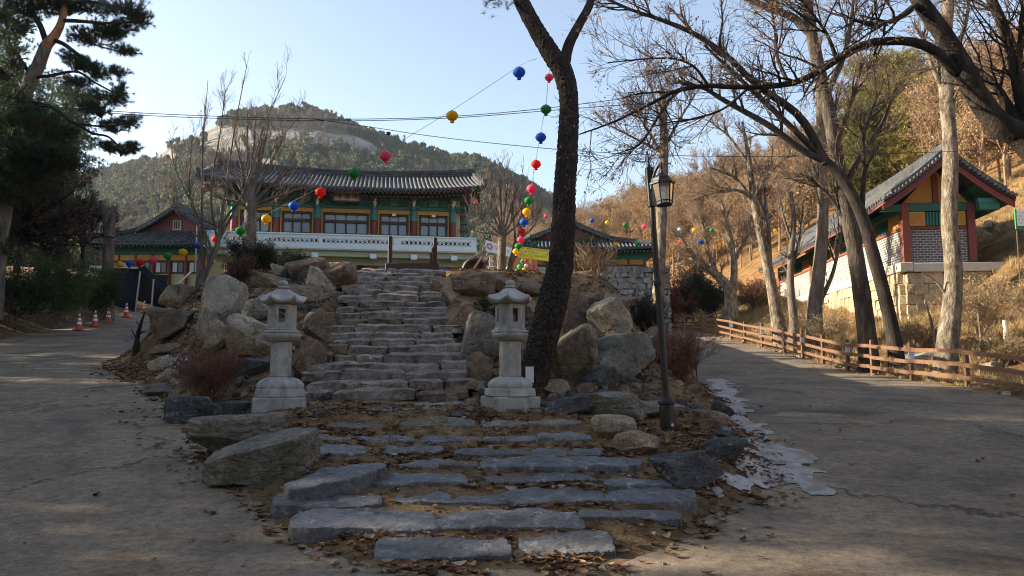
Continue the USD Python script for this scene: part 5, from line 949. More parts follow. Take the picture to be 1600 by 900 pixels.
# ---- the leaning pine beside the stairs
rg = np.random.default_rng(1); DP = 14.3
main = [(829, 650, 72), (832, 612, 56), (836, 580, 50), (845, 547, 49), (853, 513, 48), (862, 480, 49), (869, 447, 46), (876, 413, 41), (880, 360, 38), (882, 300, 37), (887, 225, 33), (889, 160, 31), (880, 115, 34), (860, 82, 31), (836, 42, 27), (814, 0, 25), (795, -40, 22)]
q, r = limb(main, DP, 420, -.3); sd = 90; T = nrm(np.gradient(q, axis=0)); A = nrm(np.cross(T, [0, 1.0, 0.1])); Bv = np.cross(T, A); th_ = np.arange(sd) / sd * 2 * np.pi
s_arc = np.concatenate([[0], np.cumsum(np.linalg.norm(np.diff(q, axis=0), axis=1))])
uv = np.stack(np.meshgrid(s_arc, th_, indexing='ij'), -1).reshape(-1, 2); rr = np.repeat(r, sd)
# plates of bark: cells on the unrolled trunk, deep between, flat on top
cr = np.random.default_rng(4); smax = s_arc[-1]; cells = np.stack([cr.uniform(0, smax, 2600), cr.uniform(0, 2 * np.pi, 2600)], 1)
def unroll(a): return np.stack([a[:, 0] * .72, np.interp(a[:, 0], s_arc, r) * np.cos(a[:, 1]) * 1.0, np.interp(a[:, 0], s_arc, r) * np.sin(a[:, 1])], 1)
dd_, ii_ = cKDTree(unroll(cells)).query(unroll(uv), 2); gap = dd_[:, 1] - dd_[:, 0]; plate = np.clip(gap / .030, 0, 1) ** .6
hcell = cr.uniform(-.3, 1, 2600)[ii_[:, 0]]; off = (-.024 * (1 - plate) + .012 * hcell * plate) * np.clip(rr / .25, .4, 1) + .03 * (meshkit.fbm(np.stack([uv[:, 0] * 1.1, np.cos(uv[:, 1]), np.sin(uv[:, 1])], 1) * 1.3, 3, 5) - .5)
rad = (rr + off).reshape(-1, sd); V = q[:, None] + rad[..., None] * (np.cos(th_)[:, None] * A[:, None] + np.sin(th_)[:, None] * Bv[:, None])
i, j = np.meshgrid(np.arange(len(q) - 1), np.arange(sd), indexing='ij'); j2 = (j + 1) % sd; a, b, c, d = i * sd + j, i * sd + j2, (i + 1) * sd + j2, (i + 1) * sd + j
Fq = np.stack([a, c, b, a, d, c], -1).reshape(-1, 2, 3); pl = plate.reshape(-1, sd); fis = (np.minimum.reduce([pl[:-1], pl[1:], np.roll(pl, -1, 1)[:-1], np.roll(pl, -1, 1)[1:]]) < .26).reshape(-1)
pine = thing('pine_tree', 'big dark pine with thick plated bark leaning and forking beside the stairs', 'pine tree', q[0])
Vf = V.reshape(-1, 3); compact = lambda f: (lambda u, i: trimesh.Trimesh(Vf[u], i.reshape(-1, 3), process=False))(*np.unique(f.ravel(), return_inverse=True))
TR = obj('trunk', compact(Fq[~fis].reshape(-1, 3)), 'bark_pine', pine, smooth=True)
obj('bark_fissures', compact(Fq[fis].reshape(-1, 3)), 'bark_fissure', TR, smooth=True, kind='stuff')
lf = limb([(880, 108, 22), (889, 70, 17), (904, 40, 15), (920, 10, 14), (932, -30, 13)], DP - .25, 60, -.2); obj('limb', part_tubes([lf], 24, .12, 3), 'bark_pine', pine, smooth=True)
tip = np.array([P(*x, DP - .3) for x in ((770, -8), (790, 2), (760, 4), (800, -20), (780, -30), (820, -30))]); C = np.repeat(tip, 14, 0) + rg.normal(size=(84, 3)) * [.16, .2, .05]
obj('needles', needles(C, np.repeat([[0, 0, .4]], 84, 0), 22, .11, .006, rg), 'needle', pine, kind='stuff'); obj('limb', tubes(*limb([(812, -10, 12), (790, -6, 8), (765, 0, 4)], DP - .3, 10), 7), 'bark_pine', pine, smooth=True)
tg = P(827, 586, DP - .95); nt = thing('paper_notice', 'small white printed notice pinned to the foot of the pine trunk', 'notice', tg)
k_ = DP - .62; A_, B__ = P(821, 598, k_), P(834, 573, k_); bd = obj('sheet', rbox((A_[0], k_ - .03, A_[2]), (B__[0], k_ - .022, B__[2]), .004), 'paper_white', nt); fake_text(bd, np.array([A_[0] + .02, k_ - .033, A_[2] + .04]), np.array([1., 0, 0]), np.array([0, 0, 1.]), np.array([0, -1., 0]), 5, .02, .024, 'ink', 5); fake_text(bd, np.array([A_[0] + .02, k_ - .033, B__[2] - .09]), np.array([1., 0, 0]), np.array([0, 0, 1.]), np.array([0, -1., 0]), 6, .012, .018, 'banner_mauve', 6)

# ---- pines at the left
def pad_cloud(pads, d, rng, dens=1.0, depth=1.0):
    """tufts spread through flattened pads (px cx, cy, w, h)"""
    C, D = [], []
    for cx, cy, w, h in pads:
        c = P(cx, cy, d + rng.uniform(-.8, .8) * depth); rx, rz = S(w, d) / 2, S(h, d) / 2; ry = rx * .8; n = int(dens * 46 * (rx * ry + rx * rz) ** .75) + 12
        p = nrm(rng.normal(size=(n, 3))) * rng.uniform(.25, 1, (n, 1)) ** .5; sub = np.array([nrm(rng.normal(size=3)) for _ in range(7)]) * .8
        p = sub[rng.integers(0, 7, n)] * .68 + p * .55
        C.append(c + p * [rx, ry, rz]); D.append(nrm(p + [0, 0, .35]))
    return np.vstack(C), np.vstack(D)
rg = np.random.default_rng(6); DL = 31.5
trunk = limb([(-12, 500, 29), (-2, 380, 27), (18, 260, 24), (34, 165, 22), (46, 130, 22), (60, 102, 20), (72, 72, 18), (84, 58, 15), (94, 40, 12), (101, 15, 10), (106, -20, 8), (112, -70, 5)], DL, 40)
LB = [limb(x, DL, 20, dd) for dd, x in ((.5, [(74, 72, 10), (64, 42, 9), (52, 22, 8), (50, 4, 7), (44, -30, 5)]), (-.6, [(82, 62, 8), (98, 68, 7), (115, 80, 6), (132, 93, 5), (150, 104, 4), (160, 122, 3)]), (-.8, [(98, 32, 7), (125, 33, 6), (160, 36, 5), (195, 35, 4), (225, 30, 3)]),
      (-1, [(36, 160, 9), (60, 163, 8), (83, 168, 7), (108, 187, 6), (128, 198, 5), (143, 208, 4), (165, 212, 3.4), (176, 219, 3), (187, 231, 2)]), (.6, [(40, 150, 8), (22, 130, 6), (0, 110, 5), (-30, 100, 4)]), (-.5, [(120, 192, 3.5), (150, 197, 3), (180, 196, 2.4), (205, 192, 2)]), (1, [(50, 120, 7), (30, 90, 6), (10, 60, 5)]), (-1, [(48, 122, 6), (80, 118, 5), (120, 112, 4), (150, 130, 3), (185, 148, 2.2)]), (-.5, [(102, 10, 6), (135, 2, 5), (170, 8, 4), (215, 16, 2.5)]), (0, [(140, 55, 3), (150, 70, 2.5), (185, 80, 2)]), (.7, [(20, 250, 9), (50, 230, 6), (90, 225, 5)]), (-.7, [(10, 300, 9), (50, 280, 6), (100, 262, 4)]))]
pads = [(60, 2, 120, 36), (140, 10, 80, 34), (200, 12, 100, 30), (222, 30, 60, 22), (165, 38, 110, 24), (150, 60, 100, 26), (195, 76, 52, 18), (170, 50, 60, 18), (118, 100, 66, 26), (150, 112, 60, 24), (128, 124, 60, 20), (186, 112, 36, 22), (190, 140, 40, 34), (172, 152, 70, 22), (160, 172, 80, 26), (200, 188, 60, 24), (180, 198, 50, 18), (190, 232, 60, 14), (172, 228, 40, 10), (210, 228, 30, 10), (110, 85, 40, 14), (14, 30, 70, 60), (16, 80, 60, 80), (10, 130, 70, 70), (30, 170, 90, 50), (60, 195, 80, 44), (95, 200, 60, 36), (30, 215, 100, 50), (75, 222, 90, 40), (20, 245, 80, 50), (66, 250, 80, 34), (-10, 190, 80, 80), (28, 280, 60, 40), (100, 236, 50, 26), (0, 60, 60, 90), (84, 244, 90, 24), (110, 258, 40, 16), (5, 320, 60, 60), (108, 14, 60, 20), (70, -20, 120, 40), (12, 262, 90, 60), (45, 232, 110, 60), (10, 215, 90, 70), (50, 268, 100, 44), (15, 300, 80, 50), (20, 155, 70, 60), (55, 178, 70, 40), (0, 340, 60, 60), (14, 110, 60, 60), (30, 40, 50, 50), (5, 10, 60, 60), (60, 300, 70, 30), (20, 190, 120, 60), (80, 205, 90, 44), (30, 230, 130, 50), (95, 228, 60, 30), (10, 250, 110, 60), (40, 12, 80, 40), (100, -5, 100, 30), (0, 220, 90, 90), (10, 290, 100, 70), (0, 380, 70, 60), (60, 255, 120, 50)]
lp = thing('pine_tree', 'tall pine with reddish upper trunk and dark layered foliage at the left edge', 'pine tree', trunk[0][0])
k0 = 24; cut_ = 21; obj('trunk', part_tubes([(trunk[0][:cut_ + 1], trunk[1][:cut_ + 1])], 14, .1, 2), 'bark_grey', lp, smooth=True); obj('upper_trunk', part_tubes([(trunk[0][cut_:], trunk[1][cut_:])], 14, .1, 2), 'bark_red', lp, smooth=True)
for l_ in LB: obj('limb', part_tubes([l_], 7, .08, 3), 'bark_dark', lp, smooth=True)
C, D = pad_cloud(pads, DL, rg, 2.3); ptw = np.stack([C, C - D * .35 - [0, 0, .05]], 1); obj('twigs', tubes(ptw[:, ::-1], np.full((len(C), 2), .012), 3), 'twig_dark', lp, kind='stuff')
obj('needles', needles(C, D, 26, .20, .016, rg), 'needle', lp, kind='stuff')
# dark pine wood beyond the left edge of the picture: it keeps the foreground in shade
def wild_pine(rng, h=16.0, npad=26):
    q, r = resample(np.array([[0, 0, -.5], [.2, .1, h * .35], [-.2, .3, h * .7], [.1, 0, h]]), np.array([.32, .26, .18, .05]), 14); tr = [tubes(q, r, 8)]; C, D = [], []
    for _ in range(npad):
        t = rng.uniform(.25, 1); z = h * t; a = rng.uniform(0, 6.28); R_ = rng.uniform(.6, 3.6) * (1.15 - t * .7); c = np.array([math.cos(a) * R_, math.sin(a) * R_, z + .2]); tr.append(tubes(np.array([[0, 0, z - .5], c * [.6, .6, 1] - [0, 0, .1], c]), np.array([.07, .04, .02]), 4))
        n = 70; p = nrm(rng.normal(size=(n, 3))) * rng.uniform(.2, 1, (n, 1)) ** .5; C.append(c + p * [1.5, 1.5, .55]); D.append(nrm(p + [0, 0, .4]))
    return join(tr), needles(np.vstack(C), np.vstack(D), 12, .34, .045, rng)
rg = np.random.default_rng(21); WP = [wild_pine(rg) for _ in range(3)]
pts = []
for _ in range(4000):
    x, y = rg.uniform(-46, -20.8), rg.uniform(-26, 33)
    if y > 24: continue
    if x > np.interp(y, [-26, 16, 30], [-20.8, -20.8, -22]): continue
    if any(abs(y - (gy - .1405 * (x - gx))) < hw for gx, gy, hw in ((-10.5, 18.2, 1.5), (-4.2, 7.2, 1.2))): continue      # gaps that let streaks of sun through
    if all((x - a) ** 2 + (y - b) ** 2 > 3.3 ** 2 for a, b in pts): pts.append((x, y))
    if len(pts) > 118: break
for _ in range(4000):  # unseen pines added behind the camera to cut skylight on front faces
    x, y = rg.uniform(-20, 46), rg.uniform(-52, -16)
    if all((x - a) ** 2 + (y - b) ** 2 > 3.6 ** 2 for a, b in pts): pts.append((x, y))
    if len(pts) > 138: break
pts = np.array(pts); pz = np.c_[pts, H(pts[:, 0], pts[:, 1])]; wh, sc, yw = rg.integers(0, 3, len(pz)), rg.uniform(.85, 1.2, len(pz)), rg.uniform(0, 6.28, len(pz))
lo = [(x, y) for x, y in zip(rg.uniform(-48, -20, 260), rg.uniform(25, 47, 260)) if x < -.60 * y - 1.5 and x < -22.5][:60]; hi = [(x, y) for x, y in zip(rg.uniform(-66, -33, 200), rg.uniform(55, 84, 200)) if x < -.575 * y][:46]
ad = np.array(lo + hi); pz = np.vstack([pz, np.c_[ad, H(ad[:, 0], ad[:, 1])]]); wh = np.r_[wh, rg.integers(0, 3, len(ad))]; sc = np.r_[sc, rg.uniform(.45, .6, len(lo)), rg.uniform(.85, 1.2, len(hi))]; yw = np.r_[yw, rg.uniform(0, 6.28, len(ad))]
instancer('pine_wood', [a for a, _ in WP], pz, wh, sc, yw, 'trunks of the dark pine wood along the left side and of unseen pines added behind the camera', 'bark_dark'); instancer('pine_wood', [b for _, b in WP], pz, wh, sc, yw, 'foliage of the dark pine wood along the left side and of unseen pines added behind the camera', 'needle')

# ---- bare trees at the left and in the middle
rg = np.random.default_rng(31); TRK = dict(tm='twig_dark', bm='bark_dark')
ptree('bare_tree', 'bare slender tree with many upright stems in front of the hall balcony', 'tree', [
    [(300, 478, 13), (312, 445, 11), (322, 425, 9), (340, 380, 7), (352, 300, 3.4), (366, 205, 2), (386, 100, 1)], [(320, 428, 7), (330, 392, 5), (306, 330, 3.2), (276, 270, 2.2), (266, 225, 1)], [(326, 410, 5), (316, 330, 3.4), (317, 230, 2), (325, 125, .9)], [(342, 375, 5), (380, 300, 3), (412, 200, 2), (446, 120, .9)], [(340, 380, 4), (330, 300, 3), (345, 200, 1.8), (352, 140, .8)],
    [(346, 350, 4), (390, 290, 2.6), (440, 215, 1.8), (470, 180, .9)], [(306, 470, 8), (312, 410, 6), (314, 370, 5), (296, 300, 2.6), (300, 220, 1.2)], [(330, 392, 4), (290, 350, 2.6), (268, 320, 1.6), (258, 290, .8)]], 26, 'bark_grey', rg, n3=(10, 4, 3), lens=((.7, 1.7), (.35, .9), (.15, .45)), ang=(28, 32, 35), up=(.45, .3, .2), t0=.3, sides=10, rmax=(.014, .008, .004), rmin=.0032, tm='twig')
fan = lambda cx, cy, pts, w: [[(cx, cy, w), ((cx * 2 + x) / 3, (cy * 2 + y) / 3 - 3, w * .7), ((cx + 2 * x) / 3, (cy + 2 * y) / 3, w * .4), (x, y, 1.4)] for x, y in pts]
ptree('bare_tree', 'densely twigged pollard tree with thick trunk before the left end of the hall', 'tree', [[(385, 420, 25), (388, 390, 22), (391, 350, 20), (392, 318, 18)]] + fan(391, 325, [(340, 230), (365, 205), (385, 185), (400, 180), (420, 195), (440, 220), (462, 255), (480, 290), (335, 270), (470, 320), (330, 305), (410, 215)], 7), 37, 'bark_grey', rg, n3=(10, 4, 3), lens=((.8, 2.0), (.5, 1.2), (.2, .6)), ang=(26, 30, 30), up=(.4, .3, .2), t0=.2, sides=9, rmax=(.02, .009, .005), rmin=.004, from_=range(1, 13), tm='twig')
ptree('bare_tree', 'bare pollard with a fan of pale thin shoots right of the hall', 'tree', [[(783, 440, 15), (784, 400, 13), (785, 368, 13)]] + fan(785, 372, [(738, 330), (750, 290), (765, 270), (780, 262), (795, 268), (812, 280), (830, 300), (846, 330), (740, 360)], 4.5) + [[(792, 438, 11), (800, 405, 9), (806, 380, 8)]] + fan(806, 384, [(800, 320), (822, 330), (838, 350)], 5), 33, 'bark_grey', rg, n3=(9, 3, 2), lens=((.7, 1.6), (.4, 1.0), (.2, .5)), ang=(18, 24, 30), up=(.5, .4, .3), t0=.25, sides=9, rmax=(.015, .008, .006), rmin=.0048, from_=[1, 2, 3, 4, 5, 6, 7, 8, 9, 11, 12, 13], tm='twig')
t_, lm, o_ = ptree('bare_tree', 'dark spreading bare tree with russet twigs under the left pine', 'tree', [[(-30, 470, 26), (-10, 400, 22), (5, 360, 18)]] + fan(0, 372, [(20, 290), (50, 270), (85, 285), (115, 300), (140, 330), (150, 365), (100, 350), (130, 385), (60, 320), (30, 330), (-10, 300), (95, 395)], 10), 34, 'bark_dark', rg, n3=(14, 6, 3), lens=((.9, 2.2), (.4, 1.1), (.2, .6)), ang=(38, 40, 38), up=(.15, .1, .1), t0=.2, sides=8, rmax=(.03, .014, .009), rmin=.007, from_=range(1, 13), tm='twig_dark', leaves='brown_leaf', leaf_n=2200, leaf_size=.08)
ptree('bare_tree', 'thin grey bush-like bare tree behind the left bushes near the stump', 'tree', [[(128, 425, 6), (130, 380, 5), (132, 350, 4)]] + fan(130, 385, [(100, 330), (118, 320), (140, 318), (160, 335), (90, 360), (172, 360)], 4), 39, 'bark_dark', rg, n3=(16, 7, 4), lens=((.7, 1.6), (.4, .9), (.2, .5)), ang=(35, 38, 35), up=(.3, .2, .2), t0=.15, sides=7, rmax=(.02, .012, .008), rmin=.007, from_=range(1, 7), tm='twig_dark')
# pollarded stump
D_ = 38.5; sl = [limb([(168, 500, 20), (168, 440, 18), (170, 390, 16), (170, 355, 16)], D_, 20), limb([(170, 372, 15), (166, 345, 11), (162, 325, 9), (160, 314, 9)], D_, 10), limb([(172, 370, 14), (175, 345, 10), (179, 322, 9)], D_ - .2, 10)]
sg_ = thing('tree_stump', 'tall lopped tree stump with two cut prongs beside the left bushes', 'tree stump', sl[0][0][0]); obj('trunk', part_tubes(sl[:1], 14, .12, 4), 'bark_grey', sg_, smooth=True)
for s in sl[1:]: obj('prong', trimesh.Trimesh(*(lambda m: (m.vertices, m.faces))(tubes(s[0], s[1], 10, cap=True)), process=False), 'bark_grey', sg_, smooth=40)
ds = drop(213, 553, 10, 40)[1]; s = limb([(212, 556, 12), (213, 540, 9), (216, 520, 6), (222, 500, 4), (226, 488, 2)], ds, 14); t_ = thing('dead_sapling', 'dark dead sapling stub standing at the left edge of the rockery', 'stump', s[0][0]); obj('trunk', part_tubes([s], 9, .15, 2), 'bark_dark', t_, smooth=True)
for p in ([(215, 525, 3), (222, 519, 2.4), (230, 517, 1)], [(214, 530, 3), (208, 520, 2), (206, 514, 1)], [(219, 510, 2.4), (213, 503, 1)]): obj('branch', tubes(*limb(p + ([(p[-1][0] + 1, p[-1][1] - 2, .8)]), ds, 6), 5), 'bark_dark', t_)

# ---- trees behind the right fence
rg = np.random.default_rng(44); RT = dict(leaves='brown_leaf', leaf_size=.075)
D_ = 26.8
ptree('roadside_tree', 'thick dark twin-stemmed tree behind the fence, left stem upright and straight', 'tree', [[(1358, 592, 36), (1356, 540, 29), (1348, 470, 26), (1337, 400, 25), (1325, 335, 24), (1313, 285, 23), (1301, 205, 22), (1285, 132, 21), (1270, 62, 19), (1256, -20, 16)], [(1268, 55, 14), (1240, 28, 13), (1205, 14, 11), (1157, -8, 9)], [(1316, 300, 12), (1345, 245, 8), (1380, 190, 6), (1400, 130, 4)], [(1290, 150, 10), (1318, 90, 8), (1330, 30, 6), (1335, -20, 4)], [(1305, 230, 8), (1330, 160, 6), (1350, 90, 4)], [(1330, 360, 8), (1290, 300, 5), (1250, 270, 3)]], D_, 'bark_brown', rg, leaf_n=1300, n3=(10, 6, 4), lens=((1., 2.6), (.5, 1.3), (.2, .6)), t0=.42, rmin=.005, tm='twig', **RT)
D_ = 25.4
ptree('roadside_tree', 'leaning dark tree stem curving up left over the road from beside its twin', 'tree', [[(1402, 604, 34), (1401, 560, 25), (1393, 510, 21), (1376, 440, 20), (1360, 382, 19), (1344, 330, 18), (1312, 274, 16), (1285, 248, 15)], [(1290, 255, 15), (1250, 183, 13), (1183, 133, 11), (1133, 85, 9), (1083, 52, 8), (1033, 31, 7), (983, 14, 5), (940, -6, 4)], [(1300, 262, 12), (1250, 212, 10), (1183, 148, 8), (1150, 118, 6), (1100, 70, 4)], [(1285, 250, 12), (1250, 232, 11), (1200, 195, 10), (1133, 158, 8), (1100, 138, 6), (1060, 128, 4)], [(1346, 335, 9), (1350, 270, 7), (1350, 210, 5), (1370, 150, 3)]], D_, 'bark_dark', rg, leaf_n=2000, n3=(13, 7, 4), lens=((.9, 2.4), (.5, 1.3), (.2, .6)), t0=.3, rmin=.005, from_=[1, 2, 3, 4], tm='twig_dark', **RT)
ptree('roadside_tree', 'straight pale-barked tree in front of the outbuilding gable', 'tree', [[(1470, 606, 50), (1476, 580, 37), (1482, 520, 31), (1488, 470, 28), (1490, 420, 26), (1483, 340, 24), (1485, 250, 23), (1480, 160, 21), (1475, 90, 22), (1480, 20, 19), (1484, -40, 16)], [(1478, 150, 9), (1455, 100, 7), (1440, 50, 5)], [(1480, 100, 9), (1505, 50, 7), (1515, 0, 5)], [(1486, 470, 5), (1462, 440, 3.4), (1440, 425, 2)]], 22.8, 'bark_pale', rg, leaf_n=500, n3=(7, 5, 4), lens=((.8, 2.), (.4, 1.1), (.2, .5)), t0=.6, rmin=.004, tm='twig', from_=[0, 1, 2], rough=.16, **RT)
ptree('roadside_tree', 'grey straight tree standing left of the twin stems behind the fence', 'tree', [[(1270, 562, 34), (1272, 520, 26), (1274, 470, 23), (1282, 400, 20), (1286, 320, 17), (1284, 240, 15), (1281, 170, 13), (1278, 120, 9)], [(1282, 470, 8), (1300, 430, 6), (1312, 380, 4), (1318, 330, 2.4)], [(1285, 300, 7), (1262, 240, 5), (1240, 190, 3)], [(1283, 220, 6), (1305, 170, 4), (1318, 120, 2)]], 32.4, 'bark_grey', rg, leaf_n=500, n3=(8, 5, 4), lens=((.8, 2.), (.5, 1.1), (.2, .5)), t0=.4, rmin=.006, tm='twig', **RT)
ptree('roadside_tree', 'slim crooked tree between grey straight tree and the forked one', 'tree', [[(1238, 552, 20), (1240, 505, 14), (1235, 450, 12), (1236, 400, 10), (1240, 350, 8), (1236, 300, 6)], [(1236, 420, 5), (1250, 370, 4), (1255, 320, 2.4)], [(1238, 380, 5), (1222, 330, 3.4), (1215, 280, 2)]], 35, 'bark_grey', rg, leaf_n=400, n3=(9, 6, 4), lens=((.7, 1.7), (.4, 1.), (.2, .5)), t0=.35, rmin=.006, tm='twig', **RT)
ptree('roadside_tree', 'tree dividing into upright limbs behind the fence, left of the slim crooked one', 'tree', [[(1222, 545, 30), (1216, 505, 22), (1206, 450, 17), (1200, 420, 16), (1188, 360, 14), (1178, 310, 12), (1170, 250, 8), (1160, 190, 4)], [(1202, 420, 10), (1200, 360, 8), (1196, 310, 6), (1200, 250, 4)], [(1180, 320, 8), (1150, 280, 5), (1110, 262, 3)], [(1180, 315, 8), (1205, 270, 5), (1235, 240, 3)], [(1172, 260, 5), (1140, 215, 4), (1110, 190, 2)], [(1190, 340, 6), (1160, 300, 5), (1120, 300, 3), (1085, 312, 2)]], 36.5, 'bark_pale', rg, leaf_n=900, n3=(11, 6, 4), lens=((.9, 2.2), (.5, 1.2), (.2, .6)), t0=.4, rmin=.006, tm='twig', **RT)
ptree('roadside_tree', 'low forked tree at the bend of the fence above the dark evergreens', 'tree', [[(1143, 500, 24), (1142, 470, 21), (1138, 450, 17), (1120, 430, 13), (1095, 410, 10), (1072, 385, 8), (1058, 362, 5)], [(1143, 468, 15), (1147, 430, 11), (1144, 390, 9), (1136, 350, 7), (1128, 318, 4)], [(1120, 430, 8), (1108, 395, 6), (1100, 360, 4), (1095, 335, 2)], [(1146, 410, 7), (1165, 375, 5), (1180, 350, 3)], [(1118, 432, 4), (1096, 422, 3), (1080, 421, 2)]], 48, 'bark_pale', rg, leaf_n=500, n3=(14, 6, 4), lens=((.9, 2.4), (.5, 1.3), (.3, .7)), t0=.35, rmin=.008, tm='twig_tan', leaves='brown_leaf', leaf_size=.1)
ptree('roadside_tree', 'tall slender pale tree directly behind the lamp post', 'tree', [[(1028, 490, 20), (1030, 430, 18), (1034, 330, 17), (1037, 250, 15), (1037, 190, 12), (1035, 140, 8)], [(1036, 245, 6), (1010, 200, 4), (985, 165, 2.4)], [(1036, 235, 6), (1060, 190, 4), (1085, 150, 2.4)], [(1036, 200, 5), (1020, 150, 3), (1010, 110, 2)], [(1037, 240, 5), (990, 215, 3.4), (950, 195, 2)]], 33, 'bark_pale', rg, leaf_n=500, n3=(10, 5, 3), lens=((.9, 2.), (.5, 1.2), (.2, .6)), t0=.5, ang=(30, 35, 35), rmin=.006, tm='twig', **RT)
# foreground tree reaching in from the right
D_ = 10.8
ptree('overhanging_tree', 'big dark tree arching in from the right edge over the road', 'tree', [
    [(1760, 700, 87.0), (1730, 560, 69.6), (1690, 400, 60.9), (1650, 280, 53.9), (1600, 216, 43.5), (1562, 196, 39.1), (1532, 157, 34.8), (1508, 112, 33.1), (1474, 54, 28.7), (1436, 0, 24.4), (1400, -60, 20.9)],
    (-1.2, [(1494, 113, 17.4), (1462, 80, 15.7), (1428, 66, 14.8), (1394, 64, 13.9), (1352, 69, 13.1), (1308, 93, 12.2), (1270, 117, 10.4), (1232, 131, 9.6), (1170, 137, 7.8), (1107, 134, 7.8), (1060, 141, 7.0), (1027, 157, 5.2), (960, 190, 3.5), (905, 210, 2.1)]),
    [(1620, 240, 26.1), (1598, 160, 22.6), (1586, 103, 19.1), (1572, 52, 17.4), (1545, -10, 14.8), (1530, -50, 12.2)], [(1588, 110, 12.2), (1596, 60, 10.4), (1604, 10, 8.7), (1610, -30, 7.0)], (.5, [(1600, 210, 19.1), (1572, 160, 13.9), (1550, 128, 12.2), (1516, 104, 9.6), (1490, 85, 5.2)]),
    (-.5, [(1436, 5, 12.2), (1400, 30, 8.7), (1365, 38, 6.1), (1330, 30, 4.3)]), (-1, [(1060, 141, 5.2), (1040, 165, 4.3), (1025, 188, 3.5), (1000, 225, 2.6), (965, 240, 1.7)]), (-.6, [(1107, 134, 5.2), (1085, 105, 4.3), (1055, 92, 3.5), (1010, 92, 2.6), (950, 98, 1.9)]), (.4, [(1232, 131, 7.0), (1215, 90, 5.2), (1210, 40, 3.5), (1200, -10, 2.6)]), (-.4, [(1308, 93, 7.0), (1290, 50, 5.2), (1260, 10, 3.5), (1230, -30, 2.6)]), (0, [(1170, 137, 5.2), (1130, 170, 3.5), (1085, 185, 2.6), (1040, 192, 1.7)])], D_, 'bark_dark', rg, leaf_n=2600, n3=(15, 7, 4), lens=((.5, 1.5), (.25, .75), (.1, .35)), t0=.25, up=(.05, .05, .0), from_=range(1, 11), rmax=(.02, .009, .004), rmin=.0022, tm='twig_dark', leaves='brown_leaf', leaf_size=.042, sides=18)

# ---- woods on the right hill: oaks with brown leaves, a few yellowish pines
def oak(rng, h, leafy):
    q, r = resample(np.array([[0, 0, -.4], [.1, 0, h * .3], [rng.uniform(-.5, .5), rng.uniform(-.4, .4), h * .6], [rng.uniform(-.8, .8), 0, h * .95]]), np.array([.085, .072, .05, .015]), 10)
    b1, r1 = spawn(q[None], r[None], 15, h * .25, h * .5, 45, rng, 5, .25, 1, .25, .05); b2, r2 = spawn(b1, r1, 7, h * .10, h * .24, 40, rng, 4, .2, 1, .15, .018); r2 = np.maximum(r2, .010); b3, r3 = spawn(b2, r2, 3, h * .05, h * .12, 40, rng, 3, .2, 1, .1, .01); r3 = np.maximum(r3, .008)
    i = rng.integers(0, len(b3), leafy); j = rng.integers(0, 3, leafy)
    return join([tubes(q, r, 7), tubes(b1, r1, 4), tubes(b2, r2, 3), tubes(b3, r3, 3)]), leaf_cards(b3[i, j] + rng.normal(size=(leafy, 3)) * .16, .19, rng, .5)
rg = np.random.default_rng(52); OK_ = [oak(rg, h, n) for h, n in ((6.5, 1500), (7.5, 1800), (5.5, 1300), (8, 700), (5, 1600), (7, 1000))]
y = np.exp(rg.uniform(np.log(24), np.log(330), 9000)); x = rg.uniform(-.02, .80, 9000) * y + 0; r_ = x - np.interp(y, *XB)
pxo = 800 + FPX * x / y; keep = (r_ > 9) & ~((pxo > 1312) & (pxo < 1455) & (y > 42) & (y < 90)) & (x < 190) & ~((y < 66) & (x < 27)) & (rg.random(9000) < np.where(y < 70, .11, .32)); x, y = x[keep], y[keep]
pz = np.c_[x, y, H(x, y)]; wh, sc, yw = rg.integers(0, 6, len(x)), rg.uniform(.75, 1.25, len(x)) * np.where(y > 120, 1.15, 1.0), rg.uniform(0, 6.28, len(x))
instancer('oak_wood', [a for a, _ in OK_], pz, wh, sc, yw, 'bare branches of the brown oak wood covering the right hillside', 'twig_tan'); instancer('oak_wood', [b for _, b in OK_], pz, wh, sc, yw, 'withered brown leaves of the oak wood on the right hillside', 'oak_leaf')
def crown_cards(rng, n_lobes, per, size, tall=1.0, flat=.5):
    C = []
    for _ in range(n_lobes):
        z = rng.uniform(.25, 1); a = rng.uniform(0, 6.28); R_ = rng.uniform(.1, .75) * (1.15 - .75 * z); c = np.array([math.cos(a) * R_, math.sin(a) * R_, z * tall]); p = nrm(rng.normal(size=(per, 3))) * rng.uniform(.3, 1, (per, 1)) ** .5; C.append(c + p * [.34, .34, .34 * flat])
    return leaf_cards(np.vstack(C), size, rng, -.2, .8)
PC = [(1345, 86, 12, 'leftmost yellow-green pine of the group on the right hillside'), (1372, 80, 14.5, 'tallest yellow-green pine behind the outbuilding roof ridge'), (1400, 78, 14, 'yellow-green pine in the middle of the hillside group'), (1425, 84, 13.5, 'yellow-green pine behind the straight pale-barked tree'), (1362, 66, 8.5, 'lower yellow-green pine at front of the hillside group'), (1330, 74, 8, 'small yellow-green pine sloping down left of the hillside group'), (1442, 64, 9, 'bushy yellowish pine at the right end of the hillside group'), (1455, 92, 13, 'tall yellow-green pine at the far right back of the hillside group'), (1388, 70, 10, 'mid-height yellow-green pine in front of the tallest one'), (1310, 88, 9, 'lowest left pine standing apart below the hillside group')]
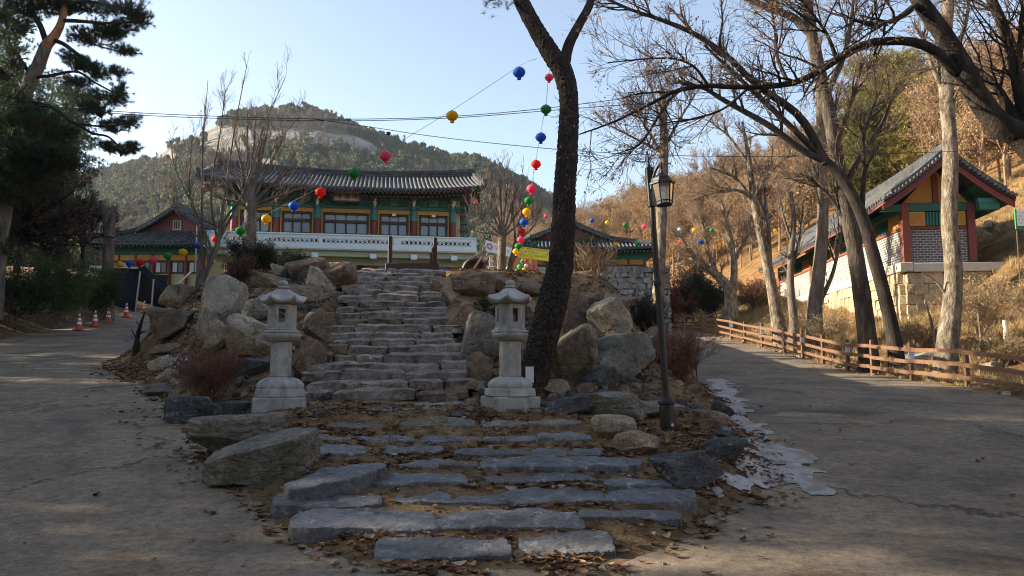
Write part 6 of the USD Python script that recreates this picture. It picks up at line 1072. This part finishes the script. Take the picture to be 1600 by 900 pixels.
for k, (px, dd, h, lab) in enumerate(PC):
    x = (px - 800) / FPX * dd; z = hz(x, dd); t_ = thing('hill_pine', lab, 'pine tree', (x, dd, z)); rr = np.random.default_rng(600 + k); q, r = resample(np.array([[0, 0, -.4], [.1, .1, h * .5], [0, 0, h * .96]]), np.array([.2, .14, .03]), 8); obj('trunk', trimesh.Trimesh(np.asarray(tubes(q, r, 7).vertices) + [x, dd, z], tubes(q, r, 7).faces, process=False), 'bark_red', t_, smooth=True)
    C, D = [], []
    for _ in range(64):
        u = rr.uniform(.14, 1); a = rr.uniform(0, 6.28); R_ = rr.uniform(.3, 1) * h * .30 * (1.12 - u * .85); c = np.array([math.cos(a) * R_, math.sin(a) * R_, h * u]); p = nrm(rr.normal(size=(45, 3))) * rr.uniform(.2, 1, (45, 1)) ** .5; C.append(c + p * [1.3, 1.3, .55]); D.append(nrm(p + [0, 0, .5]))
    obj('foliage', needles(np.vstack(C) + [x, dd, z], np.vstack(D), 7, .42, .06, rr), 'needle_yellow', t_, kind='stuff')
# ---- woods on the mountain
rg = np.random.default_rng(61); far_p = [crown_cards(rg, 13, 46, .20) for _ in range(3)]; far_o = []
for _ in range(3):
    q, r = resample(np.array([[0, 0, 0], [0, 0, .5], [.05, 0, 1.0]]), np.array([.03, .025, .01]), 5); b1, r1 = spawn(q[None], r[None], 22, .3, .6, 40, rg, 4, .2, 1, .3, .02); b2, r2 = spawn(b1, r1, 9, .12, .3, 35, rg, 3, .2, 1, .2, .014); far_o.append(join([tubes(q, r, 5), tubes(b1, np.maximum(r1, .010), 3), tubes(b2, np.maximum(r2, .008), 3)]))
n = 60000; y = rg.uniform(122, 440, n); x = rg.uniform(-.68, .30, n) * y; pz = np.c_[x, y, H(x, y)]; k = (rockmask(pz) < .42 + rg.normal(0, .16, n)) & (rg.random(n) < (y / 440) ** 1.0 * .62); pz = pz[k]
kind_ = meshkit.fbm(pz / 30.0, 3, 77) + rg.normal(0, .10, len(pz)) > .44
pp_, po = pz[kind_], pz[~kind_]; sz = lambda m: (lambda s: np.stack([s * rg.uniform(.9, 1.2, m), s * rg.uniform(.9, 1.2, m), s * rg.uniform(1.4, 2.0, m)], 1))(rg.uniform(1.1, 1.9, m) ** 1.6)
instancer('mountain_wood', far_p, pp_, rg.integers(0, 3, len(pp_)), sz(len(pp_)), rg.uniform(0, 6.28, len(pp_)), 'pine wood covering the mountain behind the temple', 'far_needle'); instancer('mountain_wood', far_o, po, rg.integers(0, 3, len(po)), sz(len(po)) * [1.3, 1.3, 1], rg.uniform(0, 6.28, len(po)), 'bare grey-brown wood between the pines on the mountain', 'twig')

# ---- shrubs
def shrub(name, label, cat, px, py, w, h, d, m, rng, n=1400, size=.07, tm='twig', stems=26, aspect=.5, twn=5, leafy=True, up=.5, sink=.0, spread=1.0, rmin=.003):
    """py: foot of the plant; w, h in pixels"""
    b = P(px, py, d); b[2] = max(min(b[2], hz(b[0], d) + .5), hz(b[0], d) - .1) if sink == 0 else b[2]; W_, H_ = S(w, d), S(h, d); t_ = thing(name, label, cat, b)
    a = rng.uniform(0, 6.28, stems); e = np.stack([np.cos(a), np.sin(a), np.zeros(stems)], 1) * (rng.uniform(.2, 1, stems) * W_ * .5 * spread)[:, None] + np.array([0, 0, 1]) * (rng.uniform(.5, 1, stems) * H_ * .85)[:, None]
    s0 = b + rng.normal(size=(stems, 3)) * [W_ * .12, W_ * .12, 0] - [0, 0, .08]; mid = s0 * .5 + (b + e) * .5 + np.array([0, 0, 1]) * H_ * .12
    tt = np.linspace(0, 1, 6)[None, :, None]; st = (1 - tt) ** 2 * s0[:, None] + 2 * tt * (1 - tt) * mid[:, None] + tt ** 2 * (b + e)[:, None]; r0 = np.linspace(1, .35, 6)[None] * max(.006, rmin * 2) * np.ones((stems, 1))
    b1, r1 = spawn(st, r0, twn, H_ * .15, H_ * .42, 38, rng, 4, .15, 1, up * .5, .01); b2, r2 = spawn(b1, r1, 4, H_ * .07, H_ * .2, 38, rng, 3, .2, 1, up * .3, .006)
    obj('stems', join([tubes(st, r0, 5), tubes(b1, np.maximum(r1, rmin * 1.3), 3), tubes(b2, np.maximum(r2, rmin), 3)]), tm, t_, kind='stuff')
    if leafy: i, j = rng.integers(0, len(b2), n), rng.integers(0, 3, n); obj('foliage', leaf_cards(b2[i, j] + rng.normal(size=(n, 3)) * size * .5, size, rng, -.1, aspect), m, t_, kind='stuff')
    return t_
rg = np.random.default_rng(71)
for px, py, w, h, d, lab in ((40, 515, 130, 118, 33, 'broad green bush at the left edge behind the wooden sign'), (105, 508, 120, 114, 34.5, 'middle green feathery bush of the left verge'), (152, 500, 70, 88, 37, 'smallest green bush, right end of the left verge by the stump')): shrub('green_bush', lab, 'bush', px, py, w, h, d, 'bush_leaf', rg, 5600, .18, 'twig', 40, .22, 7, spread=1.05)
shrub('barberry_bush', 'dense dark reddish-brown bush left of the left stone lantern', 'bush', 322, 622, 120, 82, 14.2, 'brown_leaf', rg, 900, .03, 'twig_red', 70, .6, 9, rmin=.0028)
shrub('barberry_bush', 'twiggy russet bush behind the lamp post by the right road', 'bush', 1062, 632, 118, 100, 16.4, 'brown_leaf', rg, 700, .03, 'twig_red', 80, .6, 9, rmin=.003)
shrub('barberry_bush', 'low russet bush between the lamp post and the pine foot', 'bush', 1000, 632, 80, 40, 15.4, 'brown_leaf', rg, 500, .03, 'twig_red', 40, .6, 7, rmin=.003)
shrub('dwarf_pine', 'rounded dwarf pine on the crest left of the stairs', 'shrub', 390, 446, 84, 62, 23.5, 'evergreen_leaf', rg, 5200, .10, 'twig_dark', 40, .2, 9)
shrub('dwarf_pine', 'small dark dwarf pine between the crest boulders near the stairs', 'shrub', 457, 432, 44, 46, 24.5, 'evergreen_leaf', rg, 2200, .09, 'twig_dark', 22, .2, 8); shrub('dwarf_pine', 'taller dark evergreen just right of the rounded dwarf pine', 'shrub', 420, 440, 50, 62, 26, 'evergreen_leaf', rg, 2600, .10, 'twig_dark', 24, .2, 8)
shrub('dry_shrub', 'brown withered shrub hanging below the rounded dwarf pine', 'shrub', 372, 490, 60, 50, 21.5, 'brown_leaf', rg, 900, .05, 'twig_dark', 40, .5, 7)
shrub('evergreen_shrub', 'small dark evergreen shrub behind the right stone lantern roof', 'shrub', 768, 492, 56, 32, 18.5, 'evergreen_leaf', rg, 2400, .06, 'twig_dark', 26, .3, 7); shrub('evergreen_shrub', 'dark rounded evergreen beside the squared pale boulder', 'shrub', 1012, 540, 58, 74, 20.5, 'evergreen_leaf', rg, 5200, .06, 'twig_dark', 36, .4, 9)
shrub('conifer_shrub', 'olive-green conifer right of the pine trunk on the crest', 'shrub', 912, 462, 56, 88, 28, 'bush_leaf', rg, 3200, .12, 'twig_dark', 30, .2, 9)
shrub('bare_shrub', 'bare pale-stemmed shrub on the crest right of the pine', 'shrub', 928, 458, 76, 78, 25.5, None, rg, 0, .1, 'twig_tan', 30, .2, 5, leafy=False, rmin=.006)
for px, w, lab in ((955, 60, 'left rounded tan bush above the rubble retaining wall'), (990, 58, 'middle rounded tan bush above the rubble retaining wall'), (1022, 44, 'right rounded tan bush above the rubble wall behind the lamp'), (862, 30, 'small rounded tan bush by the trunk before the rear hall')): shrub('clipped_bush', lab, 'bush', px, 428, w, 40, 51.8, 'dry_grass', rg, 2600, .10, 'twig_tan', 44, .3, 7, rmin=.008)
shrub('red_maple', 'dark red maple bush behind the lamp post at the end of the wall', 'shrub', 1052, 440, 66, 66, 52.5, 'red_leaf', rg, 3000, .14, 'twig_red', 40, .6, 8, rmin=.008)
for px, py, w, h, d, lab in ((1078, 496, 84, 92, 53, 'dark evergreen bush left of the low forked tree'), (1112, 496, 64, 62, 54, 'lower dark evergreen bush under the low forked tree')): shrub('evergreen_shrub', lab, 'shrub', px, py, w, h, d, 'evergreen_leaf', rg, 7000, .17, 'twig_dark', 36, .4, 7, rmin=.008)
shrub('dry_shrub', 'broad dull brown hedge behind the fence bend, right of the evergreens', 'shrub', 1178, 500, 90, 60, 54, 'brown_leaf', rg, 4200, .13, 'twig', 44, .5, 7, rmin=.009)
for k, (px, py, w, h, d, lab) in enumerate(((1300, 545, 90, 66, 31, 'golden dry brush below the stone base, left of the twin trunks'), (1240, 528, 70, 60, 37, 'golden dry brush behind the fence at the slim tree'), (1440, 548, 80, 50, 27, 'dry golden brush below the base corner'), (1540, 520, 110, 90, 25.5, 'tangle of dry tan brush on the bank at far right'), (1590, 470, 90, 70, 27, 'tan brush tangle higher on the bank at right edge'), (1500, 500, 70, 60, 29, 'tan brush behind the straight pale tree'), (1562, 562, 100, 50, 22.5, 'low tan brush just beyond the last fence bay'))): shrub('dry_brush', lab, 'brush', px, py, w, h, d, 'dry_grass', rg, 1500, .09, 'twig_tan', 44, .3, 6, up=.1, spread=1.3, rmin=.004)
shrub('low_shrub', 'small bare twig tuft on the crest left of the stairs', 'shrub', 458, 455, 30, 36, 21, None, rg, 0, .1, 'twig_dark', 18, .2, 4, leafy=False); shrub('pink_shrub', 'withered hydrangea with pale heads at the left rockery edge', 'shrub', 282, 585, 50, 34, 17.5, 'paper_white', rg, 160, .05, 'twig_red', 24, .8, 4)
# pale saplings on the bank
for a, b, d, lab in ([(1462, 545), (1446, 470), 26, 'thin pale sapling stem on the bank by the straight tree'], [(1532, 555), (1528, 490), 24, 'slim bare sapling in the brush at right']):
    s = limb([(a[0], a[1], 5), ((a[0] + b[0]) / 2 + 2, (a[1] + b[1]) / 2, 4), (b[0], b[1], 2)], d, 10); t_ = thing('sapling', lab, 'sapling', s[0][0]); obj('stem', tubes(*s, 6), 'bark_pale', t_, smooth=True)
s = limb([(1574, 556, 8), (1572, 520, 7.5), (1570, 500, 7)], 24, 8); t_ = thing('marker_post', 'short white marker post standing in the brush at right', 'post', s[0][0]); obj('shaft', tubes(*s, 8, cap=True), 'concrete_white', t_, smooth=40)
# ---- ground cover: dry grass and fallen leaves
rg = np.random.default_rng(81)
def tuft(rng, n=26, h=.25): c = rng.normal(size=(n, 3)) * [.05, .05, 0]; return needles(c, np.repeat([[0, 0, 1.0]], n, 0), 1, h, .012, rng, .55)
GT = [tuft(rg, 30, .28) for _ in range(4)]
n = 9000; x = rg.uniform(11.9, 30, n); y = rg.uniform(14, 62, n); k = rg.random(n) < .9; x, y = x[k], y[k]
inb = (B.w(np.array([[0, 0, 0.]]))[0]); loc = np.c_[x, y] - inb[:2]; u = loc @ B.ax[:2]; v = loc @ B.ay[:2]; k = ~((u > -.2) & (v > -.2) & (v < 23) & (u < 5)); x, y = x[k], y[k]
instancer('dry_grass', GT, np.c_[x, y, H(x, y)], rg.integers(0, 4, len(x)), rg.uniform(.6, 1.9, len(x)), rg.uniform(0, 6.28, len(x)), 'golden dry grass covering the bank beyond the right fence', 'dry_grass')
n = 2600; px, py = rg.uniform(250, 1120, n), rg.uniform(420, 700, n); pts = np.array([drop(a, b, 6, 30) for a, b in zip(px[:900], py[:900])]); s = sdf_island(pts[:, 0], pts[:, 1]); pts = pts[(s > .1) & (s < 9) & ~((pts[:, 0] > -4.5) & (pts[:, 0] < -.8) & (pts[:, 1] > 12.5) & (pts[:, 1] < 23))]
instancer('dry_grass', GT, np.c_[pts[:, :2], H(pts[:, 0], pts[:, 1])], rg.integers(0, 4, len(pts)), rg.uniform(.25, .7, len(pts)), rg.uniform(0, 6.28, len(pts)), 'thin dry grass growing between the rockery stones', 'dry_grass')
def curled(rng):
    L, w, c = 1.0, rng.uniform(.22, .36), rng.uniform(.1, .45); u = np.linspace(0, 1, 5); mid = np.stack([u - .5, 0 * u, c * (4 * (u - .5) ** 2) * .5 + .02], 1); hw = w * np.sin(np.pi * np.clip(u, .03, .97)) ** .8; cu = rng.uniform(.1, .5)
    V = np.vstack([mid, mid + np.stack([0 * u, hw, hw * cu], 1), mid - np.stack([0 * u, hw, -hw * cu * .6], 1)]); F = []
    for i in range(4): F += [[i, i + 1, i + 6], [i, i + 6, i + 5], [i, i + 10, i + 11], [i, i + 11, i + 1]]
    return trimesh.Trimesh(V, F, process=False)
CLF = [curled(rg) for _ in range(6)]
X, Y = [], []
nb = 150000; x = rg.uniform(-12, 5.2, nb); y = rg.uniform(6, 25, nb); s = sdf_island(x, y); cl_ = meshkit.fbm(np.stack([x * 1.6, y * 1.6, x * 0], 1), 3, 9); edge = np.exp(-np.abs(s - .1) / .35)
pk = (np.clip((cl_ - .42) * 5, 0, 1) * .55 + .09); pr = np.where(s > -.15, pk * np.where(y < 14, 1, .55), 0) + np.where((s > -1.2) & (s <= -.05), .35 * np.exp(s / .2) * (cl_ > .52), 0); k = rg.random(nb) < pr; x, y = x[k], y[k]
# few leaves on top of slabs and stairs
on = np.zeros(len(x), bool)
for pg in SLABS: on |= shapely.contains_xy(pg, x, y)
k = ~on & ~((x > -4.3) & (x < -.9) & (y > 13.6) & (y < 22)); x, y = x[k], y[k]
rx = rg.uniform(-16, 12, 700); ry = rg.uniform(6.1, 30, 700); k = (road_sdf(rx, ry) > .1) & (rg.random(700) < np.where(ry < 14, .55, .35)); x, y = np.r_[x, rx[k]], np.r_[y, ry[k]]
z = H(x, y) + .012; instancer('fallen_leaves', CLF, np.c_[x, y, z], rg.integers(0, 6, len(x)), rg.uniform(.045, .14, len(x)), rg.uniform(0, 6.28, len(x)), 'brown fallen leaves lying between the slabs and on the road', 'litter_leaf', tilt=rg.normal(0, .35, len(x)))
# ================================================================== WIRES, PAPER LANTERNS, BANNERS
def wire(name, label, pts, r, m='wire_black', sub=10, cat='cable'):
    P3 = np.array([P(a, b, d) for a, b, d in pts]); q, rr = resample(P3, np.full(len(P3), r), sub * len(pts)); t_ = thing(name, label, cat, q[0]); obj('strand', tubes(q, rr, 5), m, t_, smooth=True); return q
wire('power_cable', 'upper of the two close black cables crossing above the hall', [(-60, 158, 19), (60, 165, 19), (230, 177, 19), (430, 184.5, 19), (575, 186, 19), (720, 181, 19), (880, 166, 19), (1090, 137, 19), (1300, 100, 19)], .0095)
wire('power_cable', 'lower of the two close black cables crossing above the hall', [(-60, 160, 19.2), (60, 168, 19.2), (230, 180.5, 19.2), (430, 187.5, 19.2), (575, 188.5, 19.2), (720, 183.5, 19.2), (880, 171, 19.2), (1090, 155, 19.2), (1300, 140, 19.2)], .0095)
wire('power_cable', 'single black cable sloping down right from the pair to the right edge', [(490, 186, 19.1), (575, 198, 19.1), (700, 216, 19.1), (880, 234, 19.1), (1050, 243, 19.1), (1250, 244, 19.1), (1450, 238, 19.1), (1680, 228, 19.1)], .0085)
cb = thing('cable_clamp', 'small black clamp box on the sloping cable above the hall', 'clamp', P(607, 208, 19.1)); c = P(607, 209, 19.1); obj('body', rbox(c - [.05, .04, .03], c + [.05, .04, .04], .01), 'wire_black', cb)
def paper_lantern(px, py, wpx, d, col, label, group):
    c = P(px, py, d); R0 = S(wpx, d) / 2; n = 20; k = 11; t_ = thing('paper_lantern', label, 'paper lantern', c, group); ph = np.linspace(.16, np.pi - .16, k)
    big = wpx > 9
    prof = [(R0 * math.sin(a) * (1.0), -R0 * .88 * math.cos(a)) for a in ph]
    m = lathe(prof, 32 if big else 16, lambda th_, i: 1 + .035 * np.cos(16 * th_) if big else 1.0); m.apply_translation(c); obj('body', m, 'lantern_' + col, t_, smooth=50)
    if big:
        m = lathe([(R0 * .22, R0 * .84), (R0 * .24, R0 * .92), (R0 * .1, R0 * .97)], 12); m.apply_translation(c); obj('top_cap', m, 'lantern_' + col, t_)
        m = lathe([(R0 * .10, -R0 * 1.28), (R0 * .34, -R0 * 1.18), (R0 * .30, -R0 * 1.02), (R0 * .2, -R0 * .86)], 14, lambda th_, i: 1 + .18 * np.cos(6 * th_)); m.apply_translation(c); obj('lotus_tassel', m, 'lantern_' + col, t_)
    return c + [0, 0, R0]
def lantern_string(sname, slabel, items, ends, d0, d1, where, size=.30, group=None):
    """items: (px, py, colour[, width px]); distance runs from d0 to d1 along the string"""
    n = len(items); top = []; seen = {}
    for k, it in enumerate(items):
        d = d0 + (d1 - d0) * (k / max(n - 1, 1)); w = it[3] if len(it) > 3 else size * FPX / d; seen[it[2]] = seen.get(it[2], 0) + 1
        top.append(paper_lantern(it[0], it[1], w, d, it[2], where(k, n, it[2], items), group))
    pts = [P(*ends[0])] + top + [P(*ends[1])]; q, r = resample(np.array(pts), np.full(len(pts), .006), 8 * len(pts)); t_ = thing('lantern_cord', slabel, 'cord', q[0]); obj('strand', tubes(q, r, 4), 'cord_grey', t_)
ORD = ['first', 'second', 'third', 'fourth', 'fifth', 'sixth', 'seventh', 'eighth', 'ninth', 'tenth', 'eleventh', 'twelfth', 'thirteenth', 'fourteenth', 'fifteenth', 'sixteenth', 'seventeenth', 'eighteenth']
SA = [(811, 113, 'blue', 20), (706.5, 181, 'yellow', 19), (602, 244, 'pink', 18.5), (553.5, 271, 'green', 17.5), (501, 300, 'red', 16.5), (459, 321.5, 'blue', 16), (416, 342, 'yellow', 15.5), (375.5, 361, 'green', 15), (337, 374, 'red', 12.5), (310, 383.5, 'blue', 12.5), (286, 394.5, 'yellow', 13), (262, 400, 'green', 12), (239.5, 406.5, 'pink', 12.5), (219.5, 410, 'red', 12), (202.5, 411.5, 'blue', 11.5), (187, 413, 'yellow', 11.5)]
lantern_string('lantern_cord', 'long cord of paper lanterns from the pine across the hall to the lopped stump', SA, ((838, 92, 14.6), (176, 409, 38.2)), 17.5, 37.5, lambda k, n, c, it: f'{c} paper lantern, {ORD[k]} from the pine on the long string across the hall', group='lanterns on the long string')
SB = [(858, 121, 'pink', 14), (853, 171, 'green', 17), (845, 214.5, 'blue', 17), (837.5, 256.5, 'red', 15.5), (830.5, 295, 'pink', 15.5), (826, 313.5, 'green', 13.5), (823, 331, 'yellow', 13.5), (818.5, 347, 'blue', 13), (815, 361.5, 'red', 12.5), (813.5, 374.5, 'pink', 12), (810, 384.5, 'green', 11.5), (806.5, 393, 'yellow', 11), (803.5, 400, 'blue', 10), (800.5, 406, 'red', 10), (799.5, 411.5, 'pink', 9), (797, 415.5, 'green', 8), (795, 419, 'yellow', 8), (792, 421.5, 'violet', 7)]
lantern_string('lantern_cord', 'steep cord of closely hung paper lanterns falling left of the pine trunk', SB, ((866, 90, 18), (790, 424, 41)), 19, 40, lambda k, n, c, it: f'{c} paper lantern, {ORD[k]} from the top on the steep string beside the trunk', group='lanterns on the steep string')
SC = [(815.5, 334, 'pink', 7), (853, 338, 'pink', 7), (925, 344.5, 'blue', 8), (949, 348, 'yellow', 8), (977, 351.5, 'green', 8), (1006.5, 354, 'pink', 8.5), (1062, 358.5, 'white', 7), (1085, 359.5, 'yellow', 7.5), (1112, 360, 'green', 7.5), (1211, 360, 'yellow', 6)]
lantern_string('lantern_cord', 'far cord of small paper lanterns crossing above the rear hall', SC, ((770, 330, 47), (1260, 362, 46)), 47, 46, lambda k, n, c, it: f'small {c} paper lantern, {ORD[k]} from the left on the far string over the rear hall', group='lanterns on the far string')
SD = [(834.5, 381.5, 'green', 7.5), (932, 382, 'blue', 8), (962, 382, 'yellow', 8), (996, 381, 'green', 8), (1064, 378, 'red', 9), (1095, 378, 'blue', 8.5), (1124, 376, 'yellow', 7)]
lantern_string('lantern_cord', 'low far cord of paper lanterns in front of the rear hall eaves', SD, ((800, 380, 49), (1160, 374, 48)), 49, 48, lambda k, n, c, it: f'small {c} paper lantern, {ORD[k]} from the left along the rear hall eaves', group='lanterns along the rear eaves')
c = P(758, 408, 45); paper_lantern(758.5, 409, 7, 45, 'pink', 'lone pink paper lantern beside the little white pagoda', None); c = P(743, 316, 47); paper_lantern(743, 317.5, 6, 47, 'red', 'small red paper lantern at the right end of the hall', None)

def quad_panel(par, name, pts, m, th_=.02):
    v = np.array(pts); n_ = nrm(np.cross(v[1] - v[0], v[3] - v[0])); n_ = n_ if n_[1] < 0 else -n_; w = np.vstack([v, v - n_ * th_]); return obj(name, trimesh.convex.convex_hull(w), m, par), n_
DB = 36.0; tl, tr, br_, bl = (P(813, 385, DB), P(862, 391, DB), P(858, 408.5, DB), P(807, 401, DB))
bn = thing('banner', 'yellow cloth banner with violet lettering strung left of the pine trunk', 'banner', bl); bp, n_ = quad_panel(bn, 'cloth', (tl, tr, br_, bl), 'banner_yellow')
ux, uy = nrm(tr - tl), nrm(tl - bl); H_ = np.linalg.norm(tl - bl); W_ = np.linalg.norm(tr - tl)
for fy, h, n, adv, m, sd_, fx0 in ((.80, .08, 16, .075, 'ink', 1, .06), (.40, .17, 5, .17, 'banner_violet', 2, .04), (.40, .17, 4, .155, 'banner_mauve', 3, .62), (.20, .075, 17, .075, 'ink', 4, .05), (.05, .075, 9, .085, 'ink', 5, .02)): fake_text(bp, bl + (tl - bl) * fy + ux * W_ * fx0 + n_ * .008, ux, uy, n_, n, h, adv, m, sd_, .15)
for a, b in ((tl, P(800, 383, DB)), (tr, P(872, 392, DB))): obj('tie', tubes(np.array([a, b]), [.01, .01], 4), 'cord_grey', bn)
DW = 42.0; q4 = (P(759, 375, DW), P(782, 384, DW), P(782, 398, DW), P(759, 392, DW)); q4 = (q4[0], P(800, 388, DW), P(800, 402, DW), q4[3]); wb = thing('banner', 'pale mint banner with a purple flower emblem behind the bare pollard', 'banner', q4[3]); wp_, n_ = quad_panel(wb, 'cloth', q4, 'sign_mint')
ux, uy = nrm(q4[1] - q4[0]), nrm(q4[0] - q4[3]); ce = P(765, 385, DW) + n_ * .03; fl = []
for k in range(8): a = k * math.pi / 4; e = lathe([(.0, 0), (.05, .01), (.0, .02)], 8); v = np.asarray(e.vertices); fl.append(trimesh.Trimesh(ce + (ux * math.cos(a) + uy * math.sin(a)) * .13 + v[:, 0:1] * ux * 1.3 + v[:, 1:2] * uy * 1.3 + v[:, 2:3] * n_, e.faces, process=False))
obj('emblem', join(fl), 'sign_purple', wp_); fake_text(wp_, P(771.5, 388.5, DW) + n_ * .01, ux, uy, n_, 6, .16, .15, 'banner_violet', 9, .16)
obj('tie', tubes(np.array([q4[0], P(745, 372, DW)]), [.012, .012], 4), 'cord_grey', wb)
# small white pagoda, drum frame and timber frame on the plateau
dp = 44.0; b = P(767.5, 430, dp); pg_ = thing('stone_pagoda', 'small white tiered stone pagoda at the right of the hall', 'pagoda', b); z = b[2] - .4
for k in range(5):
    w = .30 - .035 * k; obj('tier', rbox((b[0] - w * .6, dp - w * .6, z), (b[0] + w * .6, dp + w * .6, z + .24), .02), 'concrete_white', pg_); obj('tier_roof', prism(4, w * 1.25, w * 1.1, z + .241, z + .30, math.pi / 4, .02).apply_translation((b[0], dp, 0)), 'concrete_white', pg_); z += .302
df = 23.6; fr_ = thing('post_frame', 'dark timber frame of two posts on a sill at the stair head', 'frame', P(645, 420, df))
for a, c_, w in ((610, 369, 6.5), (680, 371, 6.5)): p0, p1 = P(a - 1, 413, df), P(a, c_, df); hw = S(w, df) / 2; obj('post', rbox((p1[0] - hw, df - hw, p0[2]), (p1[0] + hw, df + hw, p1[2]), .02), 'timber_dark', fr_)
a, b = P(603, 423, df), P(686, 411.5, df); obj('sill', rbox((a[0], df - .12, a[2]), (b[0], df + .12, b[2]), .02), 'timber_dark', fr_); br3 = np.array([P(676, 411, df - .1), P(673.5, 396, df - .1), P(678, 384, df - .1)]); obj('brace', tubes(br3, [.07, .06, .05], 6, cap=True), 'timber_dark', fr_); obj('paper', rbox(P(671, 394, df - .16), P(674.5, 386, df - .14), .0), 'paper_white', fr_)
dm = 25.5; c = P(741, 421, dm); wh_ = thing('half_wheel', 'dark weathered half wheel of timber leaning by the stair head', 'wheel', c); th_ = np.linspace(.12, math.pi - .1, 14); R0 = S(16, dm)
arc = np.stack([c[0] + R0 * np.cos(th_), np.full(14, dm), c[2] + R0 * np.sin(th_)], 1); obj('rim', tubes(arc, np.full(14, .075), 6, cap=True), 'timber_dark', wh_)
g_ = trimesh.creation.extrude_polygon(Polygon([(0, 0)] + [(R0 * .9 * math.cos(a), R0 * .9 * math.sin(a)) for a in np.linspace(0, math.pi, 14)]).buffer(0), .06, engine='earcut'); v = np.asarray(g_.vertices); obj('disc', trimesh.Trimesh(np.stack([c[0] + v[:, 0], dm + .05 + v[:, 2], c[2] + v[:, 1]], 1), g_.faces[:, ::-1], process=False), 'timber_dark', wh_)
for a, b in (((752, 428), (763, 402)), ((738, 424), (752, 404))): obj('prop', tubes(np.array([P(*a, dm - .1), P(*b, dm - .1)]), [.05, .05], 6, cap=True), 'timber_brown', wh_)
dt = 40.5; tf = thing('garland_frame', 'orange timber frame hung with green garlands and lanterns below the yellow banner', 'frame', P(812, 440, dt))
a, b = P(791, 441, dt), P(812, 401, dt); obj('slope_beam', trimesh.convex.convex_hull(np.array([a + [-.28, 0, 0], a + [.28, 0, 0], b + [-.28, 0, 0], b + [.28, 0, 0], a + [-.28, .2, 0], a + [.28, .2, 0], b + [-.28, .2, 0], b + [.28, .2, 0]])), 'timber_orange', tf)
for x in (825.5, 831.5, 837): p0, p1 = P(x, 442, dt), P(x, 402, dt); obj('post', rbox((p0[0] - .07, dt - .07, p0[2] - .4), (p0[0] + .07, dt + .07, p1[2]), .01), 'timber_orange', tf)
obj('top_rail', rbox(P(808, 404, dt + .1), P(842, 400.5, dt + .25), .01), 'timber_orange', tf)
for k, (x, y) in enumerate(((818, 408), (813, 417), (808, 426), (804, 434))): obj('garland', rock(P(x, y, dt - .25), (.42, .3, .36), 80 + k, .2, 3, .2), 'board_green', tf, smooth=40)
for x, y, c_, lab in ((822, 407, 'red', 'small red lantern at the top of the garland frame'), (819, 421, 'yellow', 'small yellow lantern halfway down the garland frame'), (816, 429, 'green', 'small green lantern low on the garland frame'), (812, 435, 'orange', 'orange lantern at foot of the garland frame'), (822, 415, 'white', 'grey-white lantern in the garland frame')): paper_lantern(x, y, 6.5, dt - .5, c_, lab, None)
# white board on the right bank
dr = 29.0; wb = thing('notice_board', 'white notice board in a green frame on the bank at the right edge', 'sign', P(1596, 372, dr)); a, b = P(1589, 353, dr), P(1618, 328, dr); bd = obj('board', rbox((a[0], dr - .02, a[2]), (b[0], dr + .02, b[2]), .004), 'sign_white', wb)
obj('frame', rbox((a[0] - .06, dr - .03, a[2] - .12), (a[0] - .002, dr + .03, b[2] + .04), .006), 'sign_green', wb); obj('frame', rbox((a[0] - .002, dr - .03, a[2] - .12), (b[0], dr + .03, a[2] - .06), .006), 'sign_green', wb)
for k in range(4): fake_text(bd, np.array([a[0] + .06, dr - .025, b[2] - .15 - k * .13]), np.array([1., 0, 0]), np.array([0, 0, 1.]), np.array([0, -1., 0]), 7, .07, .085, 'timber_brown', 40 + k, .14)
for x in (1590, 1612): p0 = P(x, 360, dr); obj('leg', tubes(np.array([[p0[0], dr + .05, hz(p0[0], dr) - .3], [p0[0], dr + .05, p0[2]]]), [.022, .022], 6, cap=True), 'timber_brown', wb)
# rough stone courses on the upper bank, right edge
uw = thing('bank_wall', 'low broken stone wall on the slope behind the outbuilding at right', 'wall', P(1560, 372, 36)); rg = np.random.default_rng(5)
for k in range(26):
    px, py = rg.uniform(1545, 1640), rg.uniform(338, 372); c = P(px, py, 37.5 + (px - 1545) * .01); obj('stone', rock(c, (rg.uniform(.4, .8), .6, rg.uniform(.3, .5)), 900 + k, .1, 3, .8), 'wall_stone', uw, smooth=35)
# ------------------------------------------------------------------ air
hzb = rbox((-460, -70, -2.5), (460, 660, 190)); HAZE = 0.00010
usdkit.material(stage, '/World/Looks/haze_air', {'v': ('principled_volume', {'color': (.72, .84, 1.0), 'density': HAZE, 'anisotropy': .25})}, [], volume='v.volume')
obj('haze', hzb, 'haze_air', kind='stuff', label='thin bluish haze filling the valley')
